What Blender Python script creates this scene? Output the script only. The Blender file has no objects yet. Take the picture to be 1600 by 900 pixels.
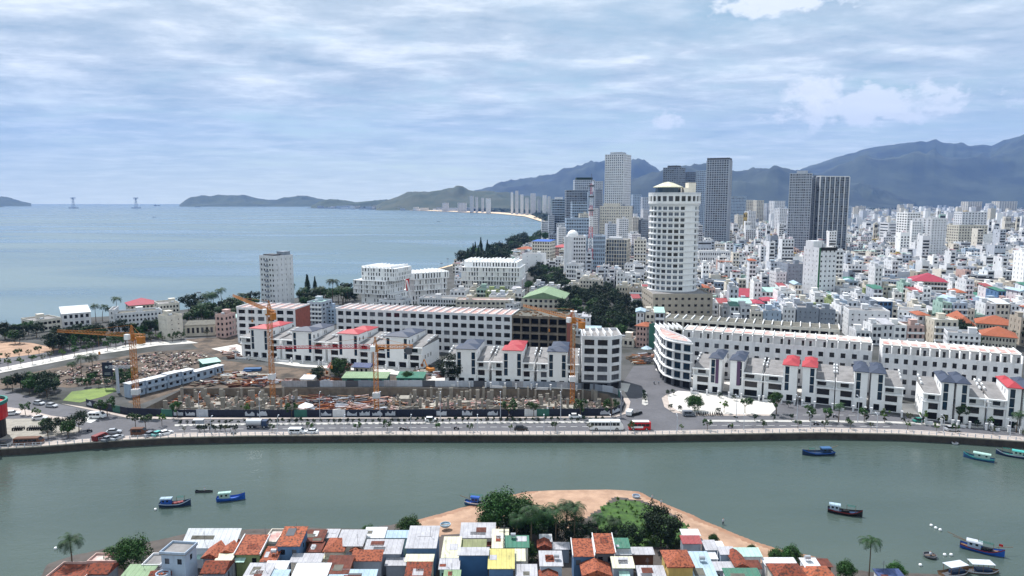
import bpy, math, random
from mathutils import Vector, Matrix, geometry, noise
R = math.radians
scene = bpy.context.scene
C = scene.collection
rnd = random.Random(11)

# ------------------------------------------------------------------ camera
H = 75.0; F = 1081.0; A = math.atan(136.5 / F); CA, SA = math.cos(A), math.sin(A)
cd = bpy.data.cameras.new('camera'); cam = bpy.data.objects.new('camera', cd); C.objects.link(cam)
cam.location = (0, 0, H); cam.rotation_euler = (R(90) - A, 0, 0)
cd.sensor_width = 36; cd.lens = 36 * F / 1600; cd.clip_start = 1; cd.clip_end = 60000
scene.camera = cam
# ------------------------------------------------------------------ light
SUN_EL, SUN_AZ = 57.0, -38.0          # azimuth measured from +Y (away from camera), negative = towards the sea on the left
vs = scene.view_settings
vs.view_transform = 'Standard'; vs.look = 'None'; vs.exposure = 0.42; vs.gamma = 1; vs.use_curve_mapping = False
sd = bpy.data.lights.new('sun', 'SUN'); sd.energy = 5.0; sd.angle = R(0.6); sd.color = (1, 0.975, 0.95)
sun = bpy.data.objects.new('sun', sd); C.objects.link(sun)
sdir = Vector((math.sin(R(SUN_AZ)) * math.cos(R(SUN_EL)), math.cos(R(SUN_AZ)) * math.cos(R(SUN_EL)), math.sin(R(SUN_EL))))
sun.rotation_euler = sdir.to_track_quat('Z', 'Y').to_euler(); sun.location = (0, 0, 900)
W = bpy.data.worlds.new('World'); scene.world = W; W.use_nodes = True

def lin(c):
    return tuple((x / 12.92 if x <= .04045 else ((x + .055) / 1.055) ** 2.4) for x in [y / 255 for y in c])

class NT:
    def __init__(s, t): s.t = t
    def n(s, typ, **kw):
        nd = s.t.nodes.new(typ)
        for k, v in kw.items():
            if k.startswith('_'): setattr(nd, k[1:], v)
            else:
                nd.inputs[int(k[1:]) if k[0] == 'i' and k[1:].isdigit() else k].default_value = v
        return nd
    def l(s, a, b): s.t.links.new(a, b)
    def math(s, op, a, b=None, clamp=False):
        nd = s.t.nodes.new('ShaderNodeMath'); nd.operation = op; nd.use_clamp = clamp
        for i, x in enumerate((a, b)):
            if x is None: continue
            if isinstance(x, (int, float)): nd.inputs[i].default_value = x
            else: s.l(x, nd.inputs[i])
        return nd.outputs[0]
    def ramp(s, src, stops, interp='LINEAR'):
        nd = s.t.nodes.new('ShaderNodeValToRGB'); cr = nd.color_ramp; cr.interpolation = interp
        while len(cr.elements) < len(stops): cr.elements.new(.5)
        for e, (p, col) in zip(cr.elements, stops):
            e.position = p; e.color = (*col, 1) if len(col) == 3 else col
        s.l(src, nd.inputs[0]); return nd.outputs[0]
    def mix(s, fac, a, b, mode='MIX'):
        nd = s.t.nodes.new('ShaderNodeMix'); nd.data_type = 'RGBA'; nd.blend_type = mode
        for i, x in ((0, fac), (6, a), (7, b)):
            if isinstance(x, (int, float)): nd.inputs[i].default_value = x
            elif isinstance(x, tuple): nd.inputs[i].default_value = (*x[:3], 1)
            else: s.l(x, nd.inputs[i])
        return nd.outputs[2]

def make_world():
    W.node_tree.nodes.clear(); t = NT(W.node_tree)
    sky = t.n('ShaderNodeTexSky'); sky.sky_type = 'NISHITA'; sky.sun_disc = False
    sky.sun_elevation = R(SUN_EL); sky.sun_rotation = R(SUN_AZ); sky.altitude = 80; sky.air_density = 1.0; sky.dust_density = 1.5; sky.ozone_density = 1.6
    tc = t.n('ShaderNodeTexCoord'); sp = t.n('ShaderNodeSeparateXYZ'); t.l(tc.outputs['Generated'], sp.inputs[0])
    z = t.math('MAXIMUM', sp.outputs[2], 0.0)
    zz = t.math('ADD', z, 0.075)
    px = t.math('DIVIDE', sp.outputs[0], zz); py = t.math('DIVIDE', sp.outputs[1], zz)
    cb = t.n('ShaderNodeCombineXYZ'); t.l(px, cb.inputs[0]); t.l(py, cb.inputs[1])
    # sheets of altocumulus: two scales, stretched across the view
    def nz(scale, sx, sy, det, rough, dist, off=(0, 0, 0), rot=0):
        m = t.n('ShaderNodeMapping'); m.inputs['Scale'].default_value = (sx, sy, 1); m.inputs['Location'].default_value = off; m.inputs['Rotation'].default_value = (0, 0, rot)
        t.l(cb.outputs[0], m.inputs[0])
        n = t.n('ShaderNodeTexNoise'); n.inputs['Scale'].default_value = scale; n.inputs['Detail'].default_value = det; n.inputs['Roughness'].default_value = rough; n.inputs['Distortion'].default_value = dist
        t.l(m.outputs[0], n.inputs[0]); return n.outputs['Fac']
    a = nz(.8, 1, 1.1, 8, .58, .3, (3.1, 1.7, 0), .3)
    b = nz(2.8, .85, 1.15, 9, .6, .15, (0, 5, 0), -.35)
    big = nz(.16, 1, 1, 2, .5, 0, (8.3, 2.2, 0))
    s1 = t.math('ADD', t.math('MULTIPLY', a, .56), t.math('MULTIPLY', b, .34))
    s1 = t.math('ADD', s1, t.math('MULTIPLY', big, .42))
    # more cover on the sea side, bluer to the right
    side = t.math('MULTIPLY', px, -.016)
    s1 = t.math('ADD', s1, side)
    cov = t.ramp(s1, [(.50, (.03, .03, .03)), (.585, (.6, .6, .6)), (.67, (1, 1, 1))])
    fade = t.ramp(z, [(0.0, (.2, .2, .2)), (.06, (.55, .55, .55)), (.16, (1, 1, 1))])
    cov = t.math('MULTIPLY', cov, fade)
    shade = t.ramp(nz(1.9, .85, 1.2, 9, .64, .15, (1, 2.5, 0), -.3), [(.30, (4.4, 5.8, 6.9)), (.49, (7.2, 8.3, 9.1)), (.68, (12.0, 12.6, 12.9))])
    skyc = t.mix(1.0, sky.outputs[0], (.86, 1.12, 1.06), 'MULTIPLY')
    hz = t.ramp(z, [(0, (1, 1, 1)), (.04, (.74, .74, .74)), (.11, (.42, .42, .42)), (.25, (.2, .2, .2)), (.5, (.05, .05, .05))])
    skyc = t.mix(t.math('MULTIPLY', hz, .75), skyc, (14.2, 15.4, 14.0))
    # a few low cumulus heads, placed by direction
    def puff(az, el, wa, we, rough, seed):
        dx, dy, dz = math.sin(az) * math.cos(el), math.cos(az) * math.cos(el), math.sin(el)
        sub = t.n('ShaderNodeVectorMath', _operation='SUBTRACT'); t.l(tc.outputs['Generated'], sub.inputs[0]); sub.inputs[1].default_value = (dx, dy, dz)
        ml = t.n('ShaderNodeMapping'); ml.vector_type = 'POINT'; t.l(sub.outputs[0], ml.inputs[0]); ml.inputs['Scale'].default_value = (1 / wa, 1 / wa, 1 / we)
        ln = t.n('ShaderNodeVectorMath', _operation='LENGTH'); t.l(ml.outputs[0], ln.inputs[0])
        mp = t.n('ShaderNodeMapping'); t.l(tc.outputs['Generated'], mp.inputs[0]); mp.inputs['Location'].default_value = (seed, 0, 0); mp.inputs['Scale'].default_value = (1, 1, 1.7)
        n = t.n('ShaderNodeTexNoise'); n.inputs['Scale'].default_value = 34; n.inputs['Detail'].default_value = 9; n.inputs['Roughness'].default_value = .62; t.l(mp.outputs[0], n.inputs[0])
        v = t.math('SUBTRACT', t.math('MULTIPLY', n.outputs[0], 3.4), ln.outputs[1])
        return t.ramp(v, [(.5, (0, 0, 0)), (1.6, (1, 1, 1))])
    col = t.mix(cov, skyc, shade)
    for (u, v, wu, wv, sd_) in ((1345, 168, 100, 26, 1.3), (1270, 150, 34, 22, 7.7), (1200, 18, 75, 16, 4.1), (1037, 192, 20, 12, 9.2)):
        az = math.atan((u - 800) / F); el = A + math.atan(-(v - 450) / math.hypot(F, u - 800)) - 2 * A + A if False else math.atan((313.5 - v) / math.hypot(F, u - 800))
        p = puff(az, el, wu / F, wv / F, .6, sd_)
        col = t.mix(t.math('MULTIPLY', p, .75), col, (12., 12.3, 12.5))
    bg = t.n('ShaderNodeBackground'); bg.inputs[1].default_value = SKY_STRENGTH; t.l(col, bg.inputs[0])
    out = t.n('ShaderNodeOutputWorld'); t.l(bg.outputs[0], out.inputs[0])
SKY_STRENGTH = 0.074
make_world()

# ------------------------------------------------------------------ pixel <-> world (only to measure where things stand)
def ray(u, v):
    r = (u - 800) / F; up = (450 - v) / F
    return Vector((r, CA + up * SA, -SA + up * CA))
def G(u, v, z=2.0):
    d = ray(u, v); t = (z - H) / d.z
    return Vector((d.x * t, d.y * t, z))
def PX(p):
    x, y, z = p[0], p[1], p[2] - H
    dep = y * CA - z * SA; up = y * SA + z * CA
    if dep < 1: return (-9999, 9999)
    return (800 + F * x / dep, 450 - F * up / dep)
def depth(p): return p[1] * CA - (p[2] - H) * SA
def S(p): return F / max(depth(p), 1)
def ztop(p, v):
    k = (450 - v) / F; y = p[1]
    # (y*SA + zr*CA) = k*(y*CA - zr*SA)
    return H + y * (k * CA - SA) / (CA + k * SA)
def atd(u, v, y):
    """point on the ray through a pixel at a known distance y"""
    d = ray(u, v); t = y / d.y
    return Vector((d.x * t, y, H + d.z * t))

# ------------------------------------------------------------------ materials
MATS = {}
WALLS = {'white', 'off_white', 'cream', 'beige', 'grey', 'light_grey', 'bluish', 'blue_wall', 'pink_wall', 'yellow_wall', 'mint', 'lime_wall', 'concrete', 'raw_concrete', 'brick_red', 'seawall', 'roof_grey', 'roof_white', 'roof_pink', 'asphalt', 'paving'}
def M(name, col=(200, 200, 200), rough=.8, var=.14, scale=.35, bump=0., metal=0., kind=None, spec=.4, c2=None, s2=1., ramp=None, rv=False):
    if name in MATS: return MATS[name]
    m = bpy.data.materials.new(name); m.use_nodes = True; MATS[name] = m
    t = NT(m.node_tree); b = m.node_tree.nodes['Principled BSDF']
    b.inputs['Roughness'].default_value = rough; b.inputs['Metallic'].default_value = metal; b.inputs['Specular IOR Level'].default_value = spec
    base = lin(col)
    geo = t.n('ShaderNodeNewGeometry')
    n = t.n('ShaderNodeTexNoise'); n.inputs['Scale'].default_value = scale; n.inputs['Detail'].default_value = 5; n.inputs['Roughness'].default_value = .65
    t.l(geo.outputs['Position'], n.inputs[0])
    src = n.outputs[0]
    if kind == 'mottle':            # two tones in small patches: weathered tiles, rubble, gravel
        vo = t.n('ShaderNodeTexVoronoi'); vo.inputs['Scale'].default_value = s2; t.l(geo.outputs['Position'], vo.inputs[0])
        mixv = t.math('ADD', t.math('MULTIPLY', src, .75), t.math('MULTIPLY', vo.outputs['Color'], .25) if False else t.math('MULTIPLY', vo.outputs['Distance'], .35))
        colr = t.ramp(mixv, ramp or [(.42, lin(c2)), (.60, base)])
    elif kind == 'stripe':          # corrugated sheet with stains, rust patches and sheet joints
        mp = t.n('ShaderNodeMapping'); mp.inputs['Scale'].default_value = (1.6, .45, 1); t.l(geo.outputs['Position'], mp.inputs[0])
        n3 = t.n('ShaderNodeTexNoise'); n3.inputs['Scale'].default_value = 1.1; n3.inputs['Detail'].default_value = 8; n3.inputs['Roughness'].default_value = .75; t.l(mp.outputs[0], n3.inputs[0])
        colr = t.ramp(src, [(.3, tuple(x * (1 - var * 2.2) for x in base)), (.62, base)])
        colr = t.mix(t.ramp(n3.outputs[0], [(.50, (0, 0, 0)), (.72, (.75, .75, .75))]), colr, tuple(a * .45 + b * .5 for a, b in zip(base, (.16, .12, .10))))
        oc0 = t.n('ShaderNodeTexCoord'); w0 = t.n('ShaderNodeTexWave'); w0.inputs['Scale'].default_value = .33; w0.bands_direction = 'X'; t.l(oc0.outputs['Object'], w0.inputs[0])
        colr = t.mix(t.ramp(w0.outputs[0], [(.93, (0, 0, 0)), (.99, (.45, .45, .45))]), colr, tuple(x * .4 for x in base))
    elif kind == 'mix':
        colr = t.ramp(src, [(.38, lin(c2)), (.62, base)])
    else:
        colr = t.ramp(src, [(.28, tuple(x * (1 - var * 1.5) for x in base)), (.55, base), (.8, tuple(min(1, x * (1 + var * .4)) for x in base))])
    if name in WALLS:           # rain streaks and grime, stretched down the wall
        mp = t.n('ShaderNodeMapping'); mp.inputs['Scale'].default_value = (1, 1, .12); t.l(geo.outputs['Position'], mp.inputs[0])
        n4 = t.n('ShaderNodeTexNoise'); n4.inputs['Scale'].default_value = .9; n4.inputs['Detail'].default_value = 6; n4.inputs['Roughness'].default_value = .7; t.l(mp.outputs[0], n4.inputs[0])
        colr = t.mix(t.ramp(n4.outputs[0], [(.48, (0, 0, 0)), (.75, (.5, .5, .5))]), colr, tuple(x * .52 for x in base))
    if rv:
        oi = t.n('ShaderNodeObjectInfo')
        hs = t.n('ShaderNodeHueSaturation'); t.l(colr, hs.inputs['Color'])
        t.l(t.math('ADD', t.math('MULTIPLY', oi.outputs['Random'], .025), .492), hs.inputs['Hue'])
        t.l(t.math('ADD', t.math('MULTIPLY', oi.outputs['Random'], .6), .7), hs.inputs['Value'])
        colr = hs.outputs[0]
    t.l(colr, b.inputs['Base Color'])
    if kind == 'stripe':
        oc = t.n('ShaderNodeTexCoord'); w = t.n('ShaderNodeTexWave'); w.inputs['Scale'].default_value = s2; w.bands_direction = 'X'; w.inputs['Distortion'].default_value = .3
        t.l(oc.outputs['Object'], w.inputs[0])
        bp = t.n('ShaderNodeBump'); bp.inputs['Strength'].default_value = .6; bp.inputs['Distance'].default_value = .08
        t.l(w.outputs[0], bp.inputs['Height']); t.l(bp.outputs[0], b.inputs['Normal'])
    elif bump:
        bn = t.n('ShaderNodeTexNoise'); bn.inputs['Scale'].default_value = s2 * 2; bn.inputs['Detail'].default_value = 4; t.l(geo.outputs['Position'], bn.inputs[0])
        bp = t.n('ShaderNodeBump'); bp.inputs['Strength'].default_value = .7; bp.inputs['Distance'].default_value = bump
        t.l(bn.outputs[0], bp.inputs['Height']); t.l(bp.outputs[0], b.inputs['Normal'])
    return m

M('white', (216, 217, 220), .75, .10, .25); M('white_clean', (236, 236, 236), .6, .05)
M('off_white', (214, 208, 196), .8, .14); M('cream', (202, 196, 182), .8, .14); M('beige', (172, 163, 150), .85, .10)
M('grey', (138, 146, 158), .85, .14); M('light_grey', (182, 188, 198), .8, .12); M('dark_grey', (84, 86, 92), .8, .14)
M('concrete', (150, 145, 136), .9, .22, .5, bump=.03); M('raw_concrete', (122, 112, 100), .92, .3, .4, bump=.04)
M('brick_red', (150, 84, 70), .9, .2, .6); M('bluish', (164, 180, 198), .8, .12); M('blue_wall', (84, 116, 152), .8, .16)
M('deep_blue', (48, 88, 130), .75, .15); M('pink_wall', (196, 166, 158), .8, .12); M('yellow_wall', (196, 168, 100), .8, .14)
M('mint', (160, 188, 178), .8, .12); M('teal', (40, 120, 110), .7, .15); M('green', (30, 92, 58), .6, .1)
M('lime_wall', (136, 150, 104), .8, .14); M('purple', (88, 64, 94), .6, .1); M('brown', (96, 64, 48), .8, .2)
M('glass', (12, 16, 24), .18, .2, spec=.5); M('blue_glass', (24, 48, 66), .1, .25, spec=.5); M('tower_glass', (70, 84, 102), .3, .2, .1, spec=.5)
M('curtain', (86, 90, 98), .3, .2, .8); M('dark', (16, 16, 19), .9, .3, .8); M('black', (9, 9, 10), .6, .1); M('frame_white', (220, 222, 224), .5, .04); M('frame_dark', (40, 42, 46), .5, .05)
M('asphalt', (92, 92, 97), .9, .2, .12, bump=.01, s2=4); M('kerb', (178, 176, 172), .85, .12); M('paving', (176, 164, 156), .85, .16, .4)
M('white_paving', (200, 196, 190), .85, .10, .3); M('paint', (228, 228, 224), .7, .1)
M('seawall', (70, 64, 58), .95, .35, .5, bump=.05)
M('sand', (172, 142, 120), .95, .16, .22, bump=.05, s2=2, kind='mix', c2=(146, 118, 98)); M('wet_sand', (146, 110, 86), .6, .16, .3); M('far_sand', (214, 190, 160), .95, .08)
M('dirt', (104, 90, 78), .95, .35, .16, bump=.06, s2=2, kind='mix', c2=(56, 50, 44))
M('city_ground', (78, 78, 78), .95, .35, .05, kind='mix', c2=(48, 50, 46))
M('village_ground', (82, 76, 72), .95, .3, .3); M('pit_floor', (112, 100, 88), .95, .3, .3, kind='mix', c2=(50, 45, 40))
M('grass', (66, 96, 40), .95, .3, .6, kind='mix', c2=(44, 68, 28)); M('pond', (108, 128, 56), .8, .25, .25, kind='mix', c2=(84, 104, 46))
M('tile', (150, 82, 56), .85, .2, 2.6, kind='mottle', c2=(84, 40, 30), s2=2.2, bump=.05)
M('tile_old', (160, 88, 60), .9, .2, 1.6, kind='mottle', c2=(84, 56, 46), s2=2.2, bump=.05)
M('tile_dark', (124, 60, 40), .9, .2, 1.8, kind='mottle', c2=(62, 38, 32), s2=2.2, bump=.05)
M('tile_orange', (150, 84, 58), .85, .15, .6, bump=.03, s2=3); M('rust', (112, 58, 44), .85, .3, .8, kind='stripe', s2=1.4)
M('zinc', (178, 178, 184), .55, .14, .5, kind='stripe', s2=1.2); M('zinc_white', (210, 213, 217), .5, .1, .4, kind='stripe', s2=1.2)
M('zinc_blue', (166, 190, 206), .55, .12, .4, kind='stripe', s2=1.2); M('zinc_mint', (170, 206, 196), .55, .12, .4, kind='stripe', s2=1.2)
M('zinc_green', (40, 112, 90), .55, .14, .4, kind='stripe', s2=1.2); M('zinc_pale_green', (130, 156, 120), .6, .12, .4, kind='stripe', s2=1.2)
M('zinc_olive', (134, 140, 96), .6, .16, .4, kind='stripe', s2=1.2); M('zinc_yellow', (200, 190, 112), .6, .12, .4, kind='stripe', s2=1.2)
M('zinc_cream', (212, 210, 184), .6, .1, .4, kind='stripe', s2=1.2); M('zinc_red', (150, 52, 56), .55, .14, .4, kind='stripe', s2=1.2)
M('zinc_dark_blue', (44, 66, 116), .55, .14, .4, kind='stripe', s2=1.2)
M('roof_red', (160, 48, 56), .6, .1, .3, bump=.02); M('roof_slate', (50, 60, 80), .6, .12, .4, bump=.02)
M('roof_grey', (132, 130, 130), .85, .25, .3); M('roof_pink', (172, 122, 116), .85, .35, .35, kind='mix', c2=(188, 180, 174))
M('roof_white', (192, 190, 186), .8, .12, .3); M('roof_maroon', (150, 46, 66), .7, .12); M('roof_dirty', (100, 98, 90), .9, .35, .6)
M('yellow_crane', (178, 112, 36), .5, .12, 1.); M('red_paint', (188, 30, 34), .45, .06); M('blue_paint', (30, 84, 170), .5, .1, 1.5)
M('blue_dark_paint', (26, 52, 84), .5, .15, 1.5); M('teal_paint', (72, 166, 160), .5, .1); M('white_paint', (232, 234, 236), .35, .04, spec=.5)
M('silver', (176, 180, 186), .35, .05, metal=.3); M('black_paint', (22, 22, 25), .3, .05, spec=.5); M('grey_paint', (118, 122, 130), .4, .06)
M('tyre', (20, 20, 20), .9, .1); M('wood', (120, 92, 66), .85, .25, 2.); M('navy_panel', (20, 30, 50), .6, .15, .5); M('green_panel', (50, 104, 92), .6, .12, .5)
M('steel_rust', (150, 88, 44), .85, .35, 1.5); M('skin', (170, 120, 92), .7, .05); M('cloth_dark', (40, 44, 58), .9, .1); M('cloth_light', (180, 186, 196), .9, .1)
M('hull_red', (120, 34, 36), .6, .15); M('bark', (92, 78, 62), .9, .25, 3.)
def leafmat(name, col, trans=.25):
    m = M(name, col, .65, .35, .9, kind='mix', c2=tuple(int(x * .62) for x in col), rv=True, spec=.25)
    return m
leafmat('leaf', (52, 86, 34)); leafmat('leaf_dark', (30, 54, 28)); leafmat('leaf_light', (88, 122, 44)); leafmat('leaf_olive', (74, 84, 44)); leafmat('palm_leaf', (42, 72, 34))
m = MATS['tower_glass']

def water_mat(name, col, rough, s1, b1, col2=None, cs=.01):
    m = bpy.data.materials.new(name); m.use_nodes = True; MATS[name] = m
    t = NT(m.node_tree); b = m.node_tree.nodes['Principled BSDF']
    b.inputs['IOR'].default_value = 1.33; b.inputs['Specular IOR Level'].default_value = .5
    geo = t.n('ShaderNodeNewGeometry')
    mr = t.n('ShaderNodeMapping'); mr.inputs['Scale'].default_value = (.4, 1.3, 1); mr.inputs['Rotation'].default_value = (0, 0, .2); t.l(geo.outputs['Position'], mr.inputs[0]); nr = t.n('ShaderNodeTexNoise'); nr.inputs['Scale'].default_value = cs * 2.2; nr.inputs['Detail'].default_value = 5; nr.inputs['Distortion'].default_value = .6; t.l(mr.outputs[0], nr.inputs[0])
    t.l(t.ramp(nr.outputs[0], [(.38, (rough * .45,) * 3), (.62, (rough * 1.9,) * 3)]), b.inputs['Roughness'])
    n0 = t.n('ShaderNodeTexNoise'); n0.inputs['Scale'].default_value = cs; n0.inputs['Detail'].default_value = 4; t.l(geo.outputs['Position'], n0.inputs[0])
    mp0 = t.n('ShaderNodeMapping'); mp0.inputs['Scale'].default_value = (.35, 1, 1); t.l(geo.outputs['Position'], mp0.inputs[0]); t.l(mp0.outputs[0], n0.inputs[0])
    t.l(t.ramp(n0.outputs[0], [(.3, lin(col2 or col)), (.7, lin(col))]), b.inputs['Base Color'])
    hs = None
    for sc, k in s1:
        mp = t.n('ShaderNodeMapping'); mp.inputs['Scale'].default_value = (.55, 1, 1); t.l(geo.outputs['Position'], mp.inputs[0])
        n = t.n('ShaderNodeTexNoise'); n.inputs['Scale'].default_value = sc; n.inputs['Detail'].default_value = 3; t.l(mp.outputs[0], n.inputs[0])
        v = t.math('MULTIPLY', n.outputs[0], k); hs = v if hs is None else t.math('ADD', hs, v)
    bp = t.n('ShaderNodeBump'); bp.inputs['Strength'].default_value = 1; bp.inputs['Distance'].default_value = b1; t.l(hs, bp.inputs['Height']); t.l(bp.outputs[0], b.inputs['Normal'])
    return m
water_mat('river_water', (76, 88, 82), .10, ((1.8, .5), (.4, .7)), .13, (58, 72, 68), .02)
water_mat('sea_water', (84, 108, 118), .3, ((.25, .6), (.05, 1.2)), .2, (72, 96, 108), .002)

# ------------------------------------------------------------------ mesh builder
class MB:
    def __init__(s): s.v = []; s.f = []; s.m = []
    def vs(s, pts):
        i = len(s.v); s.v.extend([tuple(p) for p in pts]); return i
    def poly(s, pts, m=0):
        i = s.vs(pts); s.f.append(tuple(range(i, i + len(pts)))); s.m.append(m)
    def box(s, x0, x1, y0, y1, z0, z1, m=0, mt=None, bot=True):
        i = s.vs([(x0, y0, z0), (x1, y0, z0), (x1, y1, z0), (x0, y1, z0), (x0, y0, z1), (x1, y0, z1), (x1, y1, z1), (x0, y1, z1)])
        fs = [(4, 5, 6, 7), (0, 1, 5, 4), (1, 2, 6, 5), (2, 3, 7, 6), (3, 0, 4, 7)] + ([(3, 2, 1, 0)] if bot else [])
        for k, f in enumerate(fs):
            s.f.append(tuple(i + q for q in f)); s.m.append(mt if (k == 0 and mt is not None) else m)
    def rbox(s, c, rz, lx, ly, z0, z1, m=0, mt=None, tilt=0):
        cs, sn = math.cos(rz), math.sin(rz); n = len(s.v)
        s.box(-lx / 2, lx / 2, -ly / 2, ly / 2, z0, z1, m, mt)
        for k in range(n, len(s.v)):
            x, y, z = s.v[k]; z += x * tilt
            s.v[k] = (c[0] + x * cs - y * sn, c[1] + x * sn + y * cs, z)
    def prism(s, pts, z0, z1, m=0, mt=None):
        n = len(pts); i = s.vs([(p[0], p[1], z0) for p in pts] + [(p[0], p[1], z1) for p in pts])
        for k in range(n):
            j = (k + 1) % n; s.f.append((i + k, i + j, i + n + j, i + n + k)); s.m.append(m)
        s.f.append(tuple(i + n + k for k in range(n))); s.m.append(m if mt is None else mt)
    def tube(s, p, q, r, r2=None, n=6, m=0, cap=True):
        p = Vector(p); q = Vector(q); r2 = r if r2 is None else r2; d = (q - p)
        if d.length < 1e-6: return
        d.normalize(); a = d.orthogonal().normalized(); b = d.cross(a)
        i = len(s.v)
        for c, rr in ((p, r), (q, r2)):
            for k in range(n):
                t = 2 * math.pi * k / n; w = c + a * (rr * math.cos(t)) + b * (rr * math.sin(t)); s.v.append(tuple(w))
        for k in range(n):
            j = (k + 1) % n; s.f.append((i + k, i + j, i + n + j, i + n + k)); s.m.append(m)
        if cap:
            s.f.append(tuple(i + n + k for k in range(n))); s.m.append(m)
            s.f.append(tuple(i + n - 1 - k for k in range(n))); s.m.append(m)
    def lathe(s, c, prof, n=16, m=0):
        i = len(s.v)
        for (r, z) in prof:
            for k in range(n):
                t = 2 * math.pi * k / n; s.v.append((c[0] + r * math.cos(t), c[1] + r * math.sin(t), z))
        for a in range(len(prof) - 1):
            for k in range(n):
                j = (k + 1) % n; s.f.append((i + a * n + k, i + a * n + j, i + (a + 1) * n + j, i + (a + 1) * n + k)); s.m.append(m)
    def build(s, name, mats, parent=None, loc=None, rz=None, smooth=False):
        me = bpy.data.meshes.new(name); me.from_pydata(s.v, [], s.f)
        if isinstance(mats, str): mats = [mats]
        for x in mats: me.materials.append(MATS[x])
        if len(mats) > 1: me.polygons.foreach_set('material_index', s.m)
        if smooth: me.polygons.foreach_set('use_smooth', [True] * len(s.f))
        me.update(); o = bpy.data.objects.new(name, me); C.objects.link(o)
        if parent: o.parent = parent
        if loc is not None: o.location = loc
        if rz is not None: o.rotation_euler = (0, 0, rz)
        return o

def tag(o, label=None, cat=None, group=None, kind=None):
    if label: o['label'] = label
    if cat: o['category'] = cat
    if group: o['group'] = group
    if kind: o['kind'] = kind
    return o
def thing(name, label, cat, loc=(0, 0, 0), rz=0, group=None):
    o = bpy.data.objects.new(name, None); C.objects.link(o); o.empty_display_size = .5
    o.location = loc; o.rotation_euler = (0, 0, rz)
    return tag(o, label, cat, group)
KIDS = {}
def kids(o):
    return KIDS.get(o.name) or KIDS.setdefault(o.name, [c for c in C.objects if c.parent is o])
def reg(o): KIDS[o.name] = [c for c in C.objects if c.parent is o]; [reg(c) for c in KIDS[o.name]]; return o
def dup(o, loc=None, rz=None, sc=None, label=None, group=None, parent=None):
    c = o.copy(); C.objects.link(c)
    if parent is not None: c.parent = parent
    if loc is not None: c.location = loc
    if rz is not None: c.rotation_euler = (0, 0, rz)
    if sc is not None: c.scale = sc if not isinstance(sc, (int, float)) else (sc, sc, sc)
    if label: c['label'] = label
    if group: c['group'] = group
    for k in KIDS.get(o.name, ()): dup(k, parent=c)
    return c
def park(o):       # a prototype used once per placement: take it out of the scene again at the end
    PROTOS.append(o); return o
PROTOS = []
def inpoly(x, y, P):
    c = False; j = len(P) - 1
    for i in range(len(P)):
        a, b = P[i], P[j]
        if (a[1] > y) != (b[1] > y) and x < (b[0] - a[0]) * (y - a[1]) / (b[1] - a[1]) + a[0]: c = not c
        j = i
    return c
def lerp(P, x):
    if x <= P[0][0]: return P[0][1]
    for a, b in zip(P, P[1:]):
        if x <= b[0]: return a[1] + (b[1] - a[1]) * (x - a[0]) / (b[0] - a[0])
    return P[-1][1]
# ================================================================== SETTING
def struct(o, label=None, kind='structure'): o['kind'] = kind; return o
def sheet(name, pts, mat, dz=0., kerb=0., holes=(), z=2., world=False, kind='structure', mats=None):
    P = [[(Vector(p) if world else G(p[0], p[1], z)) for p in ring] for ring in (pts, *holes)]
    mb = MB(); flat = [p for r in P for p in r]
    zz = z + dz
    i0 = mb.vs([(p.x, p.y, zz) for p in flat])
    tris = geometry.tessellate_polygon([[Vector((p.x, p.y, 0)) for p in r] for r in P])
    for t in tris:
        a, b, c = [flat[k] for k in t]
        if (b.x - a.x) * (c.y - a.y) - (b.y - a.y) * (c.x - a.x) < 0: t = t[::-1]
        mb.f.append(tuple(i0 + k for k in t)); mb.m.append(0)
    if kerb:
        n = len(pts); j = mb.vs([(p.x, p.y, zz - kerb) for p in P[0]])
        for k in range(n):
            q = (k + 1) % n; mb.f.append((j + k, j + q, i0 + q, i0 + k)); mb.m.append(1 if mats else 0)
    o = mb.build(name, mats or mat); o['kind'] = kind
    return o
WALL = [(-150, 712), (0, 701.5), (60, 698), (133, 692), (200, 687.5), (266, 684), (400, 681), (600, 680), (800, 680), (1000, 680), (1150, 678), (1280, 676), (1400, 678), (1500, 683), (1600, 690), (1750, 702)]
S1 = [(-150, 703), (0, 694), (133, 686), (200, 681), (270, 677), (400, 675), (600, 674), (1000, 674), (1150, 671), (1280, 668.5), (1400, 671), (1500, 676), (1600, 683), (1750, 694)]
ML = [(273, 666.5), (400, 664.5), (600, 663), (951, 661)]
MR = [(1105, 659.5), (1280, 660), (1400, 662), (1500, 667), (1600, 674), (1750, 685)]
HOARD = [(135, 634), (165, 641), (200, 648), (270, 651), (400, 651.5), (600, 651), (800, 650.5), (955, 649), (970, 643), (974, 632), (966, 618)]
PIT = [(212, 645), (288, 607), (600, 606), (900, 608), (950, 616), (964, 630), (962, 644), (800, 645.5), (400, 646.5)]
COAST = [(480, 325.5), (560, 326.2), (620, 327.6), (700, 330.5), (780, 334), (820, 338), (846, 346), (855, 354), (849, 362), (832, 371), (803, 384), (768, 397), (735, 407), (705, 416), (660, 428), (610, 442), (560, 455), (500, 462), (450, 472), (400, 478), (340, 482), (290, 488), (230, 496), (150, 500), (60, 508), (0, 516), (-80, 534), (-300, 590), (-600, 700)]
wallw = [G(u, v, 2) for u, v in WALL]; coastw = [G(u, v, 0) for u, v in COAST]
land = [(p.x, p.y, 2) for p in wallw] + [(700, 205, 2), (3500, 300, 2), (11500, 5500, 2), (13500, 9000, 2), (9000, 13500, 2), (0, 13500, 2), (-1500, 9500, 2)] + [(p.x, p.y, 2) for p in coastw] + [(-330, 215, 2), (-230, 188, 2)]
hole = [tuple(G(u, v, 2)) for u, v in PIT]
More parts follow.
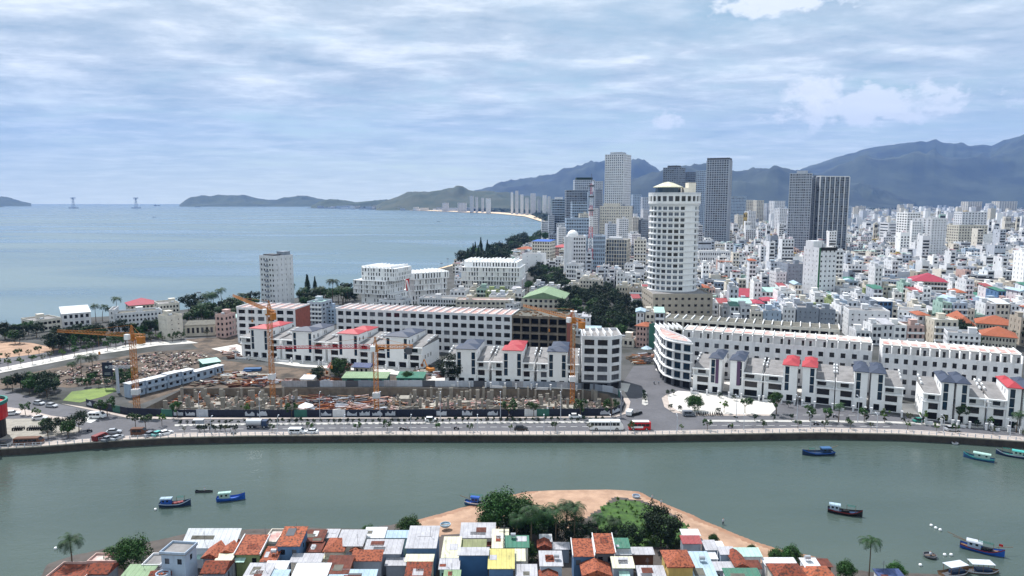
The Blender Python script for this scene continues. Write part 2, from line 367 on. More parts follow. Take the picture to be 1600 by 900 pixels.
sheet('ground', land, 'city_ground', 0, kerb=3, holes=(hole,), world=True, mats=['city_ground', 'seawall'])
# water
mb = MB(); mb.poly([(-15500, 300, 0), (15500, 300, 0), (15500, 15200, 0), (-15500, 15200, 0)]); struct(mb.build('sea', 'sea_water'))
rv = [(-2600, 299.9, 0), (-300, 299.9, 0), (-330, 239, 0), (-232, 192, 0)] + [(p.x, p.y + .4, 0) for p in wallw] + [(700, 207, 0), (700, -60, 0), (-2600, -60, 0)]
sheet('river', rv, 'river_water', 0, z=0, world=True)
sheet('pit_floor', [tuple(G(u, v, 2)) for u, v in PIT], 'pit_floor', -3.2, world=True)
mb = MB(); hp = [G(u, v, 2) for u, v in PIT]
for a, b in zip(hp, hp[1:] + hp[:1]):
    mb.poly([(a.x, a.y, -1.2), (b.x, b.y, -1.2), (b.x, b.y, 2), (a.x, a.y, 2)])
struct(mb.build('pit_retaining_wall', 'raw_concrete'))

# roads
sheet('road', [(-150, 575), (0, 609), (60, 622), (96, 632), (130, 639), (200, 654), (270, 656), (400, 655.5), (700, 655), (955, 653), (976, 648), (984, 632), (976, 612), (972, 600), (990, 572), (1028, 570), (1036, 592), (1060, 603), (1180, 620), (1300, 634), (1424, 652), (1600, 664), (1750, 672)] + S1[::-1], 'asphalt', .004)
def band(name, lo, hi, mat, kerb=.13, us=None, dz=None):
    us = us or sorted({u for u, _ in lo} | {u for u, _ in hi})
    pts = [(u, lerp(lo, u)) for u in us] + [(u, lerp(hi, u)) for u in us[::-1]]
    return sheet(name, pts, mat, dz if dz is not None else kerb, kerb=kerb, mats=[mat, 'kerb'])
band('promenade', WALL, S1, 'paving')
band('median', ML, [(u, v - 2.8) for u, v in ML], 'kerb')
band('median_strip', MR, [(u, v - 3.0) for u, v in MR], 'kerb')
sheet('pavement', [(96, 631), (130, 636), (200, 650), (270, 652.5), (400, 653), (600, 652.5), (800, 652), (955, 650), (972, 645), (977, 632), (968, 612), (974, 610), (985, 628), (981, 646), (960, 652.5), (700, 654.5), (400, 655), (270, 655.5), (200, 653.5), (130, 638.6)], 'paving', .13, kerb=.13, mats=['paving', 'kerb'])
sheet('parking_plaza', [(-80, 662), (12, 655), (78, 654), (100, 661), (128, 670), (118, 678), (60, 684), (-80, 690)], 'concrete', .13, kerb=.13, mats=['concrete', 'kerb'])
sheet('traffic_island', [(8, 636), (40, 640), (80, 650), (122, 655), (128, 659), (90, 657), (60, 652), (10, 646)], 'paving', .13, kerb=.13, mats=['paving', 'kerb'])
sheet('white_plaza', [(1043, 618), (1060, 611), (1110, 615), (1160, 621), (1207, 630), (1212, 640), (1204, 648), (1100, 647), (1060, 643), (1046, 633)], 'white_paving', .13, kerb=.13, mats=['white_paving', 'kerb'])
sheet('plaza_border', [(1034, 622), (1043, 616), (1043, 618), (1046, 633), (1060, 643), (1100, 647), (1204, 648), (1202, 650), (1095, 650), (1052, 645), (1038, 636)], 'paving', .10, kerb=.1, mats=['paving', 'kerb'])
sheet('villa_pavement', [(1024, 578), (1034, 584), (1050, 600), (1120, 610), (1200, 619), (1300, 630), (1424, 647), (1500, 655), (1600, 662), (1750, 672), (1750, 650), (1600, 640), (1400, 630), (1200, 600), (1060, 588), (1030, 566)], 'white_paving', .12, kerb=.12, mats=['white_paving', 'kerb'])
sheet('villa_forecourt', [(330, 545), (385, 560), (460, 572), (560, 579), (640, 588), (700, 602), (800, 605), (860, 607), (980, 613), (985, 600), (905, 590), (700, 588), (640, 572), (500, 560), (400, 548), (370, 538)], 'white_paving', .06)
sheet('street_island', [(1004, 614), (1010, 614), (1013, 632), (1008, 634), (1003, 632)], 'kerb', .15, kerb=.15)
sheet('rubble_lot', [(-60, 603), (0, 592), (100, 572), (240, 549), (310, 545), (345, 562), (300, 574), (215, 602), (165, 600), (110, 606), (60, 603), (0, 608)], 'dirt', .02)
sheet('building_yard', [(345, 562), (400, 570), (640, 590), (700, 602), (860, 606), (600, 605.5), (288, 606.4), (212, 634), (200, 628), (300, 574)], 'dirt', .015)
sheet('green_pond', [(98, 626), (112, 612), (150, 607), (178, 606), (182, 611), (160, 620), (125, 629)], 'pond', .05)
sheet('boulevard_road', [(-100, 590), (-100, 570), (0, 557), (130, 541), (210, 532), (300, 528), (330, 532), (230, 540), (117, 553), (0, 575)], 'asphalt', .02)
sheet('boulevard_pavement', [(-100, 592), (0, 575), (117, 553), (213, 537), (290, 532), (310, 536), (247, 540), (133, 557), (0, 583), (-100, 603)], 'white_paving', .14, kerb=.14)
sheet('beach', [(-80, 536), (0, 533), (50, 536), (95, 546), (60, 553), (0, 560), (-80, 566)], 'sand', .03)
sheet('market_yard', [(290, 530), (380, 525), (380, 545), (345, 560), (310, 545)], 'dirt', .03)
# bay beach, in its own gentle curve
sheet('bay_beach', [(500, 325.7), (560, 326.3), (620, 327.7), (700, 330.5), (780, 334), (820, 338), (846, 346), (855, 354), (849, 362), (832, 371), (803, 384), (768, 397), (735, 407), (705, 415.5), (660, 427), (703, 414), (733, 405.6), (766, 395.8), (801, 383), (831, 370), (856, 360), (868, 350), (862, 343), (830, 335.2), (780, 331.6), (700, 329), (620, 326.9)], 'far_sand', .05)
# lane paint
mb = MB()
def dash(u, v, L, wd=.15, rz=None):
    p = G(u, v, 2); mb.box(p.x - L / 2, p.x + L / 2, p.y - wd / 2, p.y + wd / 2, 2.006, 2.012)
for u in range(285, 960, 18): dash(u, lerp(ML, u) + 5.2, 2.2)
for u in range(1115, 1400, 18): dash(u, lerp(MR, u) + 5.0, 2.2); dash(u, lerp(MR, u) - 10 - (u - 1115) * .01, 2.2)
for k in range(9):
    p = G(130 + k * 2.1, 655 + k * .3, 2); mb.box(p.x - .25, p.x + .25, p.y - 2, p.y + 2, 2.006, 2.012)
struct(mb.build('road_markings', 'paint'))

# river wall with coping and railing
w = thing('river_wall', 'dark stained embankment wall with pale coping along the far bank', 'wall', (0, 0, 0))
mb = MB(); cp = MB(); sk = MB()
for a, b in zip(wallw, wallw[1:]):
    d = (b - a).normalized(); n = Vector((d.y, -d.x, 0))
    a1, b1 = a + n * .35, b + n * .35
    mb.poly([(a1.x, a1.y, -1), (b1.x, b1.y, -1), (b1.x, b1.y, 1.95), (a1.x, a1.y, 1.95)])
    a2, b2 = a + n * .5, b + n * .5; a0, b0 = a - n * .1, b - n * .1
    cp.prism([a2, b2, b0, a0], 1.95, 2.25)
mb.build('wall_face', 'seawall', w); cp.build('coping', 'concrete', w)
def fence(name, label, line, h=1.0, step=2.2, mat='light_grey', z=2.25, rails=(.45, 1.), r=.05, post=.09):
    t = thing(name, label, 'fence', (0, 0, 0)); P = [Vector(p) for p in line]
    rl = MB()
    for a, b in zip(P, P[1:]):
        for q in rails: rl.tube(a + Vector((0, 0, q * h)), b + Vector((0, 0, q * h)), r, n=4)
    rl.build('rail', mat, t)
    pm = MB()
    acc = 0; cnt = 0; proto = None
    for a, b in zip(P, P[1:]):
        L = (b - a).length; d = (b - a).normalized(); s = acc
        while s < L:
            p = a + d * s
            if 1 <= 1:
                pm.box(p.x - post, p.x + post, p.y - post, p.y + post, p.z, p.z + h * 1.06)
            s += step
        acc = s - L
    tag(pm.build('post', mat, t), kind='stuff')
    return t
fence('promenade_railing', 'pale concrete post railing along the top of the river wall', [(p.x, p.y + .15, 2.25) for p in wallw], mat='light_grey')

# ---- near bank: sand spit, grass and village ground as one height field
SHORE = [(-400, 1000), (60, 905), (72, 882), (120, 866), (190, 852), (240, 845), (290, 834), (400, 826), (480, 824), (560, 826), (610, 820), (655, 811), (690, 802), (735, 789), (790, 775), (850, 762), (900, 757), (950, 756), (985, 761), (1010, 773), (1040, 787), (1080, 803), (1110, 817), (1150, 834), (1190, 849), (1230, 861), (1290, 872), (1310, 886), (1360, 893), (1480, 897), (1600, 908), (1700, 960)]
shw = [G(u, v, 0) for u, v in SHORE]
SANDP = [(600, 850), (655, 800), (690, 790), (850, 740), (1000, 740), (1120, 800), (1260, 862), (1200, 884), (1120, 850), (1062, 828), (1058, 806), (1030, 795), (1005, 782), (960, 776), (930, 800), (880, 830), (700, 835)]
GRASSP = [(940, 790), (970, 781), (1005, 786), (1030, 797), (1062, 812), (1085, 836), (1075, 850), (960, 860), (930, 820)]
def seg_dist(x, y, P):
    best = 1e9
    for a, b in zip(P, P[1:]):
        dx, dy = b.x - a.x, b.y - a.y; t = ((x - a.x) * dx + (y - a.y) * dy) / (dx * dx + dy * dy); t = min(1, max(0, t))
        d = (x - a.x - dx * t) ** 2 + (y - a.y - dy * t) ** 2
        if d < best: best = d
    return math.sqrt(best)
polyw = [(p.x, p.y) for p in shw] + [(150, 60), (-150, 60)]
def bank_z(x, y):
    d = seg_dist(x, y, shw)
    if not inpoly(x, y, polyw): return max(-1.2, -.25 * d)
    return min(1.8, .11 * d) + .06 * noise.noise(Vector((x * .3, y * .3, 0)))
mb = MB(); x0, x1, y0, y1, st = -112, 128, 88, 172, 0.9
nx, ny = int((x1 - x0) / st), int((y1 - y0) / st)
grid = {}
for j in range(ny + 1):
    for i in range(nx + 1):
        x, y = x0 + i * st, y0 + j * st; z = bank_z(x, y)
        if z > -1: grid[i, j] = mb.vs([(x, y, z)])
for j in range(ny):
    for i in range(nx):
        ks = [(i, j), (i + 1, j), (i + 1, j + 1), (i, j + 1)]
        if all(k in grid for k in ks):
            f = tuple(grid[k] for k in ks); cx = x0 + (i + .5) * st; cy = y0 + (j + .5) * st
            zc = sum(mb.v[q][2] for q in f) / 4; u, v = PX((cx, cy, zc)); wob = 3 * noise.noise(Vector((cx * .15, cy * .15, 5)))
            m = 3 if inpoly(u + wob, v + wob, GRASSP) else (0 if inpoly(u, v, SANDP) else 2)
            if zc < .22 and m != 3: m = 1 if 640 < u < 1270 else 2
            mb.f.append(f); mb.m.append(m)
struct(mb.build('river_bank', ['sand', 'wet_sand', 'village_ground', 'grass'], smooth=True))
mb = MB(); mb.poly([(-300, -50, 1.5), (300, -50, 1.5), (300, 89, 1.5), (-300, 89, 1.5)]); struct(mb.build('village_ground', 'village_ground'))

# ---- mountains and islands: real relief, each ridge at its own distance
def mountain(name, ridge, dist, width, mat, seed, back=.6, nu=None, rows=26, rough=1., basez=0.):
    u0, u1 = ridge[0][0], ridge[-1][0]; nu = nu or int((u1 - u0) / 1.6) + 2
    mb = MB()
    nr = rows
    for i in range(nu + 1):
        u = u0 + (u1 - u0) * i / nu
        v = lerp(ridge, u)
        for j in range(nr + 1):
            t = j / nr * (1 + back)           # 0 foot .. 1 crest .. 1+back behind
            d = dist + width * (t - 1)
            crest = atd(u, v, dist).z
            px_ = (u - 800) / F * d / CA
            hgt = crest * (1 - (1 - min(t, 2 - t if t > 1 else t)) ** 1.5) if t <= 1 else crest * max(0, 1 - ((t - 1) / back) ** 1.3 )
            s = width / 1400
            n1 = noise.ridged_multi_fractal(Vector((px_ / (900 * s), d / (1100 * s), seed)), 1.0, 2.1, 5, 1.0, 2.0)
            n2 = noise.noise(Vector((px_ / (170 * s), d / (170 * s), seed + 3)))
            env = 4 * t * (1 - t) if t < 1 else 0
            z = hgt * (1 + rough * env * .62 * (n1 - 1.1)) + crest * .06 * n2 * env * rough + crest * .03 * noise.noise(Vector((px_ / (60 * s), 0, seed))) * (t > .8)
            mb.v.append((px_, d, max(z, -3) + basez))
    for i in range(nu):
        for j in range(nr):
            a = i * (nr + 1) + j; mb.f.append((a, a + nr + 1, a + nr + 2, a + 1)); mb.m.append(0)
    return struct(mb.build(name, mat, smooth=True))
M('hill_green', (66, 76, 52), .95, .4, .004, kind='mix', c2=(40, 54, 38)); M('hill_scrub', (70, 74, 54), .95, .4, .006, kind='mix', c2=(50, 62, 42))
M('mount_green', (56, 64, 50), .95, .4, .0022, kind='mix', c2=(24, 34, 28))
mountain('mountain_range', [(1180, 316), (1235, 272), (1243, 264), (1270, 254), (1300, 243), (1322, 238), (1345, 230), (1372, 227), (1400, 223), (1418, 221), (1430, 222), (1445, 218), (1462, 224), (1480, 227), (1500, 229), (1515, 226), (1530, 229), (1548, 221), (1565, 217), (1585, 211), (1600, 204), (1660, 180), (1750, 170), (1900, 200), (2000, 314)], 10800, 3600, 'mount_green', 2)
mountain('mountain_ridge', [(930, 314), (960, 290), (1000, 276), (1030, 268), (1060, 262), (1098, 262), (1120, 266), (1137, 268), (1155, 266), (1171, 263), (1190, 263), (1208, 260), (1222, 264), (1232, 268), (1260, 276), (1290, 283), (1330, 287), (1360, 298), (1400, 312), (1420, 316)], 8300, 1800, 'mount_green', 9)
mountain('distant_mountain', [(700, 314), (743, 297), (770, 291), (797, 286), (824, 281), (850, 277), (885, 268), (917, 261), (935, 261), (960, 259), (985, 256), (1000, 260), (1022, 268), (1060, 284), (1120, 300), (1170, 314)], 11500, 2200, 'mount_green', 14)
mountain('headland_hill', [(590, 322), (603, 315), (618, 310), (632, 304), (645, 300), (660, 299.5), (675, 299), (690, 297), (700, 294.5), (712, 294), (722, 295), (738, 298), (760, 299), (784, 302), (805, 305), (830, 308), (870, 312), (900, 320)], 6300, 900, 'hill_scrub', 4)
mountain('low_hill', [(490, 322), (505, 314), (520, 311), (545, 313), (560, 316), (580, 314), (600, 312), (640, 312), (680, 318)], 7400, 500, 'hill_green', 21)
mountain('headland', [(288, 320), (297, 313), (305, 308), (320, 306), (335, 307.5), (350, 305), (372, 305), (390, 306), (405, 309), (425, 313), (440, 312), (452, 309), (470, 306.5), (485, 306), (500, 310), (515, 313), (540, 316), (565, 318), (580, 320)], 9600, 800, 'hill_green', 7)
mountain('island', [(-60, 318), (-30, 312), (0, 309), (15, 307), (30, 310), (45, 315), (60, 317.5)], 9800, 500, 'hill_green', 31)
mountain('islet', [(-30, 324), (-10, 321), (8, 320), (20, 324)], 8200, 160, 'hill_green', 33, rows=10)
mountain('foot_hill', [(1280, 312), (1310, 296), (1325, 290), (1340, 288), (1360, 294), (1380, 301), (1400, 309), (1420, 315)], 7400, 700, 'mount_green', 41)

# ---- air
m = bpy.data.materials.new('air'); m.use_nodes = True; m.node_tree.nodes.clear(); t = NT(m.node_tree)
pv = t.n('ShaderNodeVolumePrincipled'); pv.inputs['Color'].default_value = (.24, .44, .95, 1); pv.inputs['Density'].default_value = 4.9e-5; pv.inputs['Anisotropy'].default_value = 0.0
ou = t.n('ShaderNodeOutputMaterial'); t.l(pv.outputs[0], ou.inputs['Volume']); MATS['air'] = m
mb = MB(); mb.box(-16000, 16000, -400, 16000, -4.5, 1750); hz = mb.build('haze', 'air'); hz['kind'] = 'stuff'
# ================================================================== BUILDINGS
WCACHE = {}
GM = {'c': 'curtain', 'g': 'glass', 'o': 'dark', 'b': 'blue_glass', 't': 'tower_glass', 'd': 'glass', 's': 'glass'}  # 'o': no glass, a near-black pane painted as the shade inside an open bay
def win_mesh(w, h, style):
    key = (round(w, 1), round(h, 1), style)
    if key in WCACHE: return WCACHE[key]
    w, h = key[0], key[1]; mb = MB()
    gl = GM[style]
    mb.poly([(0, .06, 0), (w, .06, 0), (w, .06, h), (0, .06, h)], 0)
    if style in 'gbtc':
        f = .05 if w > .9 else .035; d0, d1 = -.02, .05
        mb.box(0, w, d0, d1, 0, f, 1); mb.box(0, w, d0, d1, h - f, h, 1); mb.box(0, f, d0, d1, f, h - f, 1); mb.box(w - f, w, d0, d1, f, h - f, 1)
        n = max(1, round(w / 1.6))
        for k in range(1, n): mb.box(w * k / n - .035, w * k / n + .035, d0, d1, f, h - f, 1)
        if h > 1.9 and style != 'b': mb.box(f, w - f, d0, d1, h * .62, h * .62 + .07, 1)
    if style == 's':
        mb.box(-.05, w + .05, -.25, .05, h * .96, h + .08, 1)
    me = bpy.data.meshes.new('window'); me.from_pydata(mb.v, [], mb.f)
    me.materials.append(MATS[gl]); me.materials.append(MATS['frame_white' if style == 't' else 'frame_dark'])
    me.polygons.foreach_set('material_index', mb.m); me.update(); WCACHE[key] = me
    return me
OCC = []     # footprints already taken (world quads)
class Bd:
    def __init__(s, name, label, cat, P, rz, group=None, mats=None):
        s.root = thing(name, label, cat, P, rz, group); s.P = Vector(P); s.rz = rz; s.rw = random.Random(int(abs(P[0] * 7 + P[1]))); s.mb = MB(); s.wins = []
        s.mats = mats or ['white']; s.cs, s.sn = math.cos(rz), math.sin(rz); s.mir = None
    def w(s, x, y, z=0): return Vector((s.P.x + x * s.cs - y * s.sn, s.P.y + x * s.sn + y * s.cs, s.P.z + z))
    def toward(s, x, y, nx, ny):
        p = s.w(x, y); wn = Vector((nx * s.cs - ny * s.sn, nx * s.sn + ny * s.cs)); c = Vector((-p.x, -p.y)); c.normalize()
        return wn.dot(c)
    def facade(s, O, a, Wd, z0, z1, holes, dep=.3, m=0):
        """vertical face from O along angle a, outward normal to the right-hand side (-y turned by a)"""
        ux, uy = math.cos(a), math.sin(a); nx, ny = math.sin(a), -math.cos(a); mb = s.mb
        vis = s.toward(O[0], O[1], nx, ny) > -.15
        if not vis: holes = []
        rd = lambda q: round(q, 3)
        xs = sorted({0.0, rd(Wd)} | {rd(h[0]) for h in holes} | {rd(h[1]) for h in holes}); zs = sorted({rd(z0), rd(z1)} | {rd(h[2]) for h in holes} | {rd(h[3]) for h in holes})
        xi = {x: i for i, x in enumerate(xs)}; zi = {z: i for i, z in enumerate(zs)}
        cut = set()
        for h in holes:
            for i in range(xi[rd(h[0])], xi[rd(h[1])]):
                for j in range(zi[rd(h[2])], zi[rd(h[3])]): cut.add((i, j))
        pt = lambda x, z, d=0: (O[0] + ux * x - nx * d, O[1] + uy * x - ny * d, z)
        for j in range(len(zs) - 1):
            i = 0
            while i < len(xs) - 1:
                if (i, j) in cut: i += 1; continue
                k = i
                while k < len(xs) - 1 and (k, j) not in cut: k += 1
                mb.poly([pt(xs[i], zs[j]), pt(xs[k], zs[j]), pt(xs[k], zs[j + 1]), pt(xs[i], zs[j + 1])], m); i = k
        for h in holes:
            st = h[4] if len(h) > 4 else 'g'; dd = h[5] if len(h) > 5 else dep
            a0, a1, b0, b1 = h[:4]
            mb.poly([pt(a0, b0), pt(a1, b0), pt(a1, b0, dd), pt(a0, b0, dd)], m); mb.poly([pt(a0, b1, dd), pt(a1, b1, dd), pt(a1, b1), pt(a0, b1)], m)
            mb.poly([pt(a0, b0), pt(a0, b0, dd), pt(a0, b1, dd), pt(a0, b1)], m); mb.poly([pt(a1, b0, dd), pt(a1, b0), pt(a1, b1), pt(a1, b1, dd)], m)
            if st != 'n':
                q = pt(a0, b0, dd); s.wins.append((q, a, a1 - a0, b1 - b0, 'c' if st in 'gdt' and s.rw.random() < .16 else ('g' if st == 't' and s.rw.random() < .25 else st)))
            else: mb.poly([pt(a0, b0, dd), pt(a1, b0, dd), pt(a1, b1, dd), pt(a0, b1, dd)], m)
    def block(s, x0, x1, y0, y1, z0, z1, Fr=(), L=(), Rt=(), m=0, tm=None, dep=.3, top=True, back=True):
        if s.mir is not None:
            x0, x1 = s.mir - x1, s.mir - x0; wd = x1 - x0
            Fr = [(wd - h[1], wd - h[0], *h[2:]) for h in Fr]
            dp = y1 - y0; L, Rt = [(dp - h[1], dp - h[0], *h[2:]) for h in Rt], [(dp - h[1], dp - h[0], *h[2:]) for h in L]
        s.facade((x0, y0), 0, x1 - x0, z0, z1, Fr, dep, m)
        s.facade((x0, y1), -math.pi / 2, y1 - y0, z0, z1, L, dep, m)
        s.facade((x1, y0), math.pi / 2, y1 - y0, z0, z1, Rt, dep, m)
        if back: s.mb.poly([(x1, y1, z0), (x0, y1, z0), (x0, y1, z1), (x1, y1, z1)], m)
        if top: s.mb.poly([(x0, y0, z1), (x1, y0, z1), (x1, y1, z1), (x0, y1, z1)], m if tm is None else tm)
    def box(s, x0, x1, y0, y1, z0, z1, m=0, mt=None, mb=None):
        if s.mir is not None: x0, x1 = s.mir - x1, s.mir - x0
        (mb or s.mb).box(x0, x1, y0, y1, z0, z1, m, mt)
    def part(s, name, mat, fn):
        mb = MB(); fn(mb); return mb.build(name, mat, s.root)
    def hip(s, x0, x1, y0, y1, z, rise, mat, name='roof', over=.6, gable=False, axis=None):
        if s.mir is not None: x0, x1 = s.mir - x1, s.mir - x0
        x0 -= over; x1 += over; y0 -= over; y1 += over; mb = MB(); w, d = x1 - x0, y1 - y0; th = .18
        if axis is None: axis = 'x' if w > d else 'y'
        cx, cy = (x0 + x1) / 2, (y0 + y1) / 2; k = 0 if gable else min(w, d) / 2
        a, b = ((x0 + k, cy), (x1 - k, cy)) if axis == 'x' else ((cx, y0 + k), (cx, y1 - k))
        mb.box(x0, x1, y0, y1, z, z + th)
        A_, B_ = (*a, z + th + rise), (*b, z + th + rise); z += th
        c = [(x0, y0, z), (x1, y0, z), (x1, y1, z), (x0, y1, z)]
        if axis == 'x':
            mb.poly([c[0], c[1], B_, A_]); mb.poly([c[2], c[3], A_, B_]); mb.poly([c[3], c[0], A_]); mb.poly([c[1], c[2], B_])
        else:
            mb.poly([c[3], c[0], A_, B_]); mb.poly([c[1], c[2], B_, A_]); mb.poly([c[0], c[1], A_]); mb.poly([c[2], c[3], B_])
        return mb.build(name, mat, s.root)
    def flat_roof(s, x0, x1, y0, y1, z, mat='roof_grey', par=.9, th=.22):
        """parapet ring rising from z (top of the storeys) with the deck inside"""
        if s.mir is not None: x0, x1 = s.mir - x1, s.mir - x0
        mb = MB(); e = .003
        mb.box(x0 + th, x1 - th, y0 + th, y1 - th, z + e, z + .06)
        o = mb.build('roof', mat, s.root); mb = MB()
        for b in ((x0 - e, x1 + e, y0 - e, y0 + th), (x0 - e, x1 + e, y1 - th, y1 + e), (x0 - e, x0 + th, y0 + th, y1 - th), (x1 - th, x1 + e, y0 + th, y1 - th)):
            mb.box(*b, z + e, z + par)
        mb.build('parapet', s.mats[0], s.root); return o
    def finish(s, maxn=100, minpx=1.3, name='wall'):
        s.mb.build(name, s.mats, s.root)
        sc = S(s.P)
        s.wins.sort(key=lambda w: -(w[2] * w[3]) + .001 * w[0][1])
        if min(1.6, sc * 1.5) < minpx: maxn = 0
        for q, a, w, h, st in s.wins[:maxn]:
            o = bpy.data.objects.new('window', win_mesh(w, h, st)); C.objects.link(o); o.parent = s.root; o.location = q; o.rotation_euler = (0, 0, a)
            mm = WCACHE[(round(w, 1), round(h, 1), st)]; o.scale = (w / max(.1, round(w, 1)), 1, h / max(.1, round(h, 1)))
        rest = s.wins[maxn:]
        if rest:
            mb = MB(); ms = sorted({GM[r[4]] for r in rest})
            for q, a, w, h, st in rest:
                ux, uy = math.cos(a), math.sin(a)
                mi = ms.index(GM[st])
                mb.poly([q, (q[0] + ux * w, q[1] + uy * w, q[2]), (q[0] + ux * w, q[1] + uy * w, q[2] + h), (q[0], q[1], q[2] + h)], mi)
            tag(mb.build('window', ms, s.root), kind='stuff')
        return s.root
    def occ(s, x0, x1, y0, y1, pad=1.5):
        OCC.append([tuple(s.w(*p))[:2] for p in ((x0 - pad, y0 - pad), (x1 + pad, y0 - pad), (x1 + pad, y1 + pad), (x0 - pad, y1 + pad))])

def grid_holes(Wd, z0, fh, floors, bays, ww=.55, wh=.5, sill=.28, style='g', dep=None, margin=0., skip=None):
    out = []; bw = (Wd - 2 * margin) / bays
    for f in range(floors):
        for b in range(bays):
            if skip and skip(f, b): continue
            x = margin + bw * b + bw * (1 - ww) / 2; z = z0 + fh * f + fh * sill
            h = (x, x + bw * ww, z, z + fh * wh, style)
            out.append(h if dep is None else (*h, dep))
    return out
def frame_from(a, b):
    d = b - a; return a, math.atan2(d.y, d.x), math.hypot(d.x, d.y)

def tank(mb, x, y, z, r=.6, L=1.6, m=0):
    mb.tube((x - L / 2, y, z + r + .5), (x + L / 2, y, z + r + .5), r, n=10, m=m)
    mb.box(x - L / 2 + .2, x - L / 2 + .35, y - r, y + r, z, z + .6, m); mb.box(x + L / 2 - .35, x + L / 2 - .2, y - r, y + r, z, z + .6, m)

def building(name, label, cat, A_, B_, h, d, floors=4, bays=5, sb=3, wall='white', style='g', ww=.55, wh=.5, sill=.28, roof='flat', rm='roof_grey', group=None,
             dep=.3, base=0, clutter=2, seed=None, rz=None, W=None, balcony=False, bands=False, margin=.4, ground='o', top=None, sww=None, side_style=None, par=.9, rise=2.2, accent=None, left=True, maxn=100):
    rr = random.Random(seed if seed is not None else hash((round(A_.x, 1), round(A_.y, 1), name)) & 0xffff)
    rr = random.Random(int(abs(A_.x * 13 + A_.y * 7)) + (seed or 0))
    if rz is None: A_, rz, W = frame_from(A_, B_)
    b = Bd(name, label, cat, (A_.x, A_.y, 2.0 + base), rz, group, [wall] + ([accent] if accent else []))
    hs = h - (par if roof == 'flat' else 0); fh = hs / floors; sww = sww or ww
    Fr = grid_holes(W, 0, fh, floors, bays, ww, wh, sill, style, margin=margin)
    L = grid_holes(d, 0, fh, floors, sb, sww, wh, sill, side_style or style, margin=margin) if (sb and left) else []
    Rr = grid_holes(d, 0, fh, floors, sb, sww, wh, sill, side_style or style, margin=margin) if sb else []
    b.block(0, W, 0, d, 0, hs, Fr, L, Rr, dep=dep)
    b.occ(0, W, 0, d)
    if bands:
        mb = MB()
        for f in range(1, floors + 1):
            z = f * fh; mb.box(-.35, W + .35, -.35, d + .35, z - .22, z - .02)
        b_ = mb.build('floor_band', 'white_clean' if wall != 'white_clean' else 'white', b.root)
    if balcony:
        mb = MB()
        for f in range(1, floors):
            z = f * fh; mb.box(.2, W - .2, -1.3, -.02, z - .12, z + .02); mb.box(.2, W - .2, -1.3, -1.22, z + .02, z + .95); mb.box(.2, .3, -1.22, -.02, z + .02, z + .95); mb.box(W - .3, W - .2, -1.22, -.02, z + .02, z + .95)
        mb.build('balcony', 'white_clean', b.root)
    if roof == 'flat':
        b.flat_roof(0, W, 0, d, hs, rm, par)
        if clutter and W > 4:
            sx = rr.uniform(.3, max(.4, W - 4)); sy = rr.uniform(d * .3, max(d * .31, d - 4.5)); sw = min(3.2, W * .5)
            mb = MB(); mb.box(sx, sx + sw, sy, sy + 3.2, hs + .06, hs + 2.7); mb.box(sx - .2, sx + sw + .2, sy - .2, sy + 3.4, hs + 2.7, hs + 2.85); mb.build('stair_hut', wall, b.root)
            if clutter > 1:
                tx, ty = rr.uniform(1.2, max(1.3, W - 1.5)), rr.uniform(1.2, max(1.3, d * .28))
                mb = MB(); tank(mb, tx, ty, hs + .06); mb.build('water_tank', 'silver', b.root)
    elif roof in ('hip', 'gable'):
        b.hip(0, W, 0, d, h, rise, rm, gable=roof == 'gable')
    elif roof == 'shed':
        mb = MB(); z = h
        mb.v += [(-.3, -.4, z), (W + .3, -.4, z), (W + .3, d + .3, z + rise), (-.3, d + .3, z + rise), (-.3, -.4, z + .12), (W + .3, -.4, z + .12), (W + .3, d + .3, z + rise + .12), (-.3, d + .3, z + rise + .12)]
        for f in ((4, 5, 6, 7), (0, 1, 5, 4), (1, 2, 6, 5), (2, 3, 7, 6), (3, 0, 4, 7), (3, 2, 1, 0)): mb.f.append(f); mb.m.append(0)
        mb.build('roof', rm, b.root)
    if top: top(b, W, d, hs)
    b.W, b.d, b.h, b.hs = W, d, h, hs
    b.finish(maxn)
    return b

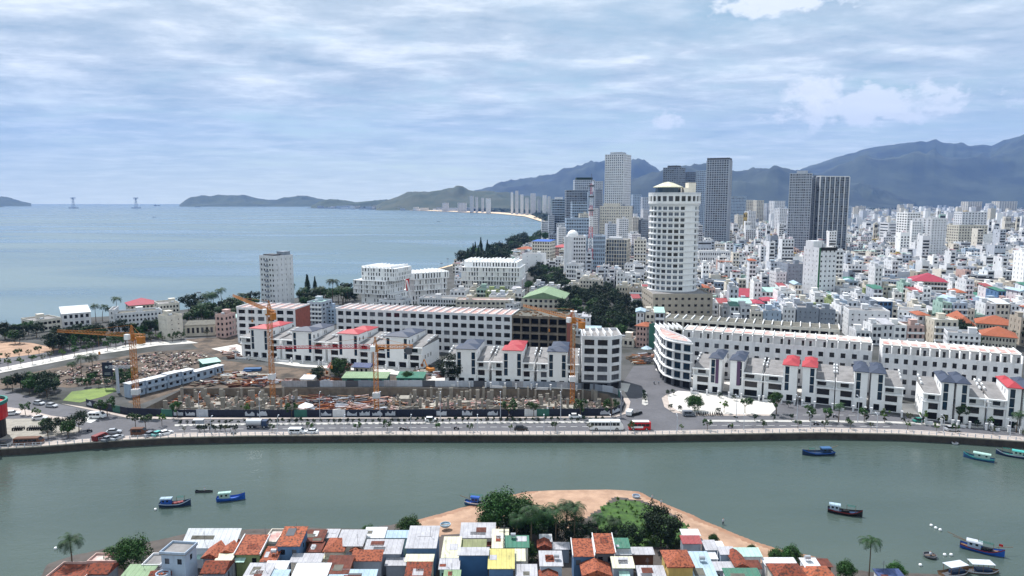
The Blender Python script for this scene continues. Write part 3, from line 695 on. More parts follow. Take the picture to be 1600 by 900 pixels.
# ---------------------------------------------------------------- villas
def villa(label, Ap, rz, wl, wt, wr, roofm, group, dep=18, zt=13.8, zw=9.3, seed=0, accent=None, ground='white', sz=1.):
    W = wl + wt + wr
    b = Bd('villa', label, 'villa', (Ap.x, Ap.y, 2.1), rz, group, ['white_clean', 'light_grey', accent or 'white'])
    fh = 3.1
    def wing(x0, w, side):
        wx0, wx1 = (.5, w - 1.0) if side == 'L' else (1.0, w - .5)
        if side == 'L': wx0, wx1 = 1.6, w - .5
        else: wx0, wx1 = .5, w - 1.6
        Fr = [(wx0, wx1, .1, 2.6, 'o', .8), (wx0, wx1, 3.6, 5.8, 'd', .4), (.35, w - .35, 6.5, 8.9, 'n', 1.6)]
        sd = [(3 + k * 3.2, 4.2 + k * 3.2, 3.7 + f * 3, 5.5 + f * 3, 'g') for k in range(3) for f in range(1)]
        b.block(x0, x0 + w, .0, dep, 0, zw, Fr, sd if side == 'L' else [], sd if side == 'R' else [])
        q = b.mb; 
        b.wins.append(((x0 + wx0, 1.53, 6.7), 0, (wx1 - wx0) * .72, 2.0, 'd'))
        # balcony slab, eaves slab and the low terrace roof behind it
        b.box(x0 - (.35 if side == 'L' else 0), x0 + w + (.35 if side == 'R' else 0), -.7, -.01, 6.1, 6.4); b.box(x0 - (.35 if side == 'L' else 0), x0 + w + (.35 if side == 'R' else 0), -.7, -.01, zw - .35, zw + .12)
        mb = MB(); z = zw + .01; xa, xb = x0 + .15, x0 + w - .15
        mb.v += [(xa, .2, z), (xb, .2, z), (xb, dep - .2, z), (xa, dep - .2, z), (xa, .2, z + .25), (xb, .2, z + .25), (xb, dep - .2, z + 2.2), (xa, dep - .2, z + 2.2)]
        for f in ((4, 5, 6, 7), (0, 1, 5, 4), (1, 2, 6, 5), (2, 3, 7, 6), (3, 0, 4, 7)): mb.f.append(f); mb.m.append(0)
        mb.build('terrace_roof', 'roof_grey', b.root)
        # pergola beams along the outer edge
        mb = MB(); xo = x0 + .3 if side == 'L' else x0 + w - .3
        for k in range(3):
            y0 = 7 + k * 3.6; mb.box(xo - .2, xo + .2, y0, y0 + 2.4, z + 1.3 + k * .4, z + 2.0 + k * .4)
        mb.build('roof_skylight', 'frame_white', b.root)
    if wl: wing(0, wl, 'L')
    if wr: wing(wl + wt, wr, 'R')
    strips = []
    if wl and wr: cols = [(.5, 2.0), (wt - 2.0, wt - .5)]
    elif wl: cols = [(.6, 2.0)]
    else: cols = [(wt - 2.0, wt - .6)]
    for c0, c1 in cols:
        for k in range(3): strips.append((c0, c1, 4.0 + k * 3.05, 4.0 + k * 3.05 + 2.9, 'b'))
    if wl and wr: strips += [(1.0, wt / 2 - .8, .1, 2.6, 'o', .8), (wt / 2 + .8, wt - 1., .1, 2.6, 'o', .8)]
    else: strips += [(wt * .28, wt * .72, .1, 2.5, 'o', .8)]
    side = [(1.2 + k * 3.4, 2.3 + k * 3.4, .9 + f * 3.2, 2.6 + f * 3.2, 'g') for k in range(2) for f in range(4)]
    b.block(wl, wl + wt, -.7, 8.2, 0, zt, strips, [h for h in side if wl == 0 or h[2] > zw] if True else [], [h for h in side if wr == 0 or h[2] > zw])
    b.block(wl + wt * .12, wl + wt * .95, 9.6, dep - .01, zw + .3, zt - .4, [], [], [(1.0, 1.8, 10.6, 12.4, 'g'), (2.4, 3.2, 10.6, 12.4, 'g')])
    b.hip(wl, wl + wt, -.7, 8.2, zt, 1.35, roofm, over=.45, axis='x' if wt > 7 else 'y')
    b.hip(wl + wt * .12, wl + wt * .95, 9.6, dep, zt - .4, 1.35, roofm, over=.4, axis='x')
    if accent:
        b.box(wl + wt * .50, wl + wt * .76, -.86, -.702, 3.9, 13.2, 2)
    for x in ([.4, W - .4] + ([W * .36, W * .62] if W > 15 else [wl or wt])):
        mb = MB(); mb.box(x - .28, x + .28, -5.3, -4.75, 0, 2.0); mb.box(x - .36, x + .36, -5.4, -4.66, 2.0, 2.2); mb.build('gate_post', 'white', b.root)
    mb = MB()
    for q in ((.7, W * .3, -5.15, -4.95), (.2, .4, -4.7, -.8), (W - .4, W - .2, -4.7, -.8)):
        mb = MB(); mb.box(*q, 0, .9); mb.build('garden_wall', 'white', b.root)
    b.occ(0, W, -6, dep)
    b.finish(); b.W = W
    return b
ROW_A = [(418, 561), (478, 568), (563, 577), (648, 585)]
def along(a, b, t): return a + (b - a) * t
# left-hand row of paired villas
Wa = (G(383, 553), G(662, 573))
def row_pairs(a, b, specs, group, **kw):
    a_, rz, L = frame_from(a, b); d = (b - a).normalized(); n = len(specs)
    for (t0, t1, roofm, lab, acc) in specs:
        p = a + d * (L * t0); w = L * (t1 - t0) - 1.2
        villa(lab, p, rz, w * .27, w * .46, w * .27, roofm, group, accent=acc, **kw)
VG1 = 'paired white villas behind the building site'
row_pairs(G(378, 557), G(664, 577), [(0.0, .235, 'roof_red', 'white paired villa with red hip roofs beside the curved forecourt, nearest the brick-ended block', None),
    (.235, .49, 'roof_slate', 'white paired villa with slate roofs between the two red-roofed ones by the yard', None),
    (.49, .735, 'roof_red', 'white paired villa with two pinkish red roofs behind the dark round tree', None),
    (.735, 1., 'roof_slate', 'white paired villa with slate roofs at the end beside the yellow digger', None)], VG1, dep=20)
row_pairs(G(695, 598.5), G(908, 606), [(0, .35, 'roof_slate', 'slate-roofed paired villa behind the big dark yard tree', None),
    (.35, .68, 'roof_red', 'red-roofed paired villa with a glazed turquoise entrance, between slate-roofed villas', None),
    (.68, 1.0, 'roof_slate', 'slate-roofed paired villa behind the tower crane mast, beside the corner block', None)], VG1, dep=20, zt=14.2)
# right-hand rows of semi-detached villas: wing + stair tower, mirrored in pairs
VG2 = 'white villas along the river boulevard'
def row_singles(a, b, specs, **kw):
    a_, rz, L = frame_from(a, b); d = (b - a).normalized()
    for (t0, t1, side, roofm, lab, acc) in specs:
        p = a + d * (L * t0); w = L * (t1 - t0)
        if side == 'L': villa(lab, p, rz, w * .58, w * .42, 0, roofm, VG2, accent=acc, **kw)
        else: villa(lab, p, rz, 0, w * .42, w * .58, roofm, VG2, accent=acc, **kw)
row_singles(G(1082, 610), G(1398, 645), [
    (.0, .155, 'L', 'roof_slate', 'dark-fronted villa with purple stair panel and roof garden next to the curved block', 'purple'),
    (.20, .365, 'R', 'roof_slate', 'villa with purple stair panel and brown balcony screen behind the plaza trees', 'purple'),
    (.375, .54, 'L', 'roof_red', 'villa with bright red roof on its right-side stair tower, left of the red-roofed pair', None),
    (.565, .72, 'R', 'roof_red', 'villa with bright red roof on its left-side stair tower, right of the red-roofed pair', None),
    (.725, .87, 'L', 'roof_slate', 'villa with slate-roofed tower between the red-roofed villa and the end villa', None),
    (.885, 1.03, 'R', 'roof_slate', 'slate-roofed villa at the end of its row beside the brick-paved gap', None)], dep=17, zt=13.4, zw=9.)
row_singles(G(1440, 655), G(1640, 676), [
    (.0, .24, 'L', 'roof_slate', 'slate-roofed villa just past the brick-paved gap in the boulevard row', None),
    (.26, .50, 'R', 'roof_slate', 'slate-roofed villa behind the leafy kerb tree, next to the gap-side villa', None),
    (.52, .76, 'L', 'roof_red', 'villa with red tower roof at the far end beyond the kerb palms', None),
    (.78, 1.02, 'R', 'roof_slate', 'villa cut by the photo edge with slate tower roof', None)], dep=16, zt=13.4, zw=9.)

# ---------------------------------------------------------------- long terraces
def roof_bays(b, W, d, hs, n, mats=('roof_pink', 'frame_white')):
    mb = MB(); bw = W / n
    for k in range(n + 1): mb.box(k * bw - .15, k * bw + .15, 0, d, hs + .07, hs + .85)
    mb.build('party_wall', 'white_clean', b.root)
def long_block(label, a, b_, h, d, floors, bays, **kw): return building('terrace_block', label, 'terrace', a, b_, h, d, floors, bays, **kw)
# block right behind the left villas: four-storey open bays, white part and bare concrete part
TA, TB = G(527, 542), G(885, 560)
t0 = TA + (TB - TA) * .775
tb = long_block('long white five storey block with rows of dark window openings and a pink roof', TA, t0, 19.6, 17, 5, 21, sb=4, style='d', ww=.68, wh=.56, sill=.26, dep=.5, rm='roof_pink', par=.5, clutter=0, margin=.2,
    top=lambda b, W, d, hs: roof_bays(b, W, d, hs, 21))
def bare(b, W, d, hs):
    mb = MB()
    r_ = random.Random(5)
    for k in range(34):
        x, y = r_.uniform(.5, W - 3), r_.uniform(.5, d - 2); mb.rbox((x + 1, y), r_.uniform(0, 3), r_.uniform(.8, 3), r_.uniform(.1, .5), hs + .07, hs + r_.uniform(.2, .7))
    tag(mb.build('timber_pile', 'wood', b.root), kind='stuff')
long_block('unfinished bare concrete end of the long block with brick side wall', t0 + (TB - TA).normalized() * .05, TB, 19.4, 17, 5, 6, sb=0, wall='raw_concrete', style='o', ww=.86, wh=.74, sill=.06, dep=2.6, rm='roof_dirty', par=.4, clutter=0, margin=.05, top=bare)
p1, p2 = G(885, 560), G(896, 548)
mb = MB(); dd = (TB - TA).normalized(); nn = Vector((-dd.y, dd.x, 0)); q0 = TB + dd * .06
mb.prism([q0, q0 + dd * .3, q0 + dd * .3 + nn * 17, q0 + nn * 17], 2, 21.2); tag(mb.build('brick_gable_wall', 'brick_red'), 'tall red brick gable wall closing the unfinished concrete block', 'wall')
long_block('five storey white block with pink roof and red brick end wall by the forecourt', G(372, 535.5), G(463, 538.5), 18.6, 17, 5, 6, sb=0, style='d', ww=.68, wh=.56, sill=.26, dep=.5, rm='roof_pink', par=.5, clutter=0, margin=.2,
    top=lambda b, W, d, hs: (roof_bays(b, W, d, hs, 6), b.part('brick_side', 'brick_red', lambda m: m.box(W + .02, W + .3, .3, d - .3, 0, hs - .1))))
# corner block with chamfered side and black plinth
def poly_block(name, label, cat, pts, floors, z0, h, wall, group=None, ww=.62, wh=.62, sill=.2, style='d', bayw=4.4, dep=.4, plinth=0, par=1.0, rm='roof_grey', bands=False, sides=None, maxn=100):
    o = Vector(pts[0]); b = Bd(name, label, cat, (o.x, o.y, z0), 0, group, [wall, 'dark_grey'])
    L = [Vector((p[0] - o.x, p[1] - o.y, 0)) for p in pts]; n = len(L); hs = h - par; fh = (hs - plinth) / floors
    for k in range(n):
        a, c = L[k], L[(k + 1) % n]; d = c - a; ang = math.atan2(d.y, d.x); w = d.length; nb = max(1, round(w / bayw))
        hol = grid_holes(w, plinth, fh, floors, nb, ww, wh, sill, style, margin=.3) if (sides is None or k in sides) else []
        if w < 1.5: hol = []
        if plinth:
            b.facade((a.x, a.y), ang, w, 0, plinth, grid_holes(w, 0, plinth, 1, nb, .7, .8, .05, 'o') if w > 2 else [], .5, 1)
        b.facade((a.x, a.y), ang, w, plinth, hs, hol, dep, 0)
    b.mb.poly([(p.x, p.y, hs) for p in L], 0)
    mb = MB(); mb.prism([(p.x * .995, p.y * .995) for p in L], hs + .003, hs + .06); mb.build('roof', rm, b.root)
    mb = MB()
    for k in range(n):
        a, c = L[k], L[(k + 1) % n]; d = (c - a).normalized(); nn = Vector((-d.y, d.x, 0)) * .25
        mb.prism([a, c, c + nn, a + nn], hs + .01, h)
    mb.build('parapet', wall, b.root)
    if bands:
        mb = MB()
        for f in range(floors + 1):
            z = plinth + f * fh
            for k in range(n):
                a, c = L[k], L[(k + 1) % n]; d = (c - a).normalized(); nn = Vector((d.y, -d.x, 0)) * .5
                mb.prism([a + nn, c + nn, c, a], z - .18, z + .12)
        mb.build('floor_band', 'white_clean', b.root)
    OCC.append([(o.x + p.x, o.y + p.y) for p in L]); b.hs = hs; b.h = h; b.L = L
    return b
c0, c1, c2 = G(908.5, 609), G(952, 610.5), G(970, 607)
cb = poly_block('corner_block', 'six storey white corner block with dark openings and a black ground floor', 'building', [c0, c1, c2, c2 + Vector((.3, 15, 0)), c0 + Vector((1.2, 16, 0))], 5, 2, 21.4, 'white', plinth=3.2, wh=.66, ww=.74, bayw=5.0, rm='roof_grey')
mb = MB(); [mb.box(1.5 + k * 2.6, 1.8 + k * 2.6, 3, 13, cb.hs + .1, cb.hs + 1.7) for k in range(5)]; mb.build('roof_beam', 'white_clean', cb.root); cb.finish()

# curved end block of the right-hand terrace
u = [(1029, 583), (1031, 590), (1038, 598), (1050, 602.5), (1064, 605.5), (1079, 608)]
P = [G(*q) for q in u]; bk = [P[-1] + Vector((0, 11, 0)), P[0] + Vector((1, 14, 0))]
rb = poly_block('curved_block', 'white corner block with curved balcony front and glazed ground floor', 'building', P + bk, 4, 2, 18.8, 'white', plinth=3.2, style='b', ww=.84, wh=.72, sill=.12, bayw=5.2, bands=True, rm='roof_pink', par=.9)
mb = MB(); [mb.box(1 + k * 1.9, 1.25 + k * 1.9, 4, 15, rb.hs + .1, rb.hs + 1.3) for k in range(6)]; mb.build('roof_beam', 'white_clean', rb.root); rb.finish()
# long front terrace with penthouse terraces
def pent(n, red=True):
    def f(b, W, d, hs):
        bw = W / n
        # recessed top storey
        mb = MB()
        for k in range(n + 1): mb.box(k * bw - .14, k * bw + .14, .02, d - .1, hs + .95, hs + 3.4)
        mb.build('party_wall', 'white_clean', b.root)
        q = MB(); q.box(.2, W - .2, 3.6, d - .3, hs + .06, hs + 3.3); q.build('top_storey', 'white', b.root)
        q = MB(); q.box(-.1, W + .1, 2.6, d, hs + 3.41, hs + 3.6); q.build('roof', 'roof_white', b.root)
        q = MB(); rr = random.Random(n)
        for k in range(n):
            q.box(k * bw + .5, (k + 1) * bw - .5, 4.2, d - 4 - rr.random() * 3, hs + 3.6, hs + 3.66)
            if rr.random() < .6: q.box(k * bw + .8, k * bw + bw * .5, d - 3, d - 1.2, hs + 3.6, hs + 3.72)
        q.build('roof_tiling', 'roof_pink', b.root)
        q = MB()
        for k in range(n + 1): q.box(k * bw - .13, k * bw + .13, 2.7, d, hs + 3.61, hs + 4.0)
        q.build('roof_kerb', 'frame_white', b.root)
        for k in range(n):
            o = bpy.data.objects.new('door', win_mesh(.9, 2.2, 'd')); C.objects.link(o); o.parent = b.root; o.location = (k * bw + bw * (.7 if k % 2 else .4), 3.52, hs + .2)
    return f
RA, RB = G(1082, 603), G(1399, 635)
ft = long_block('long white front terrace with small paired windows and recessed roof terraces', RA + Vector((0, 18, 0)), RB + Vector((0, 18, 0)), 16.2, 14, 4, 18, sb=2, style='g', ww=.44, wh=.5, sill=.28, clutter=0, rm='white_paving', par=.9, top=pent(18), margin=.1, sww=.2)
# rear terrace, only its open top storey shows
long_block('rear unfinished terrace with square black openings under a flat slab roof', RA + Vector((-1, 46, 0)), RA + Vector((-1, 46, 0)) + (RB - RA) * 1.02, 19.4, 12, 5, 19, sb=2, wall='off_white', style='o', ww=.8, wh=.62, sill=.14, dep=2.2, clutter=0, rm='roof_dirty', par=.35, margin=.1,
    top=lambda b, W, d, hs: roof_bays(b, W, d, hs, 19))
SA_, SB_ = G(1414, 638), G(1650, 663)
long_block('second long white terrace with pink roof bays and open top storey beyond the gap', SA_ + Vector((0, 17, 0)), SB_ + Vector((0, 17, 0)), 16.2, 15, 4, 14, sb=4, style='g', ww=.44, wh=.5, sill=.28, clutter=0, rm='white_paving', par=.9, top=pent(14), margin=.1)
_O = 'first second third fourth fifth sixth seventh eighth ninth tenth eleventh twelfth thirteenth fourteenth fifteenth sixteenth seventeenth eighteenth nineteenth'.split()
def ordw_(n): return _O[n]
# ================================================================== NAMED BUILDINGS OF THE CITY (front edge measured at its foot, then height)
def bt(label, uA, vA, uB, vB, vtop, d, floors, bays, sb=3, name='apartment_building', cat='building', **kw):
    a, b = G(uA, vA), G(uB, vB); h = ztop(a, vtop) - 2
    return building(name, label, cat, a, b, h, d, floors, bays, sb, **kw)
def roofbox(*bs):
    def f(b, W, d, hs):
        for (nm, mt, x0, x1, y0, y1, z1) in bs:
            b.part(nm, mt, lambda m: m.box(x0 * W, x1 * W, y0 * d, y1 * d, hs + .08, hs + z1))
    return f
def ribs(n, mat='white_clean', w=.5, out=.4, horiz=0, floors=0, side=True):
    def f(b, W, d, hs):
        mb = MB()
        for k in range(n + 1):
            x = W * k / n; mb.box(x - w / 2, x + w / 2, -out, -.005, 0, hs + .5)
        if side:
            m_ = max(2, round(d / (W / n)))
            for k in range(m_ + 1):
                y = d * k / m_; mb.box(-out, -.005, y - w / 2, y + w / 2, 0, hs); mb.box(W + .005, W + out, y - w / 2, y + w / 2, 0, hs)
        mb.build('facade_rib', mat, b.root)
        if floors:
            mb = MB()
            for k in range(1, floors + 1):
                z = hs * k / floors; mb.box(-out * .8, W + out * .8, -out * .8, -.006, z - horiz, z)
                mb.box(W + .006, W + out * .8, 0, d, z - horiz, z); mb.box(-out * .8, -.006, 0, d, z - horiz, z)
            mb.build('floor_band', mat, b.root)
    return f
def both(*fs): return lambda b, W, d, hs: [f(b, W, d, hs) for f in fs]
# --- sea front, left
bt('slim white twelve storey tower standing alone against the sea', 409, 488, 432, 491, 398.5, 15, 11, 5, 4, name='tower', cat='tower', wall='white', style='g', ww=.5, wh=.42, side_style='g', sww=.12, rm='roof_dirty',
   top=both(roofbox(('roof_plant', 'dark_grey', .15, .8, .1, .5, 1.6), ('roof_plant', 'grey', .55, .95, .5, .9, 3.2)), lambda b, W, d, hs: b.part('balcony', 'grey', lambda m: [m.box(W * .4, W * .6, -.7, -.01, f * hs / 11 + .3, f * hs / 11 + 1.3) for f in range(11)])), clutter=0)
bt('long white four storey hotel with dark windows at the shore end of the boulevard', 182, 520, 255, 513, 490, 13, 4, 12, 3, name='hotel', cat='hotel', wall='white', ww=.5, wh=.5, roof='flat', rm='roof_dirty')
bt('white stair block with blank wall at the hotel end', 172.5, 521, 181, 520.5, 484, 14, 5, 1, 3, wall='white', ww=.3)
bt('white hotel wing with stepped arched roof near the shore palms', 250, 504, 282, 501, 475, 16, 4, 6, 2, wall='off_white')
bt('hotel wing with faded red pitched roof behind the long shore hotel', 204, 498, 248, 494, 478, 16, 3, 7, 2, wall='cream', roof='hip', rm='roof_maroon', rise=3.4)
bt('low white hall with pale flat roof on the point by the sea', 98, 512, 143, 508, 491, 22, 2, 5, 3, wall='white', roof='shed', rm='zinc_white', rise=1.5, name='hall', cat='hall')
bt('open white shore pavilion with terrace left of the pale-roofed hall', 54, 520, 97, 514, 501, 16, 2, 6, 2, wall='off_white', ww=.75, style='o', name='pavilion', cat='pavilion')
bt('narrow grey stained block standing in front of the shore hotel', 264, 533, 287, 529, 494, 9, 5, 2, 3, wall='off_white', ww=.2, wh=.2, rm='roof_dirty')
bt('pinkish four storey house with flat roof by the market yard', 338, 527, 352, 528, 491, 9, 4, 2, 3, wall='pink_wall')
bt('low yellowish shed row behind the market yard', 290, 526, 336, 524, 509, 10, 1, 6, 2, wall='cream', roof='shed', rm='roof_dirty', rise=1, name='shed', cat='shed', par=.2)
bt('cream low shop house beside the pinkish one', 353, 523, 366, 524, 497, 9, 3, 2, 3, wall='off_white', roof='shed', rm='zinc_mint', rise=.8)
bt('greenish grey five storey house row behind the brick-ended block', 481, 507, 504, 508, 471, 13, 5, 4, 3, wall='light_grey', balcony=True, rm='zinc_mint')
bt('white and glass house with blue mint roof left of the long terrace', 506, 505, 524, 506, 481, 11, 4, 3, 3, wall='bluish', style='g')
# --- three modern white resort buildings with scattered slit windows
def slits(b, x0, x1, y0, y1, z0, z1, fl, bw=2.1, seed=1, ww=.42):
    rr = random.Random(seed); fh = (z1 - z0) / fl
    def hs_(W):
        out = []; n = int(W / bw)
        for f in range(fl):
            for k in range(n):
                if rr.random() < .8:
                    x = (k + .5) * W / n + rr.uniform(-.25, .25); w = bw * ww * rr.choice((.8, 1, 1.2)); out.append((max(.1, x - w / 2), min(W - .1, x + w / 2), z0 + f * fh + fh * .12, z0 + f * fh + fh * .84, 'd'))
        return out
    b.block(x0, x1, y0, y1, z0, z1, hs_(x1 - x0), hs_(y1 - y0), hs_(y1 - y0))
def resort(label, a, b_, h, d, spec, seed, top=None):
    A_, rz, Wd = frame_from(a, b_); b = Bd('resort_building', label, 'building', (A_.x, A_.y, 2), rz, 'white slit-windowed resort buildings', ['white_clean'])
    for (x0, x1, y0, y1, z0, z1, fl) in spec: slits(b, x0 * Wd, x1 * Wd, y0 * d, y1 * d, z0 * h, z1 * h, fl, seed=seed); seed += 3
    b.occ(0, Wd, 0, d)
    mb = MB(); x0, x1, y0, y1 = spec[-1][0] * Wd, spec[-1][1] * Wd, spec[-1][2] * d, spec[-1][3] * d
    for k in range(int(Wd / 3)): x = x0 + k * (x1 - x0) / int(Wd / 3); mb.box(x, x + .3, y0, y1, h + .01, h + 1.1 + .3 * math.sin(k))
    mb.build('roof_pergola', 'white_clean', b.root)
    if top: top(b, Wd, d, h)
    # balcony frames on the bulging middle band
    s_ = spec[1]; mb = MB(); X0, X1 = s_[0] * Wd, s_[1] * Wd; Y = s_[2] * d
    n = int((X1 - X0) / 3.4)
    for k in range(n + 1): x = X0 + (X1 - X0) * k / n; mb.box(x - .12, x + .12, Y - 1.4, Y - .01, s_[4] * h, s_[5] * h)
    for f in range(s_[6] + 1): z = s_[4] * h + (s_[5] - s_[4]) * h * f / s_[6]; mb.box(X0, X1, Y - 1.5, Y - .02, z - .15, z + .15)
    mb.build('balcony_frame', 'white_clean', b.root)
    b.finish(); return b
resort('white angular resort building with scattered slit windows nearest the slim sea tower', G(555, 486), G(616, 490), ztop(G(555, 486), 418) - 2, 24, [(.12, .95, .1, .9, 0, .42, 4), (.0, .8, 0, 1, .42, .72, 3), (.15, 1, .08, 1, .72, 1, 3)], 3)
resort('big white resort building with curved balcony corner left of the beach trees', G(722, 467), G(812, 469), ztop(G(722, 467), 409) - 2, 34, [(.05, .93, .05, 1, 0, .5, 4), (.0, 1, 0, .9, .5, .86, 3), (.03, .95, .06, .9, .86, 1, 1)], 17)
b = resort('low white resort building with a bright red end panel and slanted frame', G(636, 480), G(704, 474), ztop(G(636, 480), 428) - 2, 18, [(.12, .98, .3, 1, 0, .45, 3), (.2, .95, .2, 1, .45, .8, 2), (.0, 1, .1, 1, .8, 1, 1)], 29,
    top=lambda b, W, d, h: (b.part('red_panel', 'red_paint', lambda m: m.box(.2, 2.2, .4, 1.6, h * .45, h * .99)), b.part('slanted_frame', 'white_clean', lambda m: m.tube((4, -.5, 0), (0, -.5, h * .8), .7, n=4))))
bt('white two storey annex with dark window strip in front of the resort', 655, 487, 722, 489, 465, 14, 3, 16, 3, wall='white', style='d', ww=.6, wh=.62)
bt('cream school block with open corridors in front of the big resort building', 712, 492, 796, 493, 468, 12, 3, 12, 3, wall='cream', ww=.6, wh=.5, roof='flat', rm='roof_pink')
bt('white flat house beside the cream school', 779, 492, 803, 494, 473, 10, 3, 4, 3, wall='white')
bt('white low block with rooftop arches behind the long terrace', 592, 492, 629, 494, 468, 13, 3, 5, 3, wall='white', ww=.4)
bt('market hall with big pale green gable roof behind the long terrace', 817, 490, 881, 492, 466, 30, 3, 8, 4, name='hall', cat='hall', wall='cream', roof='gable', rm='zinc_pale_green', rise=4)
bt('pale green pitched hall roof behind the green-roofed market hall', 830, 476, 872, 477, 460, 20, 2, 5, 3, name='hall', cat='hall', wall='off_white', roof='hip', rm='zinc_pale_green', rise=5)
# --- round tower on its podium
pA, pB = G(1019, 513), G(1112, 513)
b = building('podium', 'beige hotel podium block with scattered square windows under the round tower', 'building', pA, pB, ztop(pA, 459) - 2, 34, 5, 9, 6, wall='beige', style='d', ww=.42, wh=.36, rm='roof_grey', clutter=0, ground='o')
def round_tower():
    c = G(1054, 505); c = Vector((c.x, 395 + 24, 2)); rad = 37.5 / S(Vector((c.x, c.y, 60)))
    hz = lambda v: ztop(Vector((c.x, c.y - rad, 0)), v) - 2
    b = Bd('round_tower', 'tall white round hotel tower with yellow pyramid cap above a beige podium', 'tower', (c.x, c.y, 2.0), 0, None, ['white_clean', 'light_grey'])
    n = 26; z0, z1 = hz(456), hz(321); fl = 15; fh = (z1 - z0) / fl
    for k in range(n):
        a0 = 2 * math.pi * k / n - math.pi / 2; a1 = a0 + 2 * math.pi / n
        p0 = (rad * math.cos(a0), rad * math.sin(a0)); p1 = (rad * math.cos(a1), rad * math.sin(a1)); w = math.dist(p0, p1); ang = math.atan2(p1[1] - p0[1], p1[0] - p0[0])
        plain = k in (1, 2)
        hol = [] if plain else [(w * .14, w * .86, z0 + f * fh + fh * .22, z0 + f * fh + fh * .80, 't') for f in range(fl)]
        b.facade(p0, ang, w, z0, z1, hol, .5)
        arch = [(w * .16, w * .84, z1 + 2.6, z1 + 5.6, 'd')] if not plain else []
        r2 = rad + .9; q0 = (r2 * math.cos(a0), r2 * math.sin(a0)); q1 = (r2 * math.cos(a1), r2 * math.sin(a1)); w2 = math.dist(q0, q1)
        b.facade(q0, ang, w2, z1 + 1.0, z1 + 6.4, [(w2 * .16, w2 * .84, z1 + 2.4, z1 + 5.4, 'd')], .8)
        b.mb.poly([(*p0, z1), (*p1, z1), (*q1, z1 + 1), (*q0, z1 + 1)])
        b.mb.poly([(0, 0, z1 + 6.4), (*q0, z1 + 6.4), (*q1, z1 + 6.4)])
    b.part('floor_band', 'white', lambda m: [m.lathe((0, 0), [(rad - .05, z0 + f * fh - .14), (rad + .45, z0 + f * fh - .14), (rad + .45, z0 + f * fh + .14), (rad - .05, z0 + f * fh + .14)], 52) for f in range(fl + 1)])
    b.part('core', 'light_grey', lambda m: m.lathe((0, 0), [(rad * .78, 0), (rad * .78, z0 + .1)], 26))
    for k in range(13):
        a = 2 * math.pi * k / 13; b.part('column', 'white', lambda m: m.tube((math.cos(a) * (rad - 1), math.sin(a) * (rad - 1), 0), (math.cos(a) * (rad - 1), math.sin(a) * (rad - 1), z0), .7, n=8))
    b.part('slab', 'white', lambda m: m.lathe((0, 0), [(0, z0 - .6), (rad + .3, z0 - .6), (rad + .3, z0), (0, z0)], 40))
    zc = z1 + 6.4; dx = -rad * .28
    b.part('glass_drum', 'blue_glass', lambda m: m.lathe((dx, 0), [(rad * .52, zc), (rad * .52, zc + 4.2)], 14))
    b.part('roof', 'zinc_cream', lambda m: m.lathe((dx, 0), [(rad * .62, zc + 4.1), (rad * .62, zc + 4.5), (rad * .2, zc + 7.0), (0.01, zc + 7.6)], 8))
    b.part('lift_house', 'off_white', lambda m: (m.box(rad * .32, rad * .8, -4, 4, zc, zc + 4.0), m.box(rad * .5, rad * .8, -4.2, 4, zc + 4.01, zc + 7)))
    b.part('roof_railing', 'white', lambda m: m.lathe((0, 0), [(rad + .9, zc), (rad + .9, zc + 1.1), (rad + .75, zc + 1.1), (rad + .75, zc)], 40))
    b.occ(-rad, rad, -rad, rad); b.finish(); return b
RT = round_tower()
# --- high towers
tw = lambda *a, **k: bt(*a, name='tower', cat='tower', **{**dict(clutter=0, style='t', wall='white', ww=.6, wh=.55, par=.5), **k})
tw('tallest white slab tower with close rows of windows on its own podium', 943, 388, 972, 389, 241.5, 34, 40, 9, 9, ww=.5, top=roofbox(('roof_plant', 'light_grey', .2, .8, .2, .8, 4)))
tw('broad white hotel block standing in front of the tallest slab tower', 936, 397, 983, 398, 322, 30, 17, 13, 6, ww=.45, wh=.4, wall='off_white', top=roofbox(('roof_plant', 'off_white', .1, .6, .2, .8, 4)))
tw('tall grey glass tower with thin white ribs, right of the round tower', 1100, 392, 1134, 393, 250, 30, 40, 9, 8, ww=.76, wh=.72, wall='light_grey', top=both(ribs(9, 'light_grey', .5, .7, .25, 40), roofbox(('roof_plant', 'dark_grey', 0, 1, 0, 1, 3.2))))
tw('brownish grey tower with flat dark top behind the round tower', 1033, 376, 1057, 377, 262, 26, 38, 7, 6, wall='grey', ww=.72, top=roofbox(('roof_plant', 'dark_grey', .2, .8, .2, .8, 4)))
tw('wide grey glass tower between the brownish tower and the ribbed one', 1058, 374, 1084, 375, 269, 26, 36, 10, 6, wall='grey', ww=.78)
tw('slim blue grey tower tucked against the ribbed tower', 1084, 376, 1098, 377, 267, 26, 36, 5, 6, wall='bluish', ww=.7)
tw('pale twin tower with grid of balconies and a blank right wall', 1228, 404, 1262, 405, 271, 34, 34, 11, 6, ww=.74, wh=.66, wall='light_grey', sww=.1, top=both(ribs(8, 'light_grey', .5, .7, .35, 34, side=False), roofbox(('roof_plant', 'light_grey', .3, .8, .2, .8, 4))))
tw('dark blue glass twin tower with white corner columns beside the pale twin', 1275, 403, 1320, 402, 276, 32, 34, 12, 6, ww=.84, wh=.78, wall='grey', style='t', top=both(ribs(6, 'white', 1.1, .6, side=True), roofbox(('roof_plant', 'white', 0, 1, 0, 1, 1.5))))
bt('narrow grey link slab between the two twin towers', 1264, 402, 1275, 402.5, 274, 20, 34, 2, 2, name='tower', cat='tower', wall='grey', style='t', clutter=0)
tw('blue glass office tower right of the ribbed tower', 1136, 358, 1164, 358, 306.5, 40, 22, 12, 5, wall='bluish', ww=.8, wh=.5)
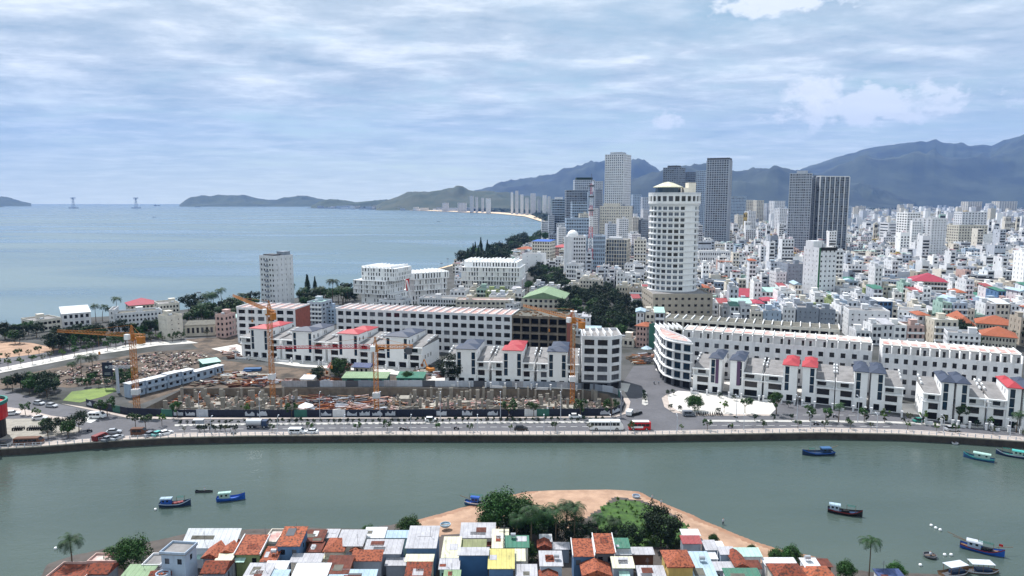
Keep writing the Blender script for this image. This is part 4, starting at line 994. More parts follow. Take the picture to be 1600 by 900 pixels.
tw('green glass hotel with horizontal bands at the beach end of the skyline', 862, 377, 882, 377.5, 311, 30, 18, 5, 6, wall='bluish', wh=.6, ww=.92, bands=True)
tw('grey stepped hotel with roof garden beside the green glass one', 884, 379, 918, 379, 297, 34, 22, 8, 6, wall='grey', ww=.8, wh=.55)
tw('pale concrete hotel slab behind the stepped hotel', 897, 374, 928, 374, 281, 34, 26, 10, 6, wall='light_grey', ww=.6, top=roofbox(('roof_garden', 'leaf_dark', .1, .9, .1, .9, 5)))
tw('concrete hotel wing touching the tallest slab tower', 926, 377, 941, 377, 283, 30, 26, 5, 5, wall='light_grey', ww=.35)
tw('blue glazed slab in front of the stepped hotel', 893, 398, 917, 398, 315, 24, 20, 7, 4, wall='bluish', ww=.85, wh=.6)
tw('dark glass block with fine grid right of the white domed hotel', 946, 433, 979, 434, 374, 24, 10, 8, 5, wall='off_white', ww=.82, wh=.84, top=roofbox(('roof_plant', 'white', .1, .7, .1, .5, 2.5)))
bt('cream ribbed wing joined to the domed hotel', 916, 434, 945, 434, 368, 24, 10, 9, 5, name='hotel', cat='hotel', wall='bluish', ww=.5, wh=.6, style='g')
def dome(b, W, d, hs):
    b.part('dome', 'white_clean', lambda m: m.lathe((W * .28, 4), [(5.2, hs), (5.2, hs + 1.6), (4.8, hs + 3.4), (3.4, hs + 5.2), (1.6, hs + 6.2), (.01, hs + 6.5)], 16))
    b.part('corner_drum', 'white', lambda m: m.lathe((W * .05, 1), [(4.6, 0), (4.6, hs)], 16))
bt('white hotel with white dome and rounded corner above the park trees', 887, 437, 915, 437, 369, 24, 11, 7, 5, name='hotel', cat='hotel', wall='white', ww=.6, wh=.5, top=dome, clutter=0)
bt('white balconied lower wing at the foot of the domed hotel', 884, 449, 905, 450, 412, 14, 5, 5, 4, wall='white', balcony=True)
tw('white hotel block with square windows left of the domed hotel', 869, 397, 893, 398, 349, 28, 14, 7, 6, ww=.5)
bt('pale blue glass roofed building below the green glass hotel', 884, 402, 920, 402, 341, 20, 12, 9, 4, wall='bluish', style='t', ww=.7)
bt('tall white hotel with green corner stripe and dark roof rim', 1275.5, 481, 1303, 480, 387, 17, 12, 4, 4, name='hotel', cat='hotel', wall='white', style='g', ww=.34, wh=.38, sww=.14, clutter=0,
   top=both(roofbox(('roof_plant', 'white', .0, .5, .4, .9, 5), ('water_tank', 'silver', .55, .7, .4, .6, 3)), lambda b, W, d, hs: (b.part('green_stripe', 'green', lambda m: m.box(-.25, .9, -.3, -.003, 0, hs + .8)), b.part('roof_rim', 'black', lambda m: m.box(1, W + .1, -.3, -.003, hs - 1.2, hs + 1)))))
bt('slate grey windowless-looking block left of the green-striped hotel', 1228, 468, 1264, 468, 412, 20, 9, 6, 4, wall='grey', ww=.2, wh=.25, style='d')
bt('slim white building against the slate grey block', 1211, 468, 1227, 468, 425, 14, 7, 3, 4, wall='white', ww=.35, wh=.4)
bt('bright yellow and white building with gabled sign', 1215, 420, 1229, 420, 393, 16, 7, 2, 3, wall='yellow_wall', ww=.5); bt('yellow-framed glass building touching the bright yellow one', 1230, 420, 1243, 420, 395, 16, 7, 2, 3, wall='yellow_wall', ww=.8, wh=.7)
bt('white hotel tower with stepped glazed corner in the middle of the roofs', 1421, 412, 1450, 413, 345, 30, 16, 8, 7, name='hotel', cat='hotel', wall='white_clean', ww=.5, sww=.3, style='t')
bt('white hotel slab with small windows right of the stepped corner tower', 1451, 414, 1474, 413, 341, 24, 18, 5, 4, name='hotel', cat='hotel', wall='white', ww=.35, wh=.4)
bt('tall white balconied wing behind the stepped corner tower', 1413, 404, 1434, 404, 332, 24, 18, 5, 4, name='hotel', cat='hotel', wall='white_clean', ww=.6, wh=.5)
bt('white office with dark horizontal bands left of the stepped hotel tower', 1386, 386, 1411, 386, 348, 26, 8, 1, 1, wall='white', ww=.9, wh=.42, style='t')
bt('beige and grey apartment block with round roof right of the white hotel slab', 1495, 396, 1540, 396, 352, 26, 10, 10, 5, wall='cream', ww=.45, wh=.5)
bt('white apartment block with crowned top beyond the beige one', 1500, 378, 1539, 378, 331, 24, 12, 8, 4, wall='white', ww=.4)
bt('plain white windowless warehouse block on the right side', 1533, 396, 1562, 397, 366, 24, 5, 5, 4, wall='white_clean', ww=.12, wh=.2)
bt('pinkish grey tower block on the far right skyline', 1511, 334, 1533, 334, 315, 60, 14, 6, 3, name='tower', cat='tower', wall='off_white', style='t', clutter=0); bt('pale double tower block farthest right on the skyline', 1560, 335, 1588, 335, 314.5, 60, 14, 7, 3, name='tower', cat='tower', wall='off_white', style='t', clutter=0)
bt('white slab tower rising behind the blue glass office', 1164, 352, 1178, 352, 312.5, 40, 16, 5, 3, name='tower', cat='tower', wall='off_white', style='t', clutter=0)
bt('pinkish slab tower next to the white slab behind the office', 1181, 353, 1192, 353, 313, 30, 18, 4, 3, name='tower', cat='tower', wall='cream', style='t', clutter=0)
bt('white tower with mint glass side in front of the low mountains', 1208, 354, 1225, 354, 314, 40, 18, 6, 3, name='tower', cat='tower', wall='white', style='t', clutter=0)
bt('grey tower block left of the mint-sided tower', 1197, 352, 1208, 352, 318, 40, 16, 4, 3, name='tower', cat='tower', wall='light_grey', style='t', clutter=0)
bt('blue grey tower seen left of the round tower top', 988, 350, 1001, 350, 304, 30, 18, 5, 3, name='tower', cat='tower', wall='bluish', style='t', clutter=0)
bt('pale tower touching the round tower silhouette', 1003, 352, 1015, 352, 308, 30, 18, 4, 3, name='tower', cat='tower', wall='light_grey', style='t', clutter=0)
bt('white terrace hotel with balconies right of the round tower', 1091, 424, 1140, 424, 392, 16, 4, 14, 3, wall='white', ww=.5, rm='roof_white')
bt('pale blue school block with roof deck right of the round tower', 1091, 460, 1141, 464, 438, 14, 3, 10, 3, wall='bluish', ww=.55, rm='roof_white')
bt('white building with a large maroon hip roof in front of the grey block', 1124, 474, 1205, 478, 462, 24, 2, 9, 3, wall='white', roof='hip', rm='roof_maroon', rise=4.5, ww=.6)
bt('four storey white block with rows of square windows by the terrace end', 1324, 527, 1388, 530, 484, 15, 5, 6, 3, wall='white', ww=.25, wh=.3, style='d')
bt('cream stair tower with a dark green top', 1354, 484, 1375, 485, 451, 9, 4, 2, 2, wall='cream', ww=.3, top=roofbox(('green_top', 'teal', 0, 1, 0, 1, 2.2)))
bt('pale lilac six storey house row left of the cream stair tower', 1311, 483, 1345, 484, 450, 14, 5, 6, 3, wall='white', ww=.3, wh=.35)
bt('stepped white house with roof terraces in front of the dark chapel tree', 1400, 522, 1447, 526, 484, 14, 5, 6, 3, wall='white_clean', ww=.45, balcony=True)
bt('curved grey balcony building with dark red conical roofs', 1422, 474, 1478, 477, 439, 24, 5, 11, 5, wall='beige', ww=.7, wh=.5, balcony=True, bands=True, roof='hip', rm='roof_maroon', rise=5)
bt('bluish balconied building left of the dark red roofed one', 1368, 468, 1408, 471, 436, 26, 5, 9, 5, wall='bluish', ww=.65, bands=True, rm='roof_grey')
bt('long dark grey building with rows of openings on the right', 1516, 462, 1640, 470, 437, 22, 5, 30, 4, wall='dark_grey', ww=.5, wh=.6, style='o')
bt('white arcaded building with round arches under a dark roof', 1560, 488, 1640, 497, 466, 18, 2, 14, 3, wall='white_clean', ww=.65, wh=.68, style='o', roof='hip', rm='roof_dirty', rise=1.2)
bt('grey school wing with big orange tiled hip roof, rear', 1524, 523, 1584, 528, 505, 16, 2, 12, 3, wall='cream', roof='hip', rm='tile_orange', rise=3.8, ww=.5, cat='school')
bt('school wing with orange tiled roof seen end-on by the dark trees', 1492, 529, 1522, 531, 507, 30, 2, 5, 4, wall='cream', roof='hip', rm='tile_orange', rise=4, cat='school')
bt('school wing with orange tiled roof nearest the long terrace', 1532, 543, 1587, 548, 524, 15, 2, 10, 3, wall='cream', roof='hip', rm='tile_orange', rise=4, ww=.5, cat='school')
bt('white and mint stepped house in front of the orange school roofs', 1478, 555, 1530, 559, 519, 11, 4, 6, 3, wall='white', balcony=True, ww=.5)
bt('long hall with pale green roof behind the roofs beside the twin towers', 1334, 398, 1390, 399, 388, 40, 1, 10, 3, name='hall', cat='hall', wall='beige', roof='gable', rm='zinc_mint', rise=3)
bt('lime green house with blank side near the pale green hall', 1324, 419, 1342, 419, 403, 14, 4, 3, 3, wall='lime_wall')
bt('cream hotel with stepped roof right of the white hotel slab', 1517, 437, 1549, 438, 416, 18, 5, 7, 3, wall='cream', ww=.5)
bt('white building with blue roof sheets at the edge of the beach trees', 831, 417, 859, 418, 377, 20, 8, 7, 4, wall='off_white', ww=.6, roof='shed', rm='blue_paint', rise=1.2)
bt('plain white gable-walled block in front of the beach trees', 816, 424, 846, 425, 396, 18, 5, 2, 4, wall='white_clean', ww=.1, wh=.15)
bt('orange roofed cream building half hidden by the beach trees', 806, 403, 830, 404, 389, 18, 3, 5, 3, wall='cream', roof='hip', rm='tile_orange', rise=3)
bt('pink six storey building with a bright red roof near the beach road', 863, 412, 884, 413, 386, 18, 6, 6, 4, wall='pink_wall', roof='hip', rm='roof_red', rise=3)
bt('grey dark-topped building above the beach trees', 858, 400, 869, 400, 366, 18, 8, 3, 3, wall='grey')
bt('pink house with orange roof beside the green scaffold net', 993, 542, 1010, 544, 509, 9, 4, 3, 3, wall='pink_wall', roof='hip', rm='tile_orange', rise=1.2)
bt('low cream garage with flat roof left of the pink house', 965, 541, 990, 543, 528, 8, 1, 3, 2, wall='off_white', par=.3)
bt('cream four storey houses with arched tops above the park trees', 962, 478, 981, 479, 446, 12, 4, 4, 3, wall='cream', ww=.5)
bt('beige balconied house right of the arched cream houses', 983, 482, 1003, 483, 450, 12, 5, 4, 3, wall='beige', balcony=True)
bt('white six storey hotel behind the arched cream houses', 975, 448, 997, 449, 412, 14, 6, 5, 4, wall='white', ww=.5, balcony=True)
bt('pink white stepped house left of the white six storey hotel', 905, 462, 935, 463, 436, 14, 4, 6, 3, wall='off_white'); bt('white and blue flat roofed house under the radio mast', 932, 441, 966, 442, 419, 14, 4, 7, 3, wall='white', rm='zinc_blue')
bt('small green and white house group behind the crane jib', 872, 541, 896, 542, 514, 9, 4, 4, 3, wall='mint', ww=.45); bt('white shop house with blue canopy behind the corner block', 906, 537, 938, 538, 516, 9, 3, 5, 3, wall='white', ww=.45, roof='shed', rm='zinc_blue', rise=.8)
bt('grey concrete six storey block with railings behind the rear terrace', 1243, 530, 1277, 532, 480, 13, 6, 4, 3, wall='grey', ww=.14, wh=.3, style='d'); bt('blue grey six storey block right of the railing-topped concrete one', 1278, 532, 1303, 533, 483, 13, 6, 4, 3, wall='grey', ww=.25, wh=.3)
bt('white open-fronted block with rust red lower panels behind the rear terrace', 1171, 527, 1190, 528, 486, 12, 5, 3, 3, wall='off_white', ww=.6, style='o'); bt('plain pale blue sided block behind the rear terrace', 1191, 528, 1219, 529, 485, 13, 5, 3, 3, wall='bluish', ww=.15)
bt('white narrow block with light blue shadowed corner next to the railing-topped one', 1221, 529, 1241, 530, 480, 12, 6, 3, 3, wall='white', ww=.35); bt('small white cube house with two windows behind the rear terrace', 1139, 527, 1158, 528, 497, 10, 3, 2, 2, wall='white', ww=.25)
# far resort strip along the bay and on the headland
far = [(733, 332, 306, 741, 'slim white twin'), (742, 332, 308, 748, 'short white'), (751, 332, 309, 757, 'narrow pale'), (758, 333, 310, 768, 'greyish'), (797, 334.5, 300, 803, 'cream'), (804, 335, 298, 811, 'tallest white'), (812, 335, 304, 819, 'blue-sided'), (820, 336, 309, 827, 'squat white'), (828, 336, 302, 838, 'broad white'), (839, 336.5, 311, 846, 'grey'), (847, 338, 305, 855, 'bluish'), (855, 340, 307, 861, 'cream slim'), (690, 330, 317, 702, 'low white'), (714, 331, 317, 730, 'long low white'), (610, 327, 316.5, 627, 'white cubic'), (866, 345, 308, 880, 'broad banded')]
for u0, vb, vt, u1, w in far:
    bt(f'{w} hotel tower at the far end of the bay beach', u0 + 1.2, vb, u1 - 1.2, vb, vt, 22, max(3, int((vb - vt) / 1.6)), 6, 3, name='hotel', cat='hotel', group='far hotels round the bay', wall=rnd.choice(['white', 'white_clean', 'light_grey', 'white']), style='t', clutter=0, par=.4)

for i, (u0, u1, vt, vb, wl) in enumerate([(983, 990, 322, 350, 'light_grey'), (1016, 1022, 316, 352, 'grey'), (1092, 1100, 318, 362, 'bluish'), (1141, 1150, 330, 356, 'white'), (1152, 1162, 336, 362, 'off_white'), (1168, 1180, 330, 366, 'white'), (1193, 1200, 322, 350, 'light_grey'), (1216, 1228, 326, 372, 'white'), (900, 912, 288, 372, 'grey'), (918, 928, 300, 380, 'bluish'), (1004, 1012, 328, 372, 'white'), (974, 986, 322, 392, 'grey'), (988, 998, 340, 372, 'off_white'), (1322, 1329, 322, 352, 'bluish'), (1340, 1352, 322, 336, 'off_white'), (1365, 1372, 330, 345, 'white'), (1544, 1552, 318, 338, 'white'), (1405, 1412, 320, 336, 'off_white'), (1446, 1456, 322, 334, 'light_grey')]):
    bt(f'{("pale", "narrow", "plain", "tall", "small")[i % 5]} {wl.replace("_", " ").replace("bluish", "blue-grey")} mid-distance block, {ordw_(i)} of the scattered far blocks', u0, vb, u1, vb, vt, 26, max(4, int((vb - vt) / 2.2)), 4, 3, name='tower', cat='tower', group='far blocks', wall=wl, style='t', clutter=1, par=.4, W=None)

for i, (u0, u1, vt, vb, wl, lab) in enumerate([(846, 856, 346, 374, 'white', 'white block above the beach trees, leftmost by the shore'), (857, 866, 336, 378, 'light_grey', 'pale grey block beside the green glass hotel'), (921, 934, 326, 392, 'white', 'white mid-rise left of the broad hotel block'), (905, 919, 334, 400, 'off_white', 'off-white mid-rise before the stepped hotel'), (966, 981, 342, 404, 'white', 'white mid-rise before the broad hotel block'), (872, 884, 356, 404, 'white', 'small white mid-rise under the green glass hotel'), (948, 962, 350, 414, 'light_grey', 'grey mid-rise above the dark glass block'), (986, 1000, 366, 420, 'white', 'white mid-rise left of the round tower'), (929, 940, 296, 384, 'grey', 'blue-grey slab between the stepped hotel and the tallest tower'), (1001, 1012, 344, 392, 'grey', 'grey block just left of the round tower')]):
    bt(lab, u0, vb, u1, vb, vt, 22, max(5, int((vb - vt) / 3.2)), 5, 4, name='tower', cat='tower', group='shore mid-rises', wall=wl, style='t', clutter=1, par=.5, ww=.6, wh=.5)
# ================================================================== TREES
class Kind:
    """one finished thing; the first placement moves it, every later one copies it with its parts"""
    def __init__(s, root): s.root = root; reg(root); s.used = False
    def put(s, loc, rz=0, sc=1, label=None, group=None):
        if not s.used:
            s.used = True; o = s.root; o.location = loc; o.rotation_euler = (0, 0, rz); o.scale = (sc, sc, sc) if not isinstance(sc, tuple) else sc
            if label: o['label'] = label
            if group: o['group'] = group
            return o
        return dup(s.root, loc, rz, sc if isinstance(sc, tuple) else (sc, sc, sc), label, group)
KINDS = []
def crown(mb, c, rx, rz_, nclump, leaves, leaf, seed, flat=.0, cr=.34, hollow=.55):
    rr = random.Random(seed)
    for k in range(nclump):
        th = rr.uniform(0, 2 * math.pi); ph = math.acos(rr.uniform(-.75, 1)); q = rr.uniform(hollow, 1) * (1 + .22 * math.sin(3 * th + seed) * math.sin(ph))
        cc = Vector((c[0] + rx * q * math.sin(ph) * math.cos(th), c[1] + rx * q * math.sin(ph) * math.sin(th), c[2] + rz_ * q * math.cos(ph)))
        r = rx * cr * rr.uniform(.6, 1.25)
        for i in range(leaves):
            d = Vector((rr.gauss(0, 1), rr.gauss(0, 1), rr.gauss(0, .8))).normalized() * r * rr.uniform(.35, 1) ** .6
            p = cc + d; n = (d.normalized() + Vector((rr.gauss(0, .5), rr.gauss(0, .5), rr.gauss(.3, .5)))).normalized()
            a = n.orthogonal().normalized(); a.rotate(Matrix.Rotation(rr.uniform(0, 6.28), 3, n)); b = n.cross(a); s = leaf * rr.uniform(.6, 1.3)
            mb.poly([p - a * s, p - b * s * .55, p + a * s, p + b * s * .55])
def tree_root(name, cat='tree'): return thing(name, 'tree', cat, (0, 0, 0))
def broad(seed, h=7., rx=3., mat='leaf', leaf=.34, ncl=26, lv=52, trunk=None, rz_=None, hollow=.55, name='broadleaf_tree'):
    t = tree_root(name); rr = random.Random(seed); th = trunk or h * .35; rz_ = rz_ or (h - th) * .52
    mb = MB(); mb.tube((0, 0, -.3), (.1, 0, th), .05 * h * .5, .035 * h * .5, 7)
    for k in range(6):
        a = k * 1.05 + seed; mb.tube((.1, 0, th - .2), (rx * .6 * math.cos(a), rx * .6 * math.sin(a), th + (h - th) * rr.uniform(.3, .7)), .02 * h * .6, .03, 5, cap=False)
    mb.build('trunk', 'bark', t)
    mb = MB(); crown(mb, (0, 0, th + (h - th) * .5), rx, rz_, ncl, lv, leaf, seed, hollow=hollow); mb.build('crown', mat, t); return Kind(t)
def palm(seed, h=9., R_=3.2):
    t = tree_root('palm_tree'); rr = random.Random(seed); lean = rr.uniform(.2, 1.2); az = rr.uniform(0, 6)
    mb = MB(); prev = Vector((0, 0, -.3)); n = 6
    for k in range(1, n + 1):
        f = k / n; p = Vector((math.cos(az) * lean * f * f, math.sin(az) * lean * f * f, h * f)); mb.tube(prev, p, .2 - .1 * f, .19 - .1 * f, 6, cap=k == n); prev = p
    mb.build('trunk', 'bark', t); top = prev; mb = MB()
    for k in range(24):
        a = k * 2.4 + rr.uniform(-.2, .2); el = rr.uniform(.0, .95) if k > 4 else rr.uniform(.8, 1.3); L = R_ * rr.uniform(.85, 1.1)
        d = Vector((math.cos(a), math.sin(a), 0)); s = Vector((-math.sin(a), math.cos(a), 0)); pts = []; p = top.copy(); e = el
        for i in range(8):
            pts.append((p.copy(), e)); p = p + (d * math.cos(e) + Vector((0, 0, math.sin(e)))) * (L / 7); e -= .24 + .03 * i
        for i in range(7):
            (p0, e0), (p1, e1) = pts[i], pts[i + 1]; w0 = .85 * math.sin(math.pi * min(1, (i + .6) / 8)) + .06; dn = Vector((0, 0, -.35 * w0))
            for sg in (1, -1):
                for q in range(2):
                    m0 = p0.lerp(p1, q * .5); m1 = p0.lerp(p1, q * .5 + .36); tip = m1 + s * sg * w0 + dn + (p1 - p0) * .35
                    mb.poly([m0, m1, tip] if sg > 0 else [m1, m0, tip])
    mb.build('crown', 'palm_leaf', t); return Kind(t)
def conifer(seed, h=10.):
    t = tree_root('casuarina_tree'); mb = MB(); mb.tube((0, 0, -.3), (0, 0, h * .9), .2, .05, 6); mb.build('trunk', 'bark', t); rr = random.Random(seed); mb = MB()
    for k in range(900):
        f = rr.random() ** .8; r = (1 - f) * h * .24 * rr.uniform(.3, 1); a = rr.uniform(0, 6.28); p = Vector((r * math.cos(a), r * math.sin(a), h * (.12 + .88 * f)))
        n = Vector((math.cos(a), math.sin(a), rr.uniform(-.3, .8))).normalized(); u_ = n.orthogonal().normalized(); v_ = n.cross(u_); s = .34 * rr.uniform(.6, 1.2); mb.poly([p - u_ * s, p - v_ * s * .6, p + u_ * s, p + v_ * s * .6])
    mb.build('crown', 'leaf_dark', t); return Kind(t)
def shrub(seed, r=.75, mat='leaf_dark', name='shrub'):
    t = tree_root(name, 'shrub'); mb = MB(); mb.tube((0, 0, 0), (0, 0, .7), .06, .05, 5); mb.build('stem', 'bark', t); mb = MB(); crown(mb, (0, 0, r + .45), r * .8, r * .85, 12, 34, .13, seed, cr=.5); mb.build('foliage', mat, t); return Kind(t)
BR = [broad(1, 7, 3, 'leaf'), broad(2, 8, 3.6, 'leaf_dark'), broad(3, 6.4, 2.7, 'leaf'), broad(4, 9, 4.2, 'leaf_dark', ncl=34), broad(5, 7.5, 3.4, 'leaf', ncl=20), broad(6, 8.5, 3.3, 'leaf_dark')]
ST = [broad(11, 5.2, 1.9, 'leaf', .24, 13, 44, trunk=2.2, name='street_tree'), broad(12, 4.6, 1.5, 'leaf_light', .22, 10, 36, trunk=2., name='street_tree'), broad(13, 5.6, 2.2, 'leaf', .26, 14, 42, trunk=2.3, name='street_tree'), broad(14, 4.0, 1.3, 'leaf_olive', .2, 9, 26, trunk=1.8, name='street_tree')]
BIG = [broad(21, 10, 5.2, 'leaf_dark', .34, 60, 70, trunk=2.2, rz_=4.2), broad(22, 9, 4.6, 'leaf', .27, 84, 100, trunk=1.8, rz_=3.8), broad(23, 11, 4.6, 'leaf_dark', .3, 66, 80, trunk=2, rz_=4.8)]
PL = [palm(1, 9), palm(2, 7.5, 2.8), palm(3, 10.5, 3.3), palm(4, 6, 2.6)]
CO = [conifer(1), conifer(2, 12)]
SH = [shrub(1), shrub(2, .65), shrub(3, .8)]
LBL = []           # things whose label is completed by place once everything stands
def put(kinds, loc, sc, label, group, rr=rnd):
    o = rr.choice(kinds).put(loc, rr.uniform(0, 6.28), sc, label, group); LBL.append(o); return o
def scatter(poly, n, kinds, label, group, s0=.8, s1=1.25, z=2., mind=3.5, seed=1, zf=None):
    rr = random.Random(seed); us = [p[0] for p in poly]; vv = [p[1] for p in poly]; pts = []; tries = 0
    while len(pts) < n and tries < n * 60:
        tries += 1; u, v = rr.uniform(min(us), max(us)), rr.uniform(min(vv), max(vv))
        if not inpoly(u, v, poly): continue
        p = G(u, v, z)
        if any((p.x - q.x) ** 2 + (p.y - q.y) ** 2 < mind ** 2 for q in pts): continue
        if any(inpoly(p.x, p.y, o) for o in OCC): continue
        pts.append(p)
    for p in pts: put(kinds, (p.x, p.y, p.z), rr.uniform(s0, s1), label, group, rr)
    return pts
P1 = [(880, 512), (868, 474), (905, 462), (930, 466), (950, 455), (975, 482), (1000, 500), (1008, 520), (970, 530), (900, 520)]
P2 = [(822, 456), (818, 428), (850, 422), (880, 430), (884, 450), (905, 458), (868, 464)]
P3 = [(712, 419), (735, 411), (770, 401), (806, 388), (836, 374), (856, 362), (868, 352), (876, 358), (866, 370), (845, 384), (806, 398), (800, 412), (760, 422), (735, 424)]
P4 = [(296, 494), (340, 486), (400, 482), (406, 492), (380, 500), (330, 508), (300, 506)]
P5 = [(455, 478), (500, 468), (556, 462), (556, 478), (520, 486), (475, 492), (455, 488)]
PARKS = [P1, P2, P3, P4, P5]
G_PARK = 'trees of the town park'; scatter(P1, 64, BR + [BR[1], BR[3]], 'dark leafy park tree behind the crane jib', G_PARK, .95, 1.45, mind=6.5, seed=2)
scatter(P2, 38, BR, 'dark leafy tree between the beach and the white domed hotel', G_PARK, 1.0, 1.5, mind=6.5, seed=3)
scatter(P3, 78, BR + CO, 'dark tree in the belt along the bay beach', 'beach belt trees', 1.7, 2.5, mind=7, seed=4)
scatter(P4, 16, BR + PL, 'shore tree left of the slim sea tower', 'shore trees', 1.2, 1.8, mind=4, seed=5); scatter(P4, 7, PL, 'shore palm left of the slim sea tower', 'shore trees', 1., 1.3, mind=5, seed=15)
scatter(P5, 24, BR + CO + PL, 'shore tree between the slim sea tower and the resort', 'shore trees', 1.2, 1.8, mind=4, seed=6)
for (u, v, k, s, lab) in [(183, 500, 2, 1.25, 'tall coconut palm above the shore hotel'), (150, 503, 0, 1.1, 'palm left of the tallest shore palm'), (160, 502, 1, 1.2, 'short palm between the pale hall and the hotel'), (172, 501, 3, 1.2, 'low palm close to the hotel stair block'), (128, 596, 2, .95, 'tall palm standing in the rubble lot beside the blue billboard'), (146, 592, 0, 1.05, 'second tall palm of the rubble lot, nearer the billboard'), (115, 590, 3, 1, 'short palm at the edge of the rubble lot'), (322, 500, 1, 1.1, 'palm at the edge of the shore grove'), (1310, 660, 3, .95, 'small palm on the boulevard median in front of the slate villas'), (1588, 676, 3, 1., 'small palm by the kerb near the last red-roofed villa')]:
    p = G(u, v); PL[k].put((p.x, p.y, p.z), k * 1.3, s, lab, 'palms')
for poly, n, lab, g, kd, s0, s1, sd_ in [
    ([(5, 530), (30, 522), (62, 524), (66, 536), (30, 540), (8, 538)], 9, 'dark round tree on the point by the sea', 'shore trees', BR, .8, 1.1, 7),
    ([(70, 545), (150, 527), (262, 519), (265, 527), (180, 533), (75, 556)], 22, 'tree beside the shore boulevard', 'boulevard trees', BR, .9, 1.3, 8),
    ([(290, 500), (335, 494), (372, 492), (372, 506), (340, 512), (296, 512)], 14, 'tree above the yellowish shed row', 'shore trees', BR + PL, 1., 1.4, 27),
    ([(150, 536), (262, 528), (330, 527), (330, 531), (262, 534), (160, 544)], 14, 'young tree beside the inner end of the boulevard', 'boulevard trees', ST, .8, 1.2, 28),
    ([(10, 606), (60, 604), (105, 610), (98, 628), (60, 620), (12, 610)], 15, 'dark tree on the corner of the rubble lot', 'corner trees', BR, .6, .85, 9),
    ([(112, 600), (165, 590), (208, 588), (208, 602), (180, 606), (130, 606)], 18, 'green bush in the rubble lot by the pond', 'lot bushes', [BR[0], BR[2], BR[4]], .35, .6, 10),
    ([(70, 672), (125, 660), (128, 676), (118, 690), (75, 690)], 7, 'dark tree on the parking plaza', 'plaza trees', BR, .55, .75, 11),
    ([(1495, 531), (1520, 535), (1526, 548), (1500, 545), (1480, 528), (1455, 530), (1455, 515), (1480, 512)], 14, 'dark tree beside the orange school roofs', 'school trees', BR, .9, 1.3, 12),
    ([(1590, 545), (1620, 545), (1620, 520), (1590, 522)], 5, 'dark tree at the far side of the school', 'school trees', BR, .9, 1.2, 13),
    ([(1392, 560), (1410, 565), (1412, 600), (1400, 595)], 5, 'tree in the gap between the two long terraces', 'gap trees', BR, .5, .8, 14),
    ([(632, 492), (660, 486), (668, 494), (640, 498)], 4, 'tree between the white annex and the long terrace', 'school garden trees', BR, .7, .9, 16),
    ([(680, 500), (712, 480), (714, 496), (690, 504)], 4, 'tree left of the cream school', 'school garden trees', BR, .7, .9, 17),
    ([(796, 476), (816, 472), (816, 492), (800, 494)], 5, 'tree between the cream school and the green-roofed hall', 'school garden trees', BR, .8, 1., 18)]:
    scatter(poly, n, kd, lab, g, s0, s1, mind=2.5, seed=sd_)
for (u, v, k, s, lab) in [(705, 597, 0, 1.05, 'very large dark round tree in front of the slate villas'), (637, 598, 1, .5, 'round tree in front of the small green shed'), (530, 590, 1, .85, 'broad dark tree behind the red-roofed hut'), (497, 596, 2, .55, 'tree left of the red-roofed hut'),
    (1085, 643, 1, .62, 'largest leafy tree on the white plaza above a parked trailer')]:
    p = G(u, v); BIG[k].put((p.x, p.y, p.z), k, s, lab, 'single large trees')
for (u, v, k, s, lab) in [(1131, 645, 1, .95, 'thin young tree in the middle of the white plaza'), (1164, 646, 0, 1.15, 'spreading young tree near the far end of the white plaza'), (1213, 647, 2, 1.45, 'big leafy tree at the end of the white plaza'), (1497, 662, 2, 1.4, 'big leafy kerb tree in front of the second slate villa'), (795, 652, 2, 1.15, 'leafy tree by the hoarding, left of its pale pair'), (834, 652, 0, 1.1, 'leafy tree by the hoarding left of the crane mast'), (907, 652, 2, 1.2, 'leafy tree by the hoarding beside the fourth crane'), (955, 652, 2, 1.2, 'leafy tree at the hoarding corner by the side street'), (277, 652, 2, 1.05, 'dark tree by the hoarding nearest the first crane'), (384, 651, 1, 1, 'small tree by the hoarding in front of the grey walls'), (456, 652, 2, .95, 'tree by the hoarding beside the white parasol'), (168, 650, 2, 1.2, 'large dark tree shading the white van'), (158, 652, 0, 1.1, 'dark tree next to the white van'),
    (212, 668, 0, 1.0, 'kerb tree beside the dark parked truck'), (228, 670, 0, .95, 'kerb tree near the teal taxi'), (253, 665, 1, .9, 'light green kerb tree above the teal taxi'), (40, 648, 2, .8, 'tree on the traffic island'), (58, 655, 1, .9, 'small tree on the traffic island end')]:
    p = G(u, v); ST[k].put((p.x, p.y, p.z), u * .1, s, lab, 'street trees')
rr = random.Random(3)
for u in range(-4, 300, 17):
    for dv, sc_ in ((2.5, 1.05), (-9, .95)):
        v_ = lerp([(0, 576), (117, 554), (213, 538), (300, 531)], u) + dv * (1 if u < 200 else .5)
        put(ST, tuple(G(u + rr.uniform(-4, 4), v_) + Vector((0, 0, .1))), rr.uniform(.8, 1.1) * sc_, 'small street tree along the white boulevard pavement', 'boulevard pavement trees', rr)
for u in range(282, 950, 10):
    if 318 < u < 330: continue
    put(SH, tuple(G(u + rr.uniform(-1, 1), lerp(ML, u) - 1.4) + Vector((0, 0, .12))), rr.uniform(.75, 1.1), 'round clipped shrub on the boulevard median', 'median shrubs', rr)
for u in range(1150, 1600, 29): put(SH, tuple(G(u, lerp(MR, u) - 1.5) + Vector((0, 0, .12))), rr.uniform(.9, 1.5), 'round shrub on the median beyond the side street', 'median shrubs', rr)
for u in list(range(300, 1010, 62)) + list(range(1060, 1600, 44)):
    put(ST, tuple(G(u + rr.uniform(-12, 12), lerp(S1, u) + .8) + Vector((0, 0, .12))), rr.uniform(.45, .75), 'small young tree on the riverside promenade', 'promenade trees', rr)
for u in (1265, 1290, 1350, 1382, 1420, 1442, 1475, 1545): put(ST, tuple(G(u, lerp(MR, u) - 1.5) + Vector((0, 0, .1))), rr.uniform(.7, 1.05), 'young leafy tree on the boulevard median', 'median trees', rr)
